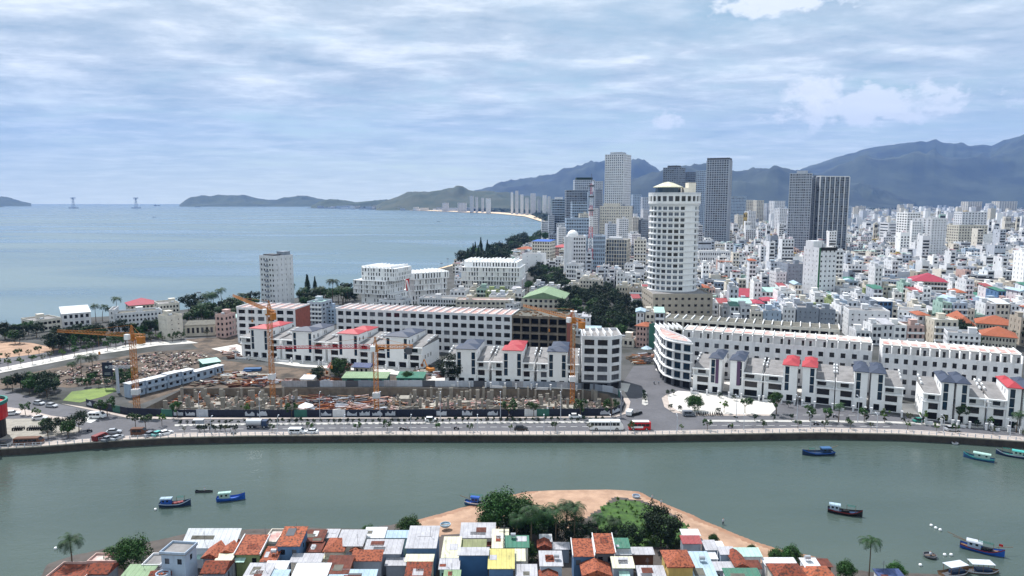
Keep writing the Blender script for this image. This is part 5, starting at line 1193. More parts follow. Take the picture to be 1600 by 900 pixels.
for i, u in enumerate(range(312, 372, 8)): put(SH, tuple(G(u, 674.5) + Vector((0, 0, .1))), 1.3, 'dense shrub in the promenade hedge bed', 'hedge bed shrubs', rr)
# ================================================================== CITY ROOFSCAPE
def pip(u, v, polys): return any(inpoly(u, v, p) for p in polys)
DEV = [(-200, 720), (-200, 480), (300, 470), (470, 480), (540, 520), (527, 480), (890, 492), (900, 540), (985, 545), (1024, 555), (1030, 540), (1090, 514), (1240, 522), (1395, 545), (1412, 540), (1650, 556), (1800, 580), (1800, 760), (-200, 760)]
SEA_P = [(-400, 800), (-400, 300), (640, 300)] + [(u + 14, v) for u, v in COAST[2:24]] + [(480, 480), (300, 500)]
cols = ['white'] * 18 + ['white_clean'] * 9 + ['off_white'] * 7 + ['light_grey'] * 6 + ['grey'] * 3 + ['cream', 'cream', 'bluish', 'bluish', 'pink_wall', 'mint', 'yellow_wall', 'beige', 'lime_wall', 'blue_wall']
NMC = {'white': 'white', 'white_clean': 'bright white', 'off_white': 'off-white', 'light_grey': 'pale grey', 'grey': 'grey', 'cream': 'cream', 'bluish': 'pale blue', 'pink_wall': 'pinkish', 'mint': 'mint green', 'yellow_wall': 'ochre yellow', 'beige': 'beige', 'lime_wall': 'lime green', 'blue_wall': 'blue'}
roofs = [('flat', 'roof_grey', 'flat grey roof')] * 7 + [('flat', 'roof_dirty', 'stained flat roof')] * 6 + [('flat', 'roof_white', 'flat white roof')] * 3 + [('shed', 'zinc_red', 'red sheet roof'), ('shed', 'zinc_mint', 'mint sheet roof'), ('shed', 'zinc', 'grey sheet roof'), ('shed', 'zinc_green', 'green sheet roof'), ('shed', 'zinc_white', 'pale sheet roof'), ('hip', 'tile_orange', 'orange tiled roof'), ('flat', 'roof_grey', 'flat grey roof'), ('flat', 'roof_dirty', 'stained flat roof'), ('flat', 'roof_white', 'flat white roof'), ('flat', 'roof_grey', 'flat grey roof'), ('flat', 'roof_dirty', 'stained flat roof'), ('hip', 'roof_maroon', 'dark red hip roof'), ('gable', 'zinc_blue', 'pale blue gabled roof')]
LM = [('the round tower', 1052, 440), ('the green-striped hotel', 1282, 440), ('the red-roofed white hall', 1165, 468), ('the tile-roofed school', 1540, 520), ('the curved balcony block', 1450, 455), ('the twin towers', 1275, 390), ('the stepped hotel tower', 1440, 380), ('the arcaded building', 1580, 476), ('the long grey building', 1560, 450), ('the domed hotel', 905, 420), ('the park trees', 940, 490), ('the square-windowed block', 1355, 505), ('the rear terrace', 1200, 512), ('the ribbed tower', 1118, 370), ('the beige apartment block', 1517, 375), ('the green-roofed hall', 848, 475), ('the radio mast', 922, 400), ('the lime house', 1333, 410), ('the yellow building', 1225, 405), ('the slate grey block', 1246, 440), ('the resort buildings', 700, 440), ('the cream stair tower', 1364, 470), ('the cream hotel', 1533, 425), ('the pale green hall', 1362, 392)]
FW = {11: 'eleven', 3: 'three', 4: 'four', 5: 'five', 6: 'six', 2: 'two', 7: 'seven', 8: 'eight'}
th = R(-9); ct, st_ = math.cos(th), math.sin(th)
cells = []; rr = random.Random(77)
OCB = [(min(p[0] for p in o), max(p[0] for p in o), min(p[1] for p in o), max(p[1] for p in o), o) for o in OCC]
def free(x, y, r):
    for a, b, c, d, o in OCB:
        if a - r < x < b + r and c - r < y < d + r:
            for dx, dy in ((0, 0), (r, r), (-r, r), (r, -r), (-r, -r), (r, 0), (-r, 0), (0, r), (0, -r)):
                if inpoly(x + dx, y + dy, o): return False
    return True
Y = 330.
rowi = 0
while Y < 1150:
    dep = rr.uniform(11, 15); X = -180 + rr.uniform(0, 8); run = 0
    while X < 900:
        w = rr.choice((4.2, 4.6, 5, 5, 5.5, 6, 7, 8, 11)) * (1 + (Y > 700) * .4); x = (X + w / 2) * ct - Y * st_ * 1; y = (X + w / 2) * st_ + (Y + dep / 2)
        X += w + .15; run += w
        if run > 75: X += 8; run = 0
        u, v = PX((x, y, 2))
        if u < 560 or u > 1660 or v < 352: continue
        if pip(u, v, PARKS + [DEV, SEA_P]) or not free(x, y, max(w, dep) * .5 - .6): continue
        if u < 715 and v < 470: continue
        if pip(u, v, [[(1015, 560), (1015, 500), (1115, 500), (1240, 518), (1240, 530)]]) and False: continue
        if rr.random() < .06: continue
        cells.append((v, x, y, w, dep, rr.random()))
    rowi += 1; Y += dep + (6.5 if rowi % 2 == 0 else .6)
cells.sort(reverse=True)
print('cells', len(cells))
def hfloors(q, v, u):
    f = 2 if q < .26 else 3 if q < .54 else 4 if q < .78 else 5 if q < .91 else 6 if q < .96 else 8 if q < .985 else 11
    if v > 480: f = min(f, 4 if v > 500 else 6)
    if u < 870: f = min(f, 3)
    return f
stuff_mb = MB(); SM = ['white', 'white_clean', 'off_white', 'light_grey', 'grey', 'cream', 'bluish', 'pink_wall', 'mint', 'yellow_wall', 'roof_grey', 'roof_dirty', 'roof_white', 'zinc_red', 'zinc_mint', 'tile_orange', 'glass', 'dark_grey', 'zinc_blue', 'roof_maroon', 'beige', 'silver']
SI = {k: i for i, k in enumerate(SM)}
def quick_house(x, y, w, d, h, wall, roof, rz, fl, wins=True):
    c, s_ = math.cos(rz), math.sin(rz); mb = stuff_mb; n0 = len(mb.v)
    wi, ri = SI.get(wall, 0), SI.get(roof, 10)
    mb.box(-w / 2, w / 2, -d / 2, d / 2, 0, h - .8, wi, ri, bot=False)
    mb.box(-w / 2 - .003, w / 2 + .003, -d / 2 - .003, -d / 2 + .25, h - .8, h, wi, bot=False); mb.box(-w / 2 - .003, -w / 2 + .25, -d / 2 + .25, d / 2, h - .8, h, wi, bot=False); mb.box(w / 2 - .25, w / 2 + .003, -d / 2 + .25, d / 2, h - .8, h, wi, bot=False)
    q = rr.random()
    if q < .75: a = rr.uniform(-w / 2 + .4, w / 2 - 2.6) if w > 4 else -1; b = rr.uniform(-d / 4, d / 2 - 3.4); mb.box(a, a + min(3, w * .5), b, b + 3, h - .8, h + 1.8, wi if q < .5 else SI['white'], SI['roof_white'], bot=False)
    if q > .4 and wins: a = rr.uniform(-w / 2 + 1, w / 2 - 1); b = rr.uniform(-d / 2 + 1, d / 4); mb.tube((a - .6, b, h + .5), (a + .6, b, h + .5), .5, n=6, m=SI['silver'])
    if .3 < q < .5: mb.box(-w / 2 + .3, w / 2 - .3, -d / 2 + 1, 0, h + 1.4, h + 1.5, SI[rr.choice(['zinc_red', 'zinc_mint', 'zinc_blue', 'tile_orange', 'roof_white', 'zinc_red'])])
    if wins:
        fh = (h - .8) / fl; nb = max(1, int(w / 2.6))
        for f in range(fl):
            if rr.random() < .1: continue
            z0 = f * fh + fh * .28; z1 = f * fh + fh * .82
            if rr.random() < .35: mb.poly([(-w / 2 + .5, -d / 2 - .02, z0), (w / 2 - .5, -d / 2 - .02, z0), (w / 2 - .5, -d / 2 - .02, z1), (-w / 2 + .5, -d / 2 - .02, z1)], SI['glass'])
            else:
                for k in range(nb):
                    a = -w / 2 + w * (k + .25) / nb; b = a + w * .5 / nb; mb.poly([(a, -d / 2 - .02, z0), (b, -d / 2 - .02, z0), (b, -d / 2 - .02, z1), (a, -d / 2 - .02, z1)], SI['glass'])
            if rr.random() < .5: mb.box(-w / 2, w / 2, -d / 2 - .9, -d / 2 - .03, f * fh, f * fh + .9 if rr.random() < .5 else f * fh + .15, SI['white'])
            if rr.random() < .5:
                sx = -w / 2 - .02 if x > 0 else w / 2 + .02; b = rr.uniform(-d / 2 + 1, d / 2 - 2); p = [(sx, b, z0), (sx, b + 1.1, z0), (sx, b + 1.1, z1), (sx, b, z1)]; mb.poly(p, SI['glass'])
    for k in range(n0, len(mb.v)):
        px_, py_, pz = mb.v[k]; mb.v[k] = (x + px_ * c - py_ * s_, y + px_ * s_ + py_ * c, pz + 2)
for i, (v, x, y, w, dep, q) in enumerate(cells):
    u, _ = PX((x, y, 2)); fl = hfloors(q, v, u); h = fl * 3.3 + .8; wall = rr.choice(cols if fl < 6 else cols[:43]); ro = rr.choice(roofs); rz = th + rr.choice((0, 0, .03, -.04, .08))
    if i < 292:
        a = Vector((x - (w / 2) * math.cos(rz) + dep / 2 * math.sin(rz), y - (w / 2) * math.sin(rz) - dep / 2 * math.cos(rz), 2)); b = a + Vector((math.cos(rz), math.sin(rz), 0)) * w
        l0 = min(LM, key=lambda l: math.hypot(l[1] - u, (l[2] - v) * 1.6)); du, dv = u - l0[1], v - l0[2]
        rel = ('behind' if dv < -9 else 'before' if dv > 12 and abs(du) < dv * 3 else 'beside')
        o = building('town_house', f'{NMC[wall]} {FW[fl]}-storey house, {ro[2]}, {rel} {l0[0]}', 'house', a, b, h, dep, fl, max(1, round(w / 2.7)), 3, wall=wall, ww=rr.choice((.42, .5, .6, .7)), wh=.52, style='d', roof=ro[0], rm=ro[1], rise=rr.uniform(.6, 1.6),
                     group='town houses', balcony=rr.random() < .45, clutter=2 if rr.random() < .8 else 1, margin=.25, sww=.16, maxn=40 if i < 130 else 0, par=.8)
        LBL.append(o.root)
    else: quick_house(x, y, w, dep, h, wall, ro[1], rz, fl, wins=v > 362)
# the plain beyond, thinning out towards the hills
Y = 1150.
while Y < 5600:
    stp = 9.5 + (Y - 1150) * .0065; xl, xr = -.02 * Y + 60, .76 * Y
    X = xl
    while X < xr:
        w = stp * rr.uniform(.45, 1.0); X += w * rr.uniform(1.0, 1.6); x = X; y = Y + rr.uniform(-stp * .5, stp * .5)
        u, v = PX((x, y, 2))
        if u > 1650 or u < 866 or pip(u, v, PARKS) or not free(x, y, w * .6): continue
        if noise.noise(Vector((x / 300, y / 300, 3))) < -.32: continue
        h = rr.choice((6, 8, 10, 12, 14, 17)) * (1 if rr.random() < .955 else rr.uniform(1.5, 3.2)); quick_house(x, y, w, w * rr.uniform(.8, 1.6), h, rr.choice(cols), rr.choice(roofs)[1], th + rr.choice((0, .1, -.2)), 4, wins=Y < 1500)
    Y += stp * rr.uniform(1.1, 1.6)
for k in range(90):      # low settlement on the headland shore
    u = rr.uniform(500, 740); p = G(u, rr.uniform(324.2, 326) + (u - 500) * .018, 2); quick_house(p.x, p.y, rr.uniform(20, 60), 30, rr.uniform(8, 26), rr.choice(['white', 'off_white', 'light_grey']), 'roof_white', 0, 4, wins=False)
tag(stuff_mb.build('distant_houses', SM), 'dense mass of small white houses covering the plain as far as the hills', 'houses', kind='stuff')
# tree masses too far to count
mb = MB(); r2 = random.Random(8)
def blob(x, y, r, h):
    for k in range(10):
        a = r2.uniform(0, 6.28); q = r2.uniform(0, 1); p = Vector((x + r * q * math.cos(a), y + r * q * math.sin(a), 2 + h * (1 - q * q) * r2.uniform(.4, 1)))
        n = Vector((r2.gauss(0, .6), r2.gauss(-.3, .6), 1)).normalized(); u_ = n.orthogonal().normalized(); v_ = n.cross(u_); s = r * .5; mb.poly([p - u_ * s, p - v_ * s, p + u_ * s, p + v_ * s])
for k in range(9000):
    y = r2.uniform(480, 5400) ** 1.0; x = r2.uniform(0, .76) * y; u, v = PX((x, y, 2))
    if u < 880 or u > 1650 or pip(u, v, [DEV]): continue
    nn = noise.noise(Vector((x / 260, y / 260, 9)))
    if nn < (-.08 if y < 1200 else -.2): continue
    if not free(x, y, 3): continue
    blob(x, y, 3.5 + y * .003, 8 + y * .0015)
for k in range(1500):
    u = r2.uniform(500, 872); v = lerp([(500, 325), (620, 326.6), (700, 328.6), (780, 331), (830, 334), (862, 342), (872, 352)], u) - r2.uniform(0, 2.6) + (0 if u < 840 else r2.uniform(-4, 4)); p = G(u, v)
    blob(p.x, p.y, 22, 12)
tag(mb.build('far_woods', 'leaf_dark'), 'dark woods and garden trees scattered between the far houses', 'woods', kind='stuff')
# ================================================================== BUILDING SITE
def fnd(label, u0, u1, seed, ncol=14, walls=7, light='concrete'):
    rr = random.Random(seed); o = G(u0, 645, -1.2); x0 = G(u0, 640, 2).x; x1 = G(u1, 640, 2).x
    f = thing('unfinished_foundation', label, 'foundation', (x0, 231, -1.2), 0, 'unfinished foundations in the pit'); Wd = x1 - x0
    for k in range(ncol):
        x = Wd * (k + .5) / ncol + rr.uniform(-.8, .8)
        for y in (3 + rr.uniform(-1, 1), 15 + rr.uniform(-2, 2), 27 + rr.uniform(-2, 2)):
            if rr.random() < .2: continue
            h = rr.uniform(2.6, 5.2); w = rr.choice((.35, .45, .7)); mb = MB(); mb.box(x - w, x + w, y - .4, y + .4, 0, h)
            for q in range(4): mb.tube((x - w * .6 + q * w * .4, y, h), (x - w * .6 + q * w * .4, y, h + .8), .04, n=3)
            mb.build('column', light, f)
    for k in range(walls):
        x = Wd * (k + .3) / walls; y = rr.uniform(1, 12); L = rr.uniform(4, 9); h = rr.uniform(1.6, 3.6); mb = MB()
        if rr.random() < .6: mb.prism([(x, y), (x + L, y), (x + L, y + .35), (x, y + .35)], 0, h)
        else:
            i = mb.vs([(x, y, 0), (x + L, y, 0), (x + L, y, h + 1), (x, y, .6), (x, y + .4, 0), (x + L, y + .4, 0), (x + L, y + .4, h + 1), (x, y + .4, .6)])
            for q in ((0, 1, 2, 3), (5, 4, 7, 6), (3, 2, 6, 7), (1, 5, 6, 2), (4, 0, 3, 7)): mb.f.append(tuple(i + z for z in q)); mb.m.append(0)
        mb.build('wall', light, f)
    mb = MB()
    for k in range(int(Wd / 7)):
        x = k * 7 + rr.uniform(0, 2); y = rr.uniform(2, 26); mb.box(x, x + rr.uniform(3, 6), y, y + rr.uniform(2, 5), .02, rr.uniform(.3, 1.6))
    tag(mb.build('slab', 'concrete', f), kind='stuff')
    return f
fnd('grey stair-like concrete walls and columns in the pit nearest the first crane', 236, 402, 3, 22, 22)
fnd('concrete columns and low walls in the pit between the second and third crane', 404, 440, 5, 5, 6)
fnd('pale concrete columns and slabs in the pit right of the third crane', 604, 780, 7, 20, 16)
fnd('pale concrete piers and slabs at the side-street end of the pit', 782, 950, 9, 16, 14)
PNM = ['steel_rust', 'wood', 'raw_concrete', 'light_grey', 'dark_grey', 'roof_pink', 'brown', 'off_white', 'rust']
PW = {'steel_rust': 'rusty orange steel', 'wood': 'brown timber', 'raw_concrete': 'grey concrete', 'light_grey': 'pale grey formwork', 'dark_grey': 'dark grey scaffold', 'roof_pink': 'pinkish brick', 'brown': 'dark brown timber', 'off_white': 'pale block', 'rust': 'reddish plate'}
def pile(u, v, z=2., rr=rnd, mat=None, s=1., zone='building yard'):
    m = mat or rr.choice(PNM); p = G(u, v, z); mb = MB(); L = rr.uniform(2.5, 7) * s; n = int(rr.uniform(9, 20))
    for k in range(n):
        a = rr.gauss(0, .18 if L > 4 else .6); y = rr.uniform(-L * .3, L * .3); lz = (k * .6 / n) * rr.uniform(.6, 2.2) * s + .02
        mb.rbox((rr.uniform(-.8, .8), y), a, L * rr.uniform(.5, 1), rr.uniform(.15, .7) * s, lz, lz + rr.uniform(.12, .4) * s, rr.choice((0, 0, 0, 1)), tilt=rr.gauss(0, .05))
    o = mb.build('material_pile', [m, rr.choice(PNM)], None, (p.x, p.y, p.z), rr.uniform(-.5, .5)); tag(o, f'heap of {PW[m]} pieces in the {zone}', 'heap', 'heaps of building material'); LBL.append(o); return o
rr = random.Random(21)
def zone(poly, n, z, name, mats=None, s=1.):
    us = [p[0] for p in poly]; vv = [p[1] for p in poly]; k = 0
    while k < n:
        u, v = rr.uniform(min(us), max(us)), rr.uniform(min(vv), max(vv))
        if inpoly(u, v, poly): pile(u, v, z, rr, rr.choice(mats) if mats else None, s); k += 1
zone([(300, 603), (360, 583), (420, 584), (440, 600), (400, 604)], 60, 2, 'yard beside the site cabins')
zone([(440, 600), (450, 588), (520, 590), (560, 596), (600, 601), (440, 604)], 40, 2, 'yard behind the pit', s=.8)
zone([(445, 622), (600, 622), (602, 648), (440, 648)], 90, -1.1, 'middle of the pit', ['steel_rust', 'wood', 'dark_grey', 'roof_pink', 'brown', 'light_grey', 'dark_grey', 'rust'])
zone([(470, 640), (595, 640), (595, 652), (470, 652)], 12, -1.1, 'front of the middle pit', ['steel_rust'], .9)
zone([(610, 630), (940, 630), (940, 655), (610, 655)], 60, -1.1, 'right half of the pit')
zone([(640, 580), (690, 585), (700, 598), (650, 592)], 10, 2, 'ground beside the yellow digger')
zone([(978, 556), (1026, 556), (1026, 568), (985, 568)], 16, 2, 'scrap market by the pink house', ['dark_grey', 'brown', 'steel_rust', 'roof_pink', 'wood'])
zone([(230, 618), (300, 612), (400, 612), (420, 640), (240, 646)], 26, -1.1, 'left end of the pit', ['steel_rust', 'wood', 'dark_grey', 'brown'])
zone([(350, 540), (385, 545), (372, 560), (340, 556)], 7, 2, 'market yard')
# rubble of the cleared lot: nobody could count it
mb = MB(); rb_ = [(20, 600), (60, 590), (120, 575), (240, 552), (310, 548), (335, 560), (300, 572), (215, 600), (130, 602), (60, 602)]
k = 0
while k < 4200:
    u, v = rr.uniform(20, 335), rr.uniform(548, 604)
    if inpoly(u, v, rb_) and noise.noise(Vector((u / 14, v / 7, 2))) > -.22:
        p = G(u, v, 2); s = rr.uniform(.12, .55); mb.rbox((p.x, p.y), rr.uniform(0, 3), s * 2, s * 1.4, 2.0, 2 + s * rr.uniform(.5, 1.6), rr.choice((0, 2, 2, 3, 1)), tilt=rr.gauss(0, .3))
    k += 1
for q in range(3200):
    u, v = rr.uniform(215, 960), rr.uniform(608, 650); p = G(u, v, -1.2)
    if inpoly(*PX((p.x, p.y, 2)), PIT): s = rr.uniform(.1, .5); mb.rbox((p.x, p.y), rr.uniform(0, 3), s * 2.4, s * 1.2, -1.19, -1.19 + s, rr.choice((0, 1, 2, 3)), tilt=rr.gauss(0, .2))
tag(mb.build('rubble', ['roof_pink', 'off_white', 'dirt', 'dark_grey']), 'broken bricks and rubble strewn over the cleared lots', 'rubble', kind='stuff')
# hoarding with its panels
hd = thing('site_hoarding', 'dark blue site hoarding with pale and green panels along the boulevard', 'hoarding', (0, 0, 0)); hw = [G(u, v, 2) for u, v in HOARD]; rr = random.Random(4)
pan = 0
for a, b in zip(hw, hw[1:]):
    L = (b - a).length; n = max(1, round(L / 4.2)); d = (b - a).normalized(); rz = math.atan2(d.y, d.x)
    for k in range(n):
        q = a + (b - a) * (k / n); w = L / n - .06; kind = rr.choices(['navy_panel', 'white', 'green_panel', 'light_grey'], [78, 7, 11, 4])[0]
        mb = MB(); mb.box(0, w, -.06, .06, 0, 2.5, 0)
        if kind == 'navy_panel' and rr.random() < .35:      # pale landscape picture on the panel
            pts = [(w * .1, .4)] + [(w * (.1 + .8 * i / 7), 1.0 + rr.uniform(0, 1.1)) for i in range(8)] + [(w * .9, .4)]
            mb.poly([(x, -.064, z) for x, z in pts], 1)
        mb.build('panel', [kind, 'light_grey'], hd, q, rz)
mb = MB()
for a, b in zip(hw, hw[1:]):
    L = (b - a).length; n = max(1, round(L / 4.2))
    for k in range(n + 1): q = a + (b - a) * (k / n); mb.box(q.x - .07, q.x + .07, q.y + .07, q.y + .2, 2, 4.7)
tag(mb.build('post', 'dark_grey', hd), kind='stuff')
gf = thing('sheet_fence', 'grey corrugated sheet fence along the rear edge of the pit', 'fence', (0, 0, 0)); gl = [G(*q, 2) for q in [(440, 604.5), (520, 604.4), (600, 604), (700, 604.2), (800, 604.8), (870, 605.6), (925, 609), (958, 614), (968, 618)]]
for a, b in zip(gl, gl[1:]):
    L = (b - a).length; n = max(1, round(L / 5)); d = (b - a).normalized(); rz = math.atan2(d.y, d.x)
    for k in range(n): q = a + (b - a) * (k / n); mb = MB(); mb.box(0, L / n - .03, -.05, .05, 0, 2.4 + rr.uniform(-.1, .15)); mb.build('panel', rr.choice(['zinc', 'grey', 'grey', 'dark_grey', 'light_grey']), gf, q, rz)
# row of white two-storey site cabins
ca, cb_ = G(203, 622), G(352, 583); cd_ = (cb_ - ca).normalized(); cl = (cb_ - ca).length; crz = math.atan2(cd_.y, cd_.x); t = 0
for i, (L, hh, lab) in enumerate([(.15, 5.2, 'nearest the first crane mast'), (.20, 5.0, 'second in the row from the crane mast'), (.14, 5.3, 'with a stair in the middle of the row'), (.13, 5.0, 'next to the sheeted shelter'), (.22, 3.6, 'long and low towards the villas'), (.10, 3.6, 'last of the row beside the market yard')]):
    a = ca + cd_ * (t * cl); w = L * cl - .3; t += L + .01
    b = Bd('site_cabin', f'white site cabin block {lab}', 'cabin', (a.x, a.y, 2), crz, 'row of white site cabins', ['bluish', 'dark_grey']); fl = 2 if hh > 4 else 1; n = max(2, int(w / 2.4))
    b.block(0, w, 0, 3.2, 0, hh, grid_holes(w, 0, hh / fl, fl, n, .45, .4, .35, 'd'), [], grid_holes(3.2, 0, hh / fl, fl, 1, .3, .4, .35, 'd'), dep=.1)
    b.part('roof', 'zinc_white', lambda m: m.box(-.2, w + .2, -.5, 3.5, hh + .01, hh + .2))
    if fl == 2: b.part('gallery', 'bluish', lambda m: (m.box(0, w, -.9, -.01, hh / 2 - .1, hh / 2), m.box(0, w, -.9, -.84, hh / 2 + .01, hh / 2 + .9)))
    b.occ(0, w, 0, 3.2); b.finish()
for (uA, vA, uB, vB, h, d, rm, lab) in [(535, 600.5, 604, 601, 2.6, 7, 'zinc_pale_green', 'long low shed with pale green roof behind the pit fence'), (620, 601, 661, 601.5, 2.8, 7, 'zinc_green', 'small shed with dark green roof right of the third crane'), (514, 585, 540, 586, 3.0, 6, 'roof_red', 'hut with bright red roof beside the yard trees'), (470, 602, 489, 602.5, 2.5, 4, 'zinc_white', 'little guard hut with a white roof behind the pit'), (553, 583, 577, 584, 2.6, 5, 'zinc_dark_blue', 'dark shelter between the red hut and the villas'), (318, 580, 345, 576, 3.2, 6, 'zinc_mint', 'teal sheeted shelter behind the site cabins')]:
    a, b_ = G(uA, vA), G(uB, vB); building('shed', lab, 'shed', a, b_, h, d, 1, 3, 2, wall='off_white' if 'hut' in lab else 'green_panel', ww=.5, style='o', roof='gable' if 'red' in lab else 'shed', rm=rm, rise=1.3 if 'red' in lab else .7)
mb = MB(); p = G(395, 579); mb.box(-3.5, 3.5, -1.5, 1.5, 0, 1.1); mb.box(-3.8, 0, -2.4, -1.6, 0, .5); tag(mb.build('tarpaulin_stack', 'deep_blue', None, p, .1), 'bright blue tarpaulin covered stack in the market yard', 'tarpaulin')
mb = MB(); mb.box(-1.6, 1.6, -1.6, 1.6, 0, 4.6); p = G(385, 590)
# tower cranes
def lattice(mb, p, q, w, step=1.6, r=.07, tri=False, taper=1.):
    p, q = Vector(p), Vector(q); d = (q - p); L = d.length; d.normalize(); up = Vector((0, 0, 1)) if abs(d.z) < .8 else Vector((0, 1, 0)); s = d.cross(up).normalized(); u = s.cross(d).normalized(); h = w / 2
    cs = [(-h, -h), (h, -h), (h, h), (-h, h)] if not tri else [(-h, -h), (h, -h), (0, h * 1.4)]
    P = lambda c, t, k: p + d * t + s * c[0] * k + u * c[1] * k
    n = max(2, round(L / step))
    for c in cs: mb.tube(P(c, 0, 1), P(c, L, taper), r, n=4, cap=False)
    for i in range(n):
        t0, t1 = L * i / n, L * (i + 1) / n; k0, k1 = 1 + (taper - 1) * i / n, 1 + (taper - 1) * (i + 1) / n
        for j in range(len(cs)):
            a, b = cs[j], cs[(j + 1) % len(cs)]; mb.tube(P(a, t0, k0), P(b, t1, k1), r * .6, n=3, cap=False); mb.tube(P(b, t0, k0), P(a, t1, k1), r * .6, n=3, cap=False); mb.tube(P(a, t1, k1), P(b, t1, k1), r * .6, n=3, cap=False)
def crane(label, u, vb, vt, jib_px, counter=9, zb=-1.2, col='yellow_crane', jz=0, sleeve=True, jcol=None):
    b = G(u, vb, zb); top = ztop(b, vt); h = top - zb; c = thing('tower_crane', label, 'crane', (b.x, b.y, zb), 0, 'tower cranes over the building site')
    mb = MB(); lattice(mb, (0, 0, 0), (0, 0, h), 1.5, 1.6, .08); mb.build('mast', col, c)
    mb = MB(); mb.box(-1.1, 1.1, -1.1, 1.1, h, h + .5); mb.tube((0, 0, h + .5), (0, 0, h + 2), .9, n=8); mb.build('slewing_ring', col, c)
    e = G(jib_px[0], jib_px[1], top + 1.5 + jz); J = Vector((e.x - b.x, e.y - b.y, jz)); L = J.length; d = J.normalized(); hd_ = Vector((d.x, d.y, 0)).normalized()
    mb = MB(); lattice(mb, Vector((0, 0, h + 1.7)) + hd_ * 1, Vector((0, 0, h + 1.7)) + J, 1.15, 1.5, .07, tri=True, taper=.6); mb.build('jib', jcol or col, c)
    mb = MB(); lattice(mb, Vector((0, 0, h + 1.6)), Vector((0, 0, h + 1.6)) - hd_ * counter, 1.2, 1.6, .09); mb.build('counter_jib', col, c)
    s = Vector((-hd_.y, hd_.x, 0)); cw = Vector((0, 0, h + 1)) - hd_ * (counter - 1.4); mb = MB(); mb.rbox(cw, math.atan2(hd_.y, hd_.x), 2.2, 1.7, h - 1.1, h + 1.3); mb.build('counterweight', 'dark_grey' if jcol else col, c)
    mb = MB(); lattice(mb, (0, 0, h + 1.8), (0, 0, h + 5.2), 1.2, 1.2, .08, taper=.2); mb.tube((0, 0, h + 5.2), Vector((0, 0, h + 2.6)) + J * .62, .05, n=3); mb.tube((0, 0, h + 5.2), Vector((0, 0, h + 2.2)) - hd_ * (counter - 1.5), .05, n=3); mb.build('tower_head', col, c)
    q = Vector((0, 0, 0)) + s * 1.5 + hd_ * .6; mb = MB(); mb.rbox(q, math.atan2(hd_.y, hd_.x), 1.6, 1.3, h + .3, h + 2.2); mb.build('cab', 'white_paint', c)
    if sleeve: mb = MB(); mb.box(-1.15, 1.15, -1.15, 1.15, h * .30, h * .30 + 1.9); mb.build('sign_box', 'white', c)
    hk = J * .45; mb = MB(); mb.tube(Vector((hk.x, hk.y, h + 1.2)), Vector((hk.x, hk.y, h - 5)), .035, n=3); mb.box(hk.x - .3, hk.x + .3, hk.y - .2, hk.y + .2, h - 6, h - 5); mb.build('hook_block', col, c)
    return c
crane('yellow tower crane by the rubble lot with its jib reaching to the palms', 215, 652, 531, (90, 518), 5)
crane('yellow tower crane with raised jib in front of the brick-ended block', 427, 634, 492, (364, 462), 6)
crane('low yellow tower crane with red jib and dark blue counter jib amid the pit', 589, 652, 549, (432, 544), 13, jcol='red_paint')
crane('yellow tower crane standing before the corner block with jib over the terrace roof', 894, 634, 505, (818, 478), 7)
# digger
def digger(label, u, v, rz, s=1.):
    p = G(u, v); d = thing('excavator', label, 'digger', p, rz)
    mb = MB(); [mb.box(-2, 2, y, y + .6, 0, .9) for y in (-1.4, .8)]; mb.build('track', 'dark_grey', d); mb = MB(); mb.box(-1.9, 1.5, -1.3, 1.3, .95, 2.1); mb.build('body', 'yellow_crane', d)
    mb = MB(); mb.box(.2, 1.6, -1.25, -.1, 2.1, 3.2); mb.build('cab', 'glass', d); mb = MB(); mb.tube((1.3, .4, 1.8), (4.3, .4, 5.0), .3, .22, n=4); mb.tube((4.3, .4, 5), (6.2, .4, 2.6), .22, .16, n=4); mb.build('boom', 'yellow_crane', d); mb = MB(); mb.box(5.7, 6.7, 0, .9, 1.5, 2.6); mb.build('bucket', 'steel_rust', d)
digger('yellow excavator with bent arm between the two villa rows', 672, 582, 2.2); digger('orange excavator half hidden in the yard behind the pit', 487, 592, .3)
# masts, poles, signs
b = G(922, 438); rm = thing('radio_mast', 'red and white banded lattice radio mast above the city roofs', 'mast', (b.x, b.y, 2)); h = ztop(b, 287) - 2; n = 9
for k in range(n):
    mb = MB(); w0, w1 = 5.2 - 4 * k / n, 5.2 - 4 * (k + 1) / n; lattice(mb, (0, 0, h * k / n), (0, 0, h * (k + 1) / n), w0, h / n / 3, .10, taper=w1 / w0); mb.build('mast_section', 'red_paint' if k % 2 == 0 else 'white_paint', rm)
mb = MB(); [mb.tube((0, 0, h * t), (0, 0, h * t + 1.4), 2.6, n=8) for t in (.72, .86, .97)]; mb.tube((0, 0, h), (0, 0, h + 9), .2, n=4); mb.build('antenna', 'dark_grey', rm)
def lamp(u, v, z=2.1, h=8.5, two=False, lab=''):
    p = G(u, v, z); l = thing('street_lamp', lab, 'street lamp', p, 0, 'street lamps'); mb = MB(); mb.tube((0, 0, 0), (0, 0, h), .13, .07, 6); mb.build('pole', 'light_grey', l)
    mb = MB()
    for sgn in ((1, -1) if two else (1,)): mb.tube((0, 0, h - .1), (0, sgn * 1.5, h + .3), .06, n=4); mb.box(-.16, .16, sgn * 1.3 - .35, sgn * 1.3 + .35, h + .25, h + .4)
    mb.build('lamp_head', 'light_grey', l); LBL.append(l)
for u in range(300, 960, 94): lamp(u + 12, 653.5, two=False, lab='tall pale street lamp beside the hoarding')
for u in range(330, 1600, 104): lamp(u, lerp(S1, u) + 1.2, h=5, lab='slim dark lamp on the riverside promenade')
for u in (1150, 1245, 1340, 1440, 1540): lamp(u, lerp(MR, u) - 1.2, two=True, lab='tall lamp on the median beyond the side street')
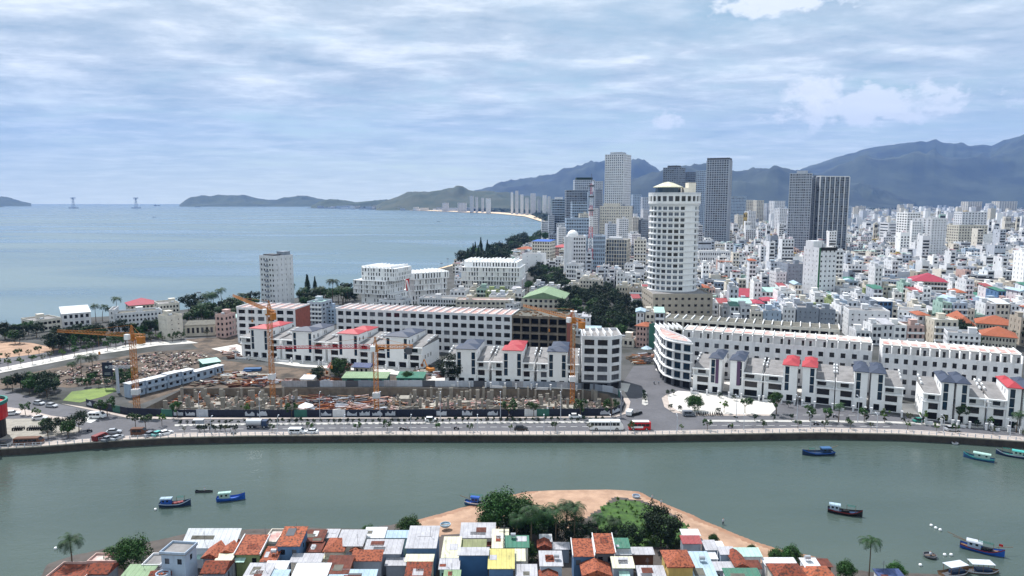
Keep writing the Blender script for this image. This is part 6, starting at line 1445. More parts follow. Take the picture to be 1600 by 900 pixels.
for (u, v, vt) in [(313, 500, 458), (700, 420, 405), (690, 424, 412), (652, 452, 424), (515, 470, 441)]:
    p = G(u, v); l = thing('light_mast', 'slim light mast on the shore promenade', 'mast', p, 0, 'shore light masts'); h = ztop(p, vt) - 2; mb = MB(); mb.tube((0, 0, 0), (0, 0, h), .2, .1, 6); mb.build('pole', 'grey', l); mb = MB(); mb.box(-1.3, 1.3, -.3, .3, h, h + .8); mb.build('lamp_head', 'grey', l); LBL.append(l)
p = G(170, 607); bb = thing('billboard', 'blue billboard on a lattice stand in the rubble lot', 'billboard', p, .1); h0 = ztop(p, 588) - 2; h1 = ztop(p, 566) - 2
mb = MB(); mb.box(-1.9, 1.9, -.15, .15, h0, h1); mb.build('board', 'navy_panel', bb)
mb = MB(); mb.poly([(-.25 + .5 * math.cos(a), -.156, (h0 + h1) / 2 + .9 + .5 * math.sin(a)) for a in [k * .5236 for k in range(12)]]); [mb.box(-1.1, 1.1, -.158, -.152, h0 + .8 + k * .5, h0 + .95 + k * .5) for k in range(2)]; mb.build('emblem', 'light_grey', bb)
mb = MB(); [mb.tube((x, .3, 0), (x, .3, h1), .1, n=4) for x in (-1.5, 1.5)]; mb.tube((-1.5, .3, 1), (1.5, .3, h0), .06, n=3); mb.tube((1.5, .3, 1), (-1.5, .3, h0), .06, n=3); mb.build('stand', 'dark_grey', bb)
p = G(185, 614); wp = thing('column', 'thick pale pole with a steel frame on top next to the blue billboard', 'pole', p); wp.name = 'sign_post'; h = ztop(p, 575) - 2; mb = MB(); mb.tube((0, 0, 0), (0, 0, h), .55, n=12); mb.build('post', 'light_grey', wp); mb = MB(); lattice(mb, (-3, 0, h + .4), (5, 0, h + .4), .8, 1.2, .06); mb.build('steel_frame', 'grey', wp)
kp = G(-27, 684); kk = thing('round_kiosk', 'round red building with teal rim and white emblem cut by the photo edge', 'kiosk', kp); zs = [ztop(kp, v) - 2 for v in (686, 655, 632, 627)]
mb = MB(); mb.lathe((0, 0), [(6.2, 0), (6.2, zs[1])], 24); mb.build('base', 'black', kk); mb = MB(); mb.lathe((0, 0), [(6.2, zs[1]), (6.9, zs[1]), (6.9, zs[2]), (0, zs[2])], 24); mb.build('red_band', 'red_paint', kk)
mb = MB(); mb.lathe((0, 0), [(6.7, zs[2]), (7.2, zs[2]), (7.2, zs[3]), (6.6, zs[3]), (6.6, zs[2] + .2)], 24); mb.build('rim', 'teal', kk); mb = MB()
a0 = -.62; mb.poly([(6.96 * math.cos(a0 + .17 * math.cos(t)), 6.96 * math.sin(a0 + .17 * math.cos(t)), (zs[1] + zs[2]) / 2 + 1.1 * math.sin(t)) for t in [k * .5236 for k in range(12)]]); mb.build('emblem', 'white_paint', kk)
mb = MB(); mb.tube((3, 2, zs[3]), (3, 2, zs[3] + 16), .9, .5, 8); mb.build('mast', 'brown', kk)
# sheets hung on the scaffolding beside the curved block, market parasols
for (u, v, vt, w, mt, lab) in [(1018, 545, 505, 1.6, 'zinc_mint', 'tall green safety net on scaffolding by the podium')]:
    p = G(u, v); h = ztop(p, vt) - 2; s_ = thing('safety_net', lab, 'net', p, .3); mb = MB(); mb.box(-w, w, -.4, 0, .5, h); mb.build('net', 'green_panel', s_); mb = MB(); [mb.tube((x, .2, 0), (x, .2, h + .5), .06, n=4) for x in (-w, 0, w)]; mb.build('pole', 'grey', s_)
for i, (u, v, c_) in enumerate([(1030, 532, 'white'), (1042, 530, 'white'), (478, 645, 'white'), (1010, 552, 'zinc_blue')]):
    p = G(u, v); s_ = thing('parasol', 'white pitched parasol canopy', 'parasol', p, 0, 'white canopies'); mb = MB(); mb.tube((0, 0, 0), (0, 0, 3.2), .08, n=5); mb.build('pole', 'grey', s_); mb = MB(); mb.lathe((0, 0), [(2.8, 2.4), (.01, 3.8)], 8); mb.build('canopy', c_, s_); LBL.append(s_)
# ================================================================== VEHICLES AND PEOPLE
def loft(mb, secs, m=0, cap=True):
    n = len(secs[0]); i = mb.vs([p for s in secs for p in s])
    for a in range(len(secs) - 1):
        for k in range(n):
            j = (k + 1) % n; mb.f.append((i + a * n + k, i + a * n + j, i + (a + 1) * n + j, i + (a + 1) * n + k)); mb.m.append(m)
    if cap:
        mb.f.append(tuple(i + n - 1 - k for k in range(n))); mb.m.append(m); e = i + (len(secs) - 1) * n; mb.f.append(tuple(e + k for k in range(n))); mb.m.append(m)
def wheels(root, xs, yw, r, w=.22):
    for x in xs:
        for y in (-yw, yw):
            mb = MB(); mb.tube((x, y - w / 2, r), (x, y + w / 2, r), r, n=12, m=0); mb.tube((x, y - w / 2 - .01, r), (x, y + w / 2 + .01, r), r * .55, n=8, m=1); mb.build('wheel', ['tyre', 'silver'], root)
def car(label, p, rz, paint, cat='car', suv=False):
    c = thing('parked_car' if 'parked' in label else 'car', label, cat, p, rz); hw = .88; k = 1.12 if suv else 1
    mb = MB(); ring = lambda x, z0, z1, w: [(x, -w, z0), (x, w, z0), (x, w, z1 - .1), (x, w * .93, z1), (x, -w * .93, z1), (x, -w, z1 - .1)]
    loft(mb, [ring(-2.2, .38, .72 * k, hw * .86), ring(-2.1, .25, .92 * k, hw * .95), ring(-1.2, .22, .98 * k, hw), ring(1.1, .22, .95 * k, hw), ring(2.0, .26, .78 * k, hw * .93), ring(2.22, .36, .6 * k, hw * .82)]); mb.build('body', paint, c, smooth=False)
    mb = MB(); rg = lambda x, z, w: [(x, -w, z), (x, w, z)]
    b0, t0 = .95 * k, 1.45 * (1.14 if suv else 1)
    i = mb.vs([(-1.75, -.8, b0), (1.05, -.8, b0 - .02), (1.05, .8, b0 - .02), (-1.75, .8, b0), (-1.25 if not suv else -1.6, -.66, t0), (.35, -.66, t0), (.35, .66, t0), (-1.25 if not suv else -1.6, .66, t0)])
    for f in ((0, 1, 5, 4), (1, 2, 6, 5), (2, 3, 7, 6), (3, 0, 4, 7)): mb.f.append(tuple(i + q for q in f)); mb.m.append(0)
    mb.build('window', 'glass', c); mb = MB(); mb.box(-1.27 if not suv else -1.62, .37, -.67, .67, t0 - .02, t0 + .05); mb.build('roof', paint, c)
    wheels(c, (-1.35, 1.35), .82, .32)
    for y in (-.6, .6): mb = MB(); mb.box(2.12, 2.2, y - .16, y + .16, .55, .68); mb.build('headlight', 'white_paint', c)
    return c
def van(label, p, rz, paint, L=5.4, h=2.1, w=1.9, cat='van', name='van', stripe=None):
    c = thing(name, label, cat, p, rz); mb = MB(); ring = lambda x, z0, z1, ww: [(x, -ww, z0), (x, ww, z0), (x, ww, z1 - .15), (x, ww * .9, z1), (x, -ww * .9, z1), (x, -ww, z1 - .15)]; q = w / 2
    loft(mb, [ring(-L / 2, .4, h * .97, q * .95), ring(-L / 2 + .2, .3, h, q), ring(L / 2 - 1.1, .3, h, q), ring(L / 2 - .25, .3, h * .62, q * .98), ring(L / 2, .4, h * .42, q * .9)]); mb.build('body', paint, c)
    n = max(2, int((L - 1.6) / 1.15))
    for s in (-1, 1):
        for k in range(n):
            x = -L / 2 + .45 + (L - 1.7) * k / n; mb = MB(); y = s * (q + .012); mb.poly([(x, y, h * .52), (x + (L - 1.7) / n - .12, y, h * .52), (x + (L - 1.7) / n - .12, y, h * .84), (x, y, h * .84)][::s]); mb.build('window', 'glass', c)
    mb = MB(); x0, x1 = L / 2 - 1.08, L / 2 - .3; mb.poly([(x1 + .03, -q * .85, h * .66), (x1 + .03, q * .85, h * .66), (x0 + .05, q * .8, h * .97), (x0 + .05, -q * .8, h * .97)]); mb.build('windscreen', 'glass', c)
    if stripe: mb = MB(); mb.box(-L / 2 + .5, L / 2 - 1.2, -q * .8, q * .8, h + .01, h + .28); mb.build('roof_box', stripe, c)
    wheels(c, (-L / 2 + L * .2, L / 2 - L * .2), q * .9, .36 if L < 7 else .5, .3)
    for y in (-q * .7, q * .7): mb = MB(); mb.box(L / 2 - .04, L / 2 + .03, y - .15, y + .15, .65, .85); mb.build('headlight', 'white_paint', c)
    return c
def at(u, v, z=2.02): return G(u, v, z)
van('white coach with dark side windows on the riverside lane near the side street', at(947, 671), 0, 'white_paint', 11, 3.1, 2.4, 'bus', 'bus', None)
c = van('red and white minibus behind the white coach', at(999, 671.5), math.pi, 'red_paint', 7.0, 2.7, 2.1, 'bus', 'bus', 'white_paint')
mb = MB(); mb.box(-1.0, 3.0, -1.09, -1.06, .9, 1.5); mb.box(-1, 3., 1.06, 1.09, .9, 1.5); mb.build('white_panel', 'white_paint', c)
car('white saloon car on the riverside lane, rightmost of a white pair', at(486, 677), math.pi, 'white_paint')
van('white rounded minivan following the white saloon on the riverside lane', at(464, 677), 0, 'white_paint', 5.0, 1.8)
car('black car alone on the riverside lane before the pit', at(814, 672.5), 0, 'black_paint', suv=True)
car('white car passing under the hoarding of the pit middle', at(674, 659), 0, 'white_paint', suv=True); car('white car beside the fourth crane and hoarding trees', at(899, 652.8), 0, 'white_paint')
car('silver car on the boulevard by the last villas', at(1488, 673.5), 0, 'silver', suv=True); car('dark green car beyond the median at the brick-paved gap', at(1437, 659.5), .1, 'teal')
car('silver car crossing at the left junction', at(178, 677), .25, 'silver'); car('parked teal taxi between two pale cars', at(248, 680), 1.2, 'teal_paint'); car('parked white car on the promenade right of the teal taxi', at(259, 679), .9, 'white_paint')
car('parked grey car left of the teal taxi', at(236, 680.5), 1.2, 'grey_paint'); car('parked grey car left of its twin near the junction', at(170, 688), 1.3, 'grey_paint'); car('parked grey car beside the first grey one at the junction', at(184, 686.5), 1.3, 'silver')
van('parked red and pink van on the promenade at the junction', at(157, 687), 1.35, 'hull_red', 5, 2); van('dark brown parked truck under the kerb trees', at(218, 680), .1, 'brown', 4.6, 2.4, 1.9, 'truck', 'truck')
van('white van with dark windows stopped under the dark kerb trees', at(152, 653), .0, 'white_paint'); car('white parked car on the traffic island near its tip', at(62, 655.5), .3, 'white_paint'); car('white parked car behind the round kiosk', at(20, 648), .3, 'white_paint'); car('silver car in the far lane under the corner trees', at(81, 636), -.25, 'silver'); car('pale teal car in the far lane left of the silver one', at(61, 632), -.3, 'silver')
van('dark red covered truck parked at the lower left kerb', at(46, 694), .1, 'brown', 8, 2.2, 2.2, 'truck', 'truck'); car('dark car at the lower left edge of the road', at(8, 697), 0, 'black_paint')
def tanker(p):
    c = thing('tanker_truck', 'rusty silver tanker truck in the far lane of the boulevard', 'truck', p, math.pi * 0); mb = MB(); mb.tube((-3.3, 0, 1.75), (1.6, 0, 1.75), 1.15, n=16); mb.build('tank', 'silver', c)
    mb = MB(); mb.box(1.8, 3.4, -1.1, 1.1, .5, 2.5); mb.build('cab', 'blue_dark_paint', c); mb = MB(); mb.box(3.38, 3.44, -.95, .95, 1.5, 2.2); mb.build('windscreen', 'glass', c); mb = MB(); mb.box(-3.4, 3.3, -.5, .5, .45, .8); mb.build('chassis', 'dark_grey', c); wheels(c, (-2.4, -1.2, 2.6), 1., .5, .35)
tanker(at(402, 668)); c = thing('bus_shelter', 'small pale shelter with tilted roof on the median start', 'shelter', G(311, 666)); mb = MB(); mb.box(-1.6, 1.6, -.8, .8, 2.2, 2.4); mb.build('roof', 'white_paint', c); mb = MB(); [mb.tube((x, .6, 0), (x, .6, 2.2), .06, n=5) for x in (-1.4, 1.4)]; mb.build('post', 'grey', c); mb = MB(); mb.box(-1.4, 1.4, .62, .66, .5, 2.0); mb.build('panel', 'light_grey', c)
van('white trailer box parked under the largest plaza tree', at(1076, 649.6), 0, 'grey_paint', 4.2, 1.9, 1.8, 'trailer', 'trailer'); van('white van at the curb of the side street by the hoarding end', at(984, 648), 1.2, 'white_paint', 4.4, 1.8)
# people: one skinned body, seated or standing
def person_mesh(seated=True):
    me = bpy.data.meshes.new('person'); V = []; E = []; Rd = []
    def add(p, r, a=None): V.append(p); Rd.append(r); (E.append((a, len(V) - 1)) if a is not None else None); return len(V) - 1
    hz_ = .82 if seated else .92
    pel = add((0, 0, hz_), .16); ch = add((.10 if seated else 0, 0, hz_ + .30), .17, pel); sh_ = add((.14 if seated else 0, 0, hz_ + .48), .14, ch); nk = add((.15 if seated else 0, 0, hz_ + .58), .06, sh_); hd0 = add((.16 if seated else .01, 0, hz_ + .68), .095, nk); add((.16 if seated else .01, 0, hz_ + .80), .085, hd0)
    for s in (-1, 1):
        a = add((.13 if seated else 0, s * .2, hz_ + .47), .065, sh_); e = add((.26 if seated else .03, s * .27, hz_ + .22), .05, a); add((.52 if seated else .08, s * .26, hz_ + (.20 if seated else -.02)), .035, e)
        h0 = add((0.02, s * .12, hz_ - .05), .1, pel); k = add((.38 if seated else .03, s * .17, hz_ - (.08 if seated else .45)), .075, h0); f = add((.30 if seated else 0, s * .17, .12 if not seated else .38), .05, k); add((.45 if seated else .16, s * .17, .06 if not seated else .33), .04, f)
    me.from_pydata(V, E, []); o = bpy.data.objects.new('person', me); C.objects.link(o); m = o.modifiers.new('s', 'SKIN'); sv = me.skin_vertices[0].data
    for i, r in enumerate(Rd): sv[i].radius = (r, r)
    sv[0].use_root = True; sb = o.modifiers.new('u', 'SUBSURF'); sb.levels = 1; sb.render_levels = 1
    dg = bpy.context.evaluated_depsgraph_get(); ev = bpy.data.meshes.new_from_object(o.evaluated_get(dg)); bpy.data.objects.remove(o)
    ev.materials.clear(); ev.materials.append(MATS['cloth_dark']); ev.materials.append(MATS['skin']); ev.materials.append(MATS['cloth_light']); ev.materials.append(MATS['black'])
    for p in ev.polygons:
        z = p.center.z; x = p.center.x
        p.material_index = 3 if z > hz_ + .78 else 1 if z > hz_ + .56 or (abs(p.center.y) > .2 and z < hz_ + .26 and z > hz_ - .1 and x > .3) else 2 if z > hz_ + .02 else 0
        p.use_smooth = True
    return ev
PM = person_mesh(True); PS = person_mesh(False)
def person(p, rz, label, seated=False, group=None):
    o = bpy.data.objects.new('person', PM if seated else PS); C.objects.link(o); o.location = p; o.rotation_euler = (0, 0, rz); tag(o, label, 'person', group); return o
def bike():
    b = thing('motorbike', 'motorbike', 'motorbike', (0, 0, 0)); mb = MB(); loft(mb, [[(x, -w, z0), (x, w, z0), (x, w * .8, z1), (x, -w * .8, z1)] for x, w, z0, z1 in ((-.8, .08, .6, .72), (-.5, .14, .5, .78), (.1, .15, .35, .76), (.3, .12, .3, .5), (.55, .14, .3, .8), (.65, .1, .6, 1.0))]); mb.build('body', 'black_paint', b)
    for x in (-.6, .65): mb = MB(); mb.tube((x, -.06, .28), (x, .06, .28), .28, n=12); mb.build('wheel', 'tyre', b)
    mb = MB(); mb.tube((.58, -.32, 1.02), (.58, .32, 1.02), .03, n=5); mb.tube((.65, 0, .3), (.56, 0, 1.0), .04, n=5); mb.build('handlebar', 'silver', b); mb = MB(); mb.box(-.7, .1, -.13, .13, .76, .84); mb.build('seat', 'black', b)
    return Kind(b)
BK = bike(); rr = random.Random(9)
for (u, v, rz, lab) in [(140, 675, .1, 'at the left junction'), (365, 679, 0, 'on the promenade past the hedge bed'), (628, 672, 0, 'on the riverside lane, first of two in file'), (636, 673.5, 0, 'on the riverside lane, second of two in file'), (713, 671, 0, 'alone on the riverside lane before the pit'), (1141, 668, 0, 'below the white plaza'), (1275, 664.5, 0, 'on the riverside lane below the red-roofed villas'), (1305, 652.5, 0, 'in the far lane in front of the slate villas'), (796, 653, 0, 'beside the hoarding at the pit end'), (1022, 600, 1.5, 'by the curved block on the side street')]:
    p = at(u, v); BK.put(p, rz, 1, f'ridden dark motorbike {lab}', 'ridden motorbikes'); q = p + Vector((-.25 * math.cos(rz), -.25 * math.sin(rz), 0)); person(q, rz, f'rider in a pale shirt {lab}', True, 'motorbike riders')
for i in range(15):
    u = 22 + i * 3.4 + (6 if i > 4 else 0); LBL.append(BK.put(at(u, 672 - i * .1, 2.14), 1.5, 1.1, 'dark motorbike parked in the row on the plaza', 'parked motorbikes'))
for i in range(12): u = 1088 + i * 3.6; LBL.append(BK.put(at(u, 648.5 + rr.uniform(-.6, .4), 2.12), 1.4 + rr.uniform(-.3, .3), 1.05, 'parked motorbike at the edge of the white plaza', 'parked motorbikes'))
for i in range(8): LBL.append(BK.put(at(990 + i * 1.5 + rr.uniform(-1, 1), 650 - i * .5, 2.02), .3, 1.05, 'motorbike waiting at the mouth of the side street', 'parked motorbikes'))
for (u, v, lab) in [(1029, 601, 'person in dark clothes standing on the pavement beside the curved block'), (1138, 668.5, 'person standing by the promenade below the plaza'), (970, 652.5, 'person in pale shirt standing at the hoarding corner')]: person(at(u, v, 2.13), 1, lab)
for (u, v, lab) in [(1019, 782, 'person walking on the sand spit near the water'), (1033, 790, 'person farther along the sand spit, near the big dark tree'), (1130, 817, 'person standing at the edge of the river off the spit')]:
    p = G(u, v, .4); zz = max(bank_z(p.x, p.y), -.2); person((p.x, p.y, zz), 2, lab)
for (u, v, w, mt, h) in [(1042, 624, .9, 'leaf_dark', 1.1)]: pass
KP = shrub(7, .9, 'leaf_dark', 'potted_shrub')
for (u, v) in [(1042, 618), (1052, 616.5), (1124, 622), (1147, 625.5), (1232, 636), (1047, 640), (1061, 643), (1122, 646), (1007, 618), (1008, 623), (1008, 628)]: LBL.append(KP.put(tuple(G(u, v, 2.14)), u, 1.1, 'small dark potted shrub around the white plaza', 'plaza shrubs'))
# ================================================================== BOATS
def hull(mb, L, B, Hh, m_out=0, m_deck=1, sheer=.9):
    secs = []; n = 12
    for i in range(n + 1):
        t = i / n; x = -L / 2 + L * t; w = B / 2 * (math.sin(math.pi * min(1, .18 + t * .55)) ** .7 if t < .6 else max(.02, (1 - ((t - .6) / .4) ** 1.8))) ; w = B / 2 * (0.72 + .28 * math.sin(math.pi * min(t / .6, 1) / 2)) if t < .6 else B / 2 * max(.03, 1 - ((t - .6) / .4) ** 1.9)
        top = Hh + sheer * max(0, (t - .55) / .45) ** 2 + .25 * max(0, (.2 - t) / .2); secs.append((x, w, top))
    for (a, b) in zip(secs, secs[1:]):
        for s in (1, -1):
            A0 = [(a[0], s * a[1] * .55, -.3), (b[0], s * b[1] * .55, -.3), (b[0], s * b[1], b[2]), (a[0], s * a[1], a[2])]; mb.poly(A0 if s < 0 else A0[::-1], m_out)
            R0 = [(a[0], s * a[1] * 1.03, a[2] - .18), (b[0], s * b[1] * 1.03, b[2] - .18), (b[0], s * b[1] * 1.03, b[2] + .06), (a[0], s * a[1] * 1.03, a[2] + .06)]; mb.poly(R0 if s < 0 else R0[::-1], 2)
            I0 = [(a[0], s * a[1] * .97, a[2] - .35), (b[0], s * b[1] * .97, b[2] - .35), (b[0], s * b[1] * .97, b[2] + .06), (a[0], s * a[1] * .97, a[2] + .06)]; mb.poly(I0 if s > 0 else I0[::-1], m_out)
        mb.poly([(a[0], -a[1] * .97, a[2] - .35), (b[0], -b[1] * .97, b[2] - .35), (b[0], b[1] * .97, b[2] - .35), (a[0], a[1] * .97, a[2] - .35)], m_deck)
    s = secs[0]; mb.poly([(s[0], -s[1] * .55, -.3), (s[0], s[1] * .55, -.3), (s[0], s[1], s[2]), (s[0], -s[1], s[2])][::-1], m_out)
def boat(label, u, v, rz, L=7.2, hullm='blue_paint', deck='blue_dark_paint', rim='light_grey', cabin='blue_paint', croof='zinc_blue', cx=-.28, cw=.30, masts=((.05, 1.6), (.3, 1.8)), frame=True, pile_=None, flag=False, outrig=0, z=0, s=1.):
    p = G(u, v, 0); b = thing('fishing_boat', label, 'boat', (p.x, p.y, z), rz, 'fishing boats'); B = L * .29; Hh = .75
    mb = MB(); hull(mb, L, B, Hh); mb.build('hull', [hullm, deck, rim], b)
    x0, x1 = (cx - cw / 2) * L, (cx + cw / 2) * L; mb = MB(); mb.box(x0, x1, -B * .30, B * .30, Hh - .33, Hh + 1.15); mb.build('cabin', cabin, b)
    mb = MB(); mb.lathe((0, 0), [(0, 0)], 3) if False else None; loft(mb, [[(x, -B * .36, Hh + 1.16), (x, B * .36, Hh + 1.16), (x, B * .28, Hh + 1.42), (x, -B * .28, Hh + 1.42)] for x in (x0 - .25, x1 + .3)]); mb.build('cabin_roof', croof, b)
    for sgn in (-1, 1):
        for k in range(2): mb = MB(); xx = x0 + (x1 - x0) * (.15 + .45 * k); y = sgn * (B * .30 + .012); mb.poly([(xx, y, Hh + .5), (xx + .5, y, Hh + .5), (xx + .5, y, Hh + .95), (xx, y, Hh + .95)][::-sgn]); mb.build('window', 'glass', b)
    for (mx, mh) in masts: mb = MB(); mb.tube((mx * L, 0, Hh - .3), (mx * L, 0, Hh + mh), .06, .04, 5); mb.build('mast', 'wood', b)
    if frame and len(masts) > 1:
        mb = MB(); z1 = Hh + min(m[1] for m in masts) - .1; a, c = masts[0][0] * L, masts[-1][0] * L; [mb.tube((a, y, z1), (c, y, z1), .04, n=4) for y in (-.4, 0, .4)]; mb.build('awning_frame', 'teal', b)
    if pile_: mb = MB(); rq = random.Random(int(u)); [mb.rbox((rq.uniform(-.05, .24) * L, rq.uniform(-.3, .3)), rq.uniform(0, 3), .9, .6, Hh - .33, Hh + rq.uniform(0, .35)) for _ in range(7)]; mb.build('net_pile', pile_, b)
    if flag: mb = MB(); mb.tube((.36 * L, 0, Hh), (.36 * L, 0, Hh + 1.9), .03, n=4); mb.build('flag_pole', 'wood', b); mb = MB(); mb.box(.36 * L, .36 * L + .7, -.02, .02, Hh + 1.4, Hh + 1.9); mb.build('flag', 'red_paint', b)
    for k in range(outrig): mb = MB(); a = (-.5 - .1 * k) * L if k < 2 else .5 * L; mb.tube(((-.32 if k < 2 else .3) * L, .3 * (k - .5), Hh + .8), (a * 1.35, (k - .5) * 1.6, Hh + (1.6 if k < 2 else .9)), .06, n=4); mb.build('boom', 'wood', b)
    return b
boat('blue fishing boat with awning frame and dark net heap, larger of the left pair', 274, 790, .12, 7.4, 'blue_dark_paint', 'deep_blue', 'bluish', 'blue_paint', 'zinc_blue', pile_='hull_red')
boat('bright blue boat with teal cabin roof, right of the awning boat', 361, 781, .22, 6.8, 'blue_paint', 'blue_paint', 'blue_paint', 'mint', 'zinc_mint', cx=-.22, cw=.36, masts=((.36, 1.2),), frame=False)
boat('bright blue boat with dark tackle beached beside the big bushes', 744, 789, -.25, 5.8, 'deep_blue', 'blue_paint', 'white_paint', 'blue_paint', 'blue_paint', cx=-.05, cw=.3, masts=((-.3, 2), (.3, 2.1)), pile_='black', outrig=1)
boat('dark blue boat with long boom moored by the far embankment', 1278, 710, math.pi + .05, 9.6, 'blue_dark_paint', 'blue_dark_paint', 'blue_paint', 'blue_dark_paint', 'deep_blue', cx=-.24, cw=.26, masts=((.1, 1.2), (.3, 1.2)), outrig=1)
boat('black and white boat with red bow rim out in mid river', 1320, 803, math.pi * 2 - .42, 7.6, 'black_paint', 'blue_dark_paint', 'hull_red', 'bluish', 'zinc_blue', cx=-.3, cw=.26, pile_='black')
boat('teal and green boat with pale cabin under the embankment', 1529, 718, -.65 + math.pi, 7.6, 'deep_blue', 'teal', 'teal_paint', 'mint', 'zinc_mint', cx=-.1, cw=.5, masts=((.3, 1.5), (.42, 1.5)))
boat('green-decked boat cut off by the right photo side', 1580, 713, -.6 + math.pi, 7.6, 'blue_dark_paint', 'teal', 'light_grey', 'mint', 'teal_paint', cx=-.2, cw=.3)
boat('blue and red boat with long poles and a red flag', 1534, 862, -.62, 8.0, 'blue_paint', 'wood', 'hull_red', 'bluish', 'light_grey', cx=-.18, cw=.3, pile_='black', flag=True, outrig=3, masts=((-.1, 2), (.25, 1.6)))
def coracle(label, u, v, z=0, r=1.1, m='light_grey', rider=False, inside='wood'):
    p = G(u, v, max(z, 0)); c = thing('coracle', label, 'boat', (p.x, p.y, z), 0, 'round basket boats'); mb = MB(); mb.lathe((0, 0), [(.01, -.15), (r * .7, -.1), (r, .25), (r, .55), (r * .92, .55), (r * .88, .2), (.01, .12)], 18); mb.build('hull', m, c); mb = MB(); mb.box(-r * .85, r * .85, -.12, .12, .34, .4); mb.build('thwart', inside, c)
    if rider: person((p.x, p.y, z - .35), .5, 'person crouching in the round basket boat with a dark load', True)
    return c
coracle('round basket boat carrying a person and a dark load', 1453, 870, 0, 1.3, 'dark_grey', True); coracle('pale round basket boat lying on the sand spit', 994, 777, bank_z(*G(994, 777, .8)[:2]) + .05 if True else 0, 1.0, 'bluish')
coracle('round basket boat on the beach above the white roofs', 696, 822, 1.9, 1.2, 'zinc_blue'); coracle('grey round basket boat under the embankment near the last boats', 1492, 694, 0, .9, 'light_grey')
cn = thing('canoe', 'slim dark canoe with one rower between the two blue boats', 'boat', G(319, 769, 0), .05); mb = MB(); hull(mb, 4.4, .9, .3, sheer=.15); mb.build('hull', ['black_paint', 'dark_grey', 'dark_grey'], cn); person(tuple(G(319, 769, 0) + Vector((0, 0, -.35))), 0, 'rower sitting in the slim dark canoe', True)
for (u, v, lab) in [(243, 797, 'white mooring buoy beside the larger left blue boat'), (1455, 822, 'white buoy, largest of three in a line in the river'), (1462, 826, 'middle buoy of three in a line'), (1469, 829, 'smallest buoy at the end of the line of three'), (1476, 868, 'white buoy just right of the basket boat rider'), (1486, 868, 'white buoy farther right of the basket boat rider'), (1438, 884, 'white buoy near the blue roof on the bank'), (1557, 690, 'pale buoy under the embankment'), (87, 858, 'tiny white buoy above the coconut palm')]:
    p = G(u, v, 0); mb = MB(); mb.lathe((0, 0), [(.01, -.1), (.28, 0), (.34, .2), (.26, .42), (.01, .5)], 10); tag(mb.build('buoy', 'white_paint', None, p), lab, 'buoy', 'white buoys')
# out at sea
for (u, lab) in [(115, 'cable car pylon standing in the sea near the island'), (213, 'cable car pylon standing in the sea right of its twin')]:
    p = G(u, 325.5, 0); t = thing('cable_pylon', lab, 'pylon', p, 0, 'sea pylons'); h = ztop(p, 309.5); mb = MB(); lattice(mb, (0, 0, 0), (0, 0, h), 26, h / 5, .8, taper=.25); mb.build('tower', 'grey', t); mb = MB(); mb.box(-22, 22, -8, 8, h * .9, h * .95); mb.box(-22, 22, -8, 8, h, h * 1.05); mb.build('cross_arm', 'grey', t); mb = MB(); mb.box(-36, 36, -22, 22, -2, 8); mb.build('base', 'grey', t)
for (u, v, L, lab) in [(241, 339.5, 16, 'dark fishing vessel out in the bay, nearest the pylons'), (484, 353.5, 9, 'small dark boat in the middle of the bay'), (309, 323.6, 60, 'pale ship under the headland'), (402, 322.8, 60, 'pale ship before the middle of the headland'), (245, 321.8, 90, 'long ship on the horizon'), (685, 346.5, 12, 'dark boat off the bay beach'), (217, 334, 10, 'tiny boat below the right pylon')]:
    p = G(u, v, 0); s_ = thing('ship', lab, 'ship', p, .1, 'ships in the bay'); mb = MB(); hull(mb, L, L * .24, L * .07, sheer=L * .06); mb.build('hull', ['dark_grey', 'grey', 'light_grey'], s_); mb = MB(); mb.box(-L * .35, -L * .12, -L * .08, L * .08, L * .05, L * .2); mb.build('cabin', 'light_grey', s_)
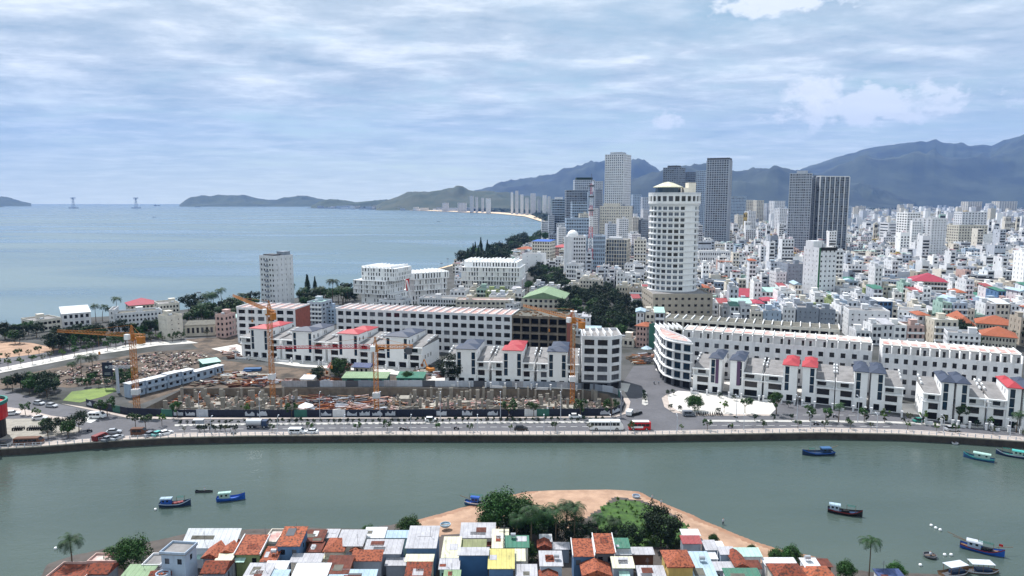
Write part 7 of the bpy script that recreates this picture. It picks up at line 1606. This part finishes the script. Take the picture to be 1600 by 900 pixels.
# ================================================================== RIVERSIDE VILLAGE
RNM = {'tile': 'orange tiled', 'tile_old': 'faded tiled', 'tile_dark': 'dark tiled', 'rust': 'rust red sheet', 'zinc': 'grey sheet', 'zinc_white': 'white sheet', 'zinc_blue': 'pale blue sheet', 'zinc_mint': 'mint sheet', 'zinc_green': 'green sheet', 'zinc_pale_green': 'pale green sheet', 'zinc_olive': 'olive sheet', 'zinc_yellow': 'yellow sheet', 'zinc_cream': 'cream sheet', 'zinc_red': 'red striped sheet', 'roof_pink': 'pink deck', 'zinc_dark_blue': 'dark blue sheet', 'roof_grey': 'grey flat'}
def hut(u0, u1, vb, vf, h, kind, rm, wall, label, rise=None, fall=.6, win=2, rz=0, side=None):
    """u0,u1: front eave left/right; vb, vf: rear and front edge of the roof; h: eave height above the ground"""
    z = 1.6 + h; a, b = G(u0, vf, z), G(u1, vf, z); bk = G((u0 + u1) / 2, vb, z + (fall if kind == 'shed' else 0)); W = b.x - a.x; d = max(2.2, bk.y - a.y)
    o = Bd('village_house', label, 'house', (a.x, a.y, 1.55), rz, 'houses of the riverside village', [wall, 'dark_grey'])
    hol = []
    if win and W > 2.6 and (int(u0 * 7 + vf) % 5) < 2: n = 1 if W < 3.6 else 2; hol = [((k + .5) * W / n - .45, (k + .5) * W / n + .45, h - 1.9, h - .8, 'g') for k in range(n)]
    sd = [(d * .5 - .4, d * .5 + .4, h - 1.9, h - .8, 'g')] if d > 4 else []
    o.block(.12, W - .12, .12, d - .12, -1, h, [(x0 - .12, x1 - .12, z0, z1, s) for x0, x1, z0, z1, s in hol], sd, sd, dep=.12, top=False)
    if kind == 'shed':
        mb = MB(); th_ = .1; i = mb.vs([(-.15, -.25, h), (W + .15, -.25, h), (W + .15, d + .1, h + fall), (-.15, d + .1, h + fall), (-.15, -.25, h + th_), (W + .15, -.25, h + th_), (W + .15, d + .1, h + fall + th_), (-.15, d + .1, h + fall + th_)])
        for f in ((4, 5, 6, 7), (0, 1, 5, 4), (1, 2, 6, 5), (2, 3, 7, 6), (3, 0, 4, 7), (3, 2, 1, 0)): mb.f.append(tuple(i + q for q in f)); mb.m.append(0)
        mb.build('roof', rm, o.root)
        o.mb.poly([(.12, d - .12, h), (W - .12, d - .12, h), (W - .12, d - .12, h + fall), (.12, d - .12, h + fall)]); 
        for x in (.12, W - .12): o.mb.poly([(x, .12, h), (x, d - .12, h), (x, d - .12, h + fall)])
        if side: 
            
            for x in (-.2, W + .04): mb = MB(); i = mb.vs([(x, -.25, h - .1), (x + .16, -.25, h - .1), (x + .16, d, h + fall - .1), (x, d, h + fall - .1), (x, -.25, h + .35), (x + .16, -.25, h + .35), (x + .16, d, h + fall + .35), (x, d, h + fall + .35)]); [(mb.f.append(tuple(i + q for q in f)), mb.m.append(0)) for f in ((4, 5, 6, 7), (0, 1, 5, 4), (1, 2, 6, 5), (2, 3, 7, 6), (3, 0, 4, 7), (3, 2, 1, 0))]; mb.build('gable_kerb', side, o.root)
    elif kind == 'flat':
        mb = MB(); mb.box(-.1, W + .1, -.1, d + .1, h + .002, h + .16); mb.build('roof', rm, o.root); mb = MB(); [mb.box(*q, h + .165, h + .6) for q in ((-.1, W + .1, -.1, .05), (-.1, W + .1, d - .05, d + .1), (-.1, .05, .05, d - .05), (W - .05, W + .1, .05, d - .05))]; mb.build('parapet', wall, o.root)
    else:
        ax = 'y' if kind == 'front_gable' else 'x' if kind == 'gable' else None
        o.hip(0, W, 0, d, h, rise or min(W, d) * .28, rm, over=.25, gable=kind != 'hip', axis=ax)
    if kind == 'shed': VH.append((o.root, W, d, h, fall, label))
    o.finish(); return o
VH = []
V = [
 (431.9, 468, 823, 853, 6, 'shed', 'tile_old', 'blue_wall', 'tall house with faded tiled lean-to roof and blue-grey front', 1.2), (474, 504, 828, 846, 4.6, 'shed', 'rust', 'brown', 'house with plain rust brown roof beside the faded tiled one', .6), (479, 501, 847, 862, 4, 'shed', 'rust', 'brown', 'lower rust brown roofed lean-to in front of the brown roof', .4),
 (506, 526, 827, 840, 4.4, 'shed', 'zinc', 'grey', 'small pale grey roof at the water edge right of the brown roofs', .4), (506, 536, 842, 862, 4.6, 'hip', 'tile', 'off_white', 'orange tiled hipped house with a white canopy in front', 0), (504, 536, 863.5, 873, 3.4, 'shed', 'zinc_cream', 'off_white', 'cream canopy roof in front of the orange hipped house', .3),
 (525, 566, 828, 853, 5, 'shed', 'zinc', 'off_white', 'wide pale grey roof behind the small orange gable', .7), (568, 600, 824, 840, 4.4, 'shed', 'zinc_white', 'white', 'white roof at the water edge left of the mint-edged house', .5), (568, 626, 843, 865, 4.8, 'shed', 'zinc', 'grey', 'widest grey roof with a raised step in the middle of the village', .8), (602, 636, 829, 840, 4.2, 'shed', 'zinc_blue', 'mint', 'pale blue roof strip beside the green bush', .4),
 (634, 681, 822, 856, 6, 'shed', 'zinc', 'blue_wall', 'big pale roof with mint eaves on a blue house', 1.), (549, 595.5, 862, 876, 5, 'shed', 'tile', 'grey', 'long orange tiled roof over a grey walled house', 1.0), (548, 563, 855, 861, 4.2, 'front_gable', 'tile', 'pink_wall', 'tiny orange gable behind the long orange roof', 0), (506, 544, 868, 896, 5, 'shed', 'rust', 'brown', 'streaky rust red roof in the front row', .8),
 (454, 508, 880, 906, 4.8, 'shed', 'zinc_white', 'white', 'large white roof with a green strip in the front row', .8), (413, 447, 877, 889, 4.2, 'shed', 'zinc_white', 'white', 'white stepped roof at the lower left of the row', .4), (411, 447, 890.5, 905, 4.4, 'shed', 'zinc_blue', 'white', 'pale blue roof below the white stepped one', .4), (453, 501, 865, 878, 4, 'shed', 'zinc', 'off_white', 'grey roof behind the large white one', .4), (407, 431, 854, 877, 4.2, 'shed', 'tile', 'grey', 'orange tiled roof left of the faded tall house', .9), (411, 431, 830, 850, 4.6, 'flat', 'roof_pink', 'off_white', 'open roof terrace with pink floor at the water edge', 0),
 (602, 634, 873, 883, 3.6, 'shed', 'zinc', 'grey', 'narrow grey canopy above a dark opening', .3), (633, 672, 878, 900, 4.8, 'shed', 'tile_dark', 'grey', 'dark brown tiled roof with white ridge strip', .8), (633, 676, 870.5, 877, 5, 'shed', 'zinc_cream', 'off_white', 'thin cream strip roof behind the dark brown tiles', .2), (512, 585, 890, 908, 4.6, 'shed', 'zinc_blue', 'white', 'broad white blue roof at the bottom of the photo', .6),
 (690, 717, 839, 871, 5, 'shed', 'zinc_cream', 'white', 'narrow long roof with a white left half', .8), (686, 717, 873, 889, 5.2, 'shed', 'zinc', 'mint', 'square grey roof in front of the narrow long one', .5), (693, 718, 891, 906, 4.8, 'shed', 'zinc_pale_green', 'mint', 'fresh green roof in the very front row', .4), (719, 773, 817, 840, 5, 'shed', 'zinc', 'off_white', 'large grey roof against the big bushes', .7), (719, 759, 843, 856, 4.8, 'shed', 'zinc_olive', 'grey', 'olive green roof above the blue walled house', .5),
 (716, 763, 858.5, 867, 6.8, 'shed', 'zinc', 'deep_blue', 'tall deep blue walled house with a narrow grey roof', .3), (769, 794, 827, 856, 5, 'shed', 'zinc_cream', 'off_white', 'beige roof left of the dark green one', .8), (789, 826, 837, 855, 5.2, 'shed', 'zinc_green', 'off_white', 'dark green sheet roof beside the bushes', .6), (763, 803, 858, 888, 5.8, 'shed', 'zinc_yellow', 'blue_wall', 'large yellow roof over a blue wall with a lattice pole', .9), (803, 820, 858, 876, 5.6, 'shed', 'zinc_cream', 'off_white', 'peach coloured roof joined to the yellow one', .5),
 (844, 862, 835, 846, 3.8, 'shed', 'zinc_white', 'off_white', 'small white roof under the palms', .3), (841, 861, 846, 856, 3.6, 'front_gable', 'tile_dark', 'brick_red', 'little brown brick gable under the palms', 0), (863, 890, 848, 858, 3.2, 'shed', 'zinc', 'grey', 'low grey roof between the palms and the orange houses', .3), (844, 879, 861, 884, 6, 'shed', 'zinc', 'bluish', 'tall grey roofed house with two roof steps', .6),
 (896, 928, 842, 869, 6, 'shed', 'tile', 'blue_wall', 'bright orange tiled roof on a blue house with two windows', 1.1), (931, 961, 834, 864, 6.8, 'shed', 'tile', 'dark_grey', 'tall orange and brown mottled roof beside the blue house', 1.1), (961, 984, 841, 856, 5.8, 'shed', 'zinc_green', 'white', 'teal green roof right of the tall orange one', .5), (963, 986, 857, 866, 4.8, 'shed', 'zinc_white', 'white', 'white canopy roof between the green and cream roofs', .3), (958, 991, 870, 887, 6, 'shed', 'zinc_cream', 'grey', 'cream yellow roof on a grey walled house', .6), (911, 955, 882, 900, 4.6, 'front_gable', 'tile', 'grey', 'orange gable house facing the viewer in the front row', 0),
 (807, 839, 882, 900, 4.8, 'shed', 'zinc', 'blue_wall', 'grey roof tucked right of the yellow one', .5), (844, 871, 893, 905, 4.6, 'front_gable', 'tile_dark', 'brown', 'dark brown gable at the bottom between grey roofs', 0), (988, 1022, 858, 866, 3.6, 'shed', 'zinc', 'brown', 'low grey roof with a dark carport below', .3), (999, 1042, 884, 906, 4.8, 'shed', 'zinc', 'grey', 'big plain grey roof left of the yellow walled house', .6), (1044, 1084, 861, 886, 6.8, 'hip', 'tile', 'yellow_wall', 'yellow walled house with orange hip roof', 0),
 (1067, 1096, 837, 849, 5.8, 'shed', 'zinc_red', 'grey', 'dark red striped roof with a white top edge', .5), (1067, 1094, 831, 836.5, 6.2, 'shed', 'zinc_white', 'white', 'white ledge roof behind the red striped one', .2), (1080, 1122, 862, 904, 4.8, 'shed', 'zinc_blue', 'white', 'long pale blue roof running towards the viewer', 1.0), (1103, 1122, 844, 859, 5, 'shed', 'zinc', 'bluish', 'small grey roofed blue-white house by the sand', .4), (1106, 1121, 864, 873, 4.4, 'shed', 'zinc_white', 'white', 'tiny white canopy by the long pale blue roof', .3), (1123, 1133, 846, 858, 4, 'shed', 'zinc_white', 'white', 'narrow white roof next to the sand', .3),
 (1126, 1149, 856, 866, 5, 'shed', 'zinc', 'bluish', 'grey roof on a pale blue cube house', .4), (1146, 1190, 856, 869, 4.8, 'shed', 'zinc_mint', 'white', 'pale mint roof behind the brown gable', .5), (1150, 1169, 863, 886, 4.8, 'front_gable', 'tile_dark', 'off_white', 'steep reddish brown gable beside the mint roof', 0), (1112, 1150, 878, 891, 4.2, 'shed', 'zinc', 'grey', 'wide grey roof left of the teal roof', .4), (1136, 1190, 888, 905, 4.8, 'shed', 'zinc_green', 'white', 'teal roof in the front row with white edge', .6), (1170, 1190, 876, 888, 4.4, 'shed', 'rust', 'white', 'small rust roof between the teal and mint roofs', .4),
 (1196, 1246, 875, 883, 4, 'shed', 'zinc_white', 'white', 'long thin white roof by the river trees', .3), (1214, 1262, 882, 904, 5, 'hip', 'tile_dark', 'off_white', 'large brown hip roof near the river trees', 0), (1258, 1282, 872, 886, 5, 'shed', 'zinc_white', 'white', 'white roof at the village end', .4), (1267, 1306, 886, 905, 4.6, 'hip', 'tile_old', 'off_white', 'reddish roof at the village end', 0), (1284, 1300, 876, 885, 4.4, 'shed', 'rust', 'brown', 'small rust roof beside a green sheet at the village end', .3), (1377, 1416, 889, 905, 3.6, 'shed', 'zinc_dark_blue', 'white', 'dark blue roof alone past the tall palm', .4),
 (283, 366, 826, 856, 4.6, 'shed', 'zinc_white', 'white', 'very large white sloping roof behind the blue-white house', 2.2), (316, 340, 850, 872, 4.6, 'front_gable', 'tile', 'grey', 'orange gable in front of the large white roof', 0), (342, 366, 848, 866, 4.6, 'front_gable', 'tile', 'grey', 'second orange gable in front of the large white roof', 0), (367, 406, 836, 866, 5, 'shed', 'tile', 'lime_wall', 'wide orange tiled roof with white gable kerbs and green wall', 1.1), (315, 350, 877, 896, 4.2, 'gable', 'tile_dark', 'grey', 'brown tiled roof right of the blue-white house', 0), (336, 361, 865, 876, 4.6, 'shed', 'zinc_cream', 'light_grey', 'small beige roof above the brown tiled one', .3), (378, 418, 880, 905, 4.6, 'shed', 'zinc', 'white', 'grey roof with white edge in the lower left row', .6),
 (186, 230, 882, 905, 3.8, 'shed', 'zinc_pale_green', 'off_white', 'pale green roof left of the blue-white house', .6), (72, 132, 882, 905, 3.4, 'flat', 'tile_dark', 'pink_wall', 'low brown tiled yard roof beside the coconut palm', 0), (137, 182, 868, 880, 4, 'flat', 'roof_pink', 'pink_wall', 'pink walled house with parapet at the lower left', 0), (136, 168, 881, 897, 3.8, 'gable', 'tile_dark', 'grey', 'dark brown tiled gable at the lower left', 0), (232, 260, 893, 905, 3.8, 'gable', 'tile_dark', 'brown', 'reddish tiled roof under the blue-white house', 0), (222, 250, 868, 886, 4., 'flat', 'roof_grey', 'white', 'low flat terrace left of the blue-white house', 0),
]
for (u0, u1, vb, vf, h, kd, rm, wl, lab, fall) in V:
    hut(u0, u1, vb, vf, h, kd, rm, wl, lab, fall=fall, side='white' if lab.startswith(('wide orange', 'bright orange', 'tall orange')) else None)
o = hut(250, 291, 849, 866, 7.8, 'flat', 'roof_grey', 'bluish', 'tall blue-white house with flat roof and a round water tank turret', rz=-.1)
mb = MB(); mb.lathe((1.2, -1.3), [(1.3, -1), (1.3, 5), (1.1, 5), (1.1, 4.6), (.01, 4.6)], 14); mb.build('turret', 'bluish', o.root)
for k in range(5): mb = MB(); mb.lathe((.7 + k * .3, -1.6 + .2 * (k % 2)), [(.16, 4.6), (.2, 4.95), (.01, 4.95)], 7); mb.build('plant_pot', 'tile_old', o.root)
# houses in the very front to fill the bottom edge, partly below the frame
rr = random.Random(31); u = 60
while u < 1300:
    w = rr.uniform(24, 46); rm = rr.choice(['zinc', 'zinc', 'zinc_white', 'rust', 'tile_dark', 'tile', 'zinc_blue', 'tile_old', 'zinc_cream'])
    o = hut(u, u + w, 908 + rr.uniform(0, 2), 925, rr.uniform(3.8, 4.6), 'shed', rm, rr.choice(['white', 'grey', 'bluish', 'off_white']), f'{RNM[rm]} roof cut by the lower photo edge', fall=.4); LBL.append(o.root); u += w + rr.uniform(1, 5)
def vz(u, v): p = G(u, v, 1.4); return (p.x, p.y, max(.3, bank_z(p.x, p.y)) - .05)
for (u, v, k, s, lab) in [(782, 834, 1, .98, 'broad bright green bush mass at the left end of the spit trees'), (826, 838, 1, .72, 'bushy tree in the middle of the spit trees'), (768, 840, 1, .62, 'bush beside the beige and green roofs'), (812, 838, 1, .9, 'wide green crown next to the leftmost spit bush'), (846, 846, 1, .72, 'green crown among the left palms of the spit'), (1033, 857, 2, .80, 'huge dark round tree at the right end of the spit trees'), (985, 860, 0, .5, 'dark green tree between the palms and the huge round tree'), (1012, 850, 1, .4, 'green bushy tree against the grass of the spit'), (205, 898, 1, .75, 'dark bushy tree left of the pale green roof'), (176, 892, 1, .5, 'low dark bush beside the pink walled house'), (640, 842, 1, .55, 'bright green bush at the water edge beside the mint roof'), (575, 838, 1, .33, 'small round bush at the water edge'), (825, 880, 1, .42, 'round green bush right of the yellow roof'), (893, 868, 1, .3, 'light green shrub beside the blue house'), (1237, 878, 1, .42, 'dark green bush at the far end of the spit'), (1213, 880, 1, .36, 'light bush beside the end bush of the spit'), (1115, 848, 1, .24, 'low shrub by the sand behind the grey roofs'), (1175, 862, 1, .22, 'low palm-like shrub behind the mint roof'), (1322, 900, 1, .4, 'leafy light tree left of the tall corner palm'), (1400, 902, 1, .4, 'bush beside the dark blue roof'), (292, 866, 1, .3, 'bush between the flat terrace and the water'), (852, 852, 2, .5, 'dark tree under the left palms of the spit'), (878, 852, 0, .5, 'dark tree between two spit palms'), (905, 850, 2, .52, 'dark tree behind the blue house palm'), (928, 853, 2, .42, 'dark tree behind the tall orange roof'), (958, 857, 0, .42, 'dark tree beside the teal green roof'), (806, 846, 0, .6, 'dark bushy tree over the dark green roof'), (1050, 868, 2, .4, 'dark low crown behind the yellow walled house')]:
    BIG[k].put(vz(u, v), k * 1.7, s, lab, 'village trees')
for (u, v, k, s, lab) in [(115, 905, 0, .95, 'tall coconut palm standing alone at the lower left'), (1357, 912, 2, .85, 'tall coconut palm at the lower right beside the blue roof'), (830, 868, 1, 1.15, 'coconut palm lowest over the small white roof'), (868, 862, 0, 1.0, 'coconut palm left of the orange roofed blue house'), (897, 858, 0, 1.0, 'coconut palm leaning over the blue house'), (934, 856, 1, .8, 'coconut palm behind the tall orange roof'), (850, 850, 3, 1.1, 'coconut palm in the thick of the spit trees'), (884, 842, 3, 1.15, 'coconut palm at the edge of the sand'), (957, 856, 3, .9, 'coconut palm beside the grass of the spit'), (806, 856, 3, 1.0, 'palm over the dark green roof')]:
    PL[k].put(vz(u, v), k * 2.1, s, lab, 'village palms')
rr = random.Random(41)
scatter(GRASSP, 60, [shrub(51, .5, 'leaf_light', 'grass_bush')], 'low bush in the grass of the spit', 'spit bushes', .4, .9, z=1.4, mind=1.4, seed=42)
# lattice power pole in front of the yellow roof, moored rafts by the lower right bank
p = G(788, 900, 1.5); t = thing('power_pole', 'dark lattice power pole in front of the yellow roof', 'pole', p); mb = MB(); lattice(mb, (0, 0, 0), (0, 0, 10.5), .7, .9, .05, taper=.3); mb.build('tower', 'dark_grey', t); mb = MB(); [mb.tube((-1, 0, z), (1, 0, z), .05, n=4) for z in (9.2, 10)]; mb.build('cross_arm', 'dark_grey', t)
for (u, v, L, rz, lab) in [(1492, 896, 7, .25, 'moored pale raft with canopy frame at the lower right bank'), (1532, 893, 7, -.1, 'moored raft with a white awning beside the framed one')]:
    p = G(u, v, 0); t = thing('raft', lab, 'raft', p, rz); mb = MB(); hull(mb, L, 2.4, .4, sheer=.2); mb.build('hull', ['wood', 'dark_grey', 'light_grey'], t); 
    for x in (-2, 0, 2):
        for y in (-.9, .9): mb = MB(); mb.tube((x, y, .1), (x, y, 2.), .05, n=4); mb.build('post', 'wood', t)
    mb = MB(); mb.box(-2.2, 2.2, -1.1, 1.1, 2.0, 2.06); mb.build('awning', 'light_grey', t); mb = MB(); mb.box(-1, 2, -.6, .6, .1, .7); mb.build('crate', 'blue_dark_paint', t)
# water tanks, dish aerials and air units standing on village roofs
rr = random.Random(12)
for (o_, W_, d_, h_, fall_, lab_) in VH:
    q = rr.random()
    if W_ < 2.6 or d_ < 2.5: continue
    if q < .14:
        x, y = rr.uniform(.8, W_ - .8), rr.uniform(.6, d_ - .6); z = h_ + fall_ * y / d_ + .1; mb = MB(); mb.tube((x - .5, y, z + .75), (x + .5, y, z + .75), .38, n=10); [mb.tube((x + a, y + b, z - .1), (x + a, y + b, z + .5), .04, n=4) for a in (-.4, .4) for b in (-.3, .3)]; mb.build('water_tank', 'silver', o_)
    elif q < .5:
        x, y = rr.uniform(.4, W_ - .4), rr.uniform(.4, d_ - .4); z = h_ + fall_ * y / d_; mb = MB(); mb.tube((x, y, z), (x, y, z + 2.2), .03, n=4); [mb.tube((x - .4 + .06 * k, y, z + 1.5 + k * .2), (x + .4 - .06 * k, y, z + 1.5 + k * .2), .015, n=3) for k in range(4)]; mb.build('aerial', 'dark_grey', o_)
    for _ in range(rr.choice((0, 1, 1, 2, 3))):
        mb = MB(); a, b = rr.uniform(0, W_ * .5), rr.uniform(0, d_ * .5); w_, e_ = W_ * rr.uniform(.25, .5), d_ * rr.uniform(.2, .5); z0 = h_ + fall_ * b / d_ + .13; z1 = h_ + fall_ * (b + e_) / d_ + .13
        i = mb.vs([(a, b, z0), (a + w_, b, z0), (a + w_, b + e_, z1), (a, b + e_, z1), (a, b, z0 + .03), (a + w_, b, z0 + .03), (a + w_, b + e_, z1 + .03), (a, b + e_, z1 + .03)])
        for f in ((4, 5, 6, 7), (0, 1, 5, 4), (1, 2, 6, 5), (2, 3, 7, 6), (3, 0, 4, 7)): mb.f.append(tuple(i + k for k in f)); mb.m.append(0)
        mb.build('patch_sheet', rr.choice(['zinc', 'rust', 'rust', 'zinc_white', 'zinc', 'roof_dirty', 'tile_dark', 'dark_grey']), o_)
    if rr.random() < .6:
        mb = MB(); a = rr.uniform(0, W_ * .4); w_ = rr.uniform(W_ * .4, W_ * .7); z = h_ - rr.uniform(.6, 1.6); i = mb.vs([(a, -1.1, z - .35), (a + w_, -1.1, z - .35), (a + w_, .1, z), (a, .1, z), (a, -1.1, z - .3), (a + w_, -1.1, z - .3), (a + w_, .1, z + .05), (a, .1, z + .05)])
        for f in ((4, 5, 6, 7), (0, 1, 5, 4), (1, 2, 6, 5), (3, 0, 4, 7), (3, 2, 1, 0)): mb.f.append(tuple(i + k for k in f)); mb.m.append(0)
        mb.build('awning', rr.choice(['zinc', 'rust', 'zinc_mint', 'roof_dirty', 'zinc']), o_)
# ================================================================== LABELS BY PLACE
ORD = ['first', 'second', 'third', 'fourth', 'fifth', 'sixth', 'seventh', 'eighth', 'ninth', 'tenth', 'eleventh', 'twelfth', 'thirteenth', 'fourteenth', 'fifteenth', 'sixteenth', 'seventeenth', 'eighteenth', 'nineteenth']
TENS = ['', '', 'twenty', 'thirty', 'forty', 'fifty', 'sixty', 'seventy']
def ordw(n):
    if n < 19: return ORD[n]
    t, o = divmod(n + 1, 10)
    return TENS[t][:-1] + 'ieth' if o == 0 else TENS[t] + '-' + ORD[o - 1]
by = {}
for o in LBL: by.setdefault(o['label'], []).append(o)
for lab, os_ in by.items():
    if len(os_) < 2: continue
    os_.sort(key=lambda o: PX(o.location)[0]); nw = len(lab.split())
    for i, o in enumerate(os_): o['label'] = lab + (f', {ordw(i)} from the sea' if nw <= 12 else f', {ordw(i)} along')
for k in [x for x in globals().values() if isinstance(x, Kind)] + BR + ST + BIG + PL + CO + SH:
    if not k.used:
        for c in list(KIDS.get(k.root.name, ())): bpy.data.objects.remove(c)
        bpy.data.objects.remove(k.root); k.used = True
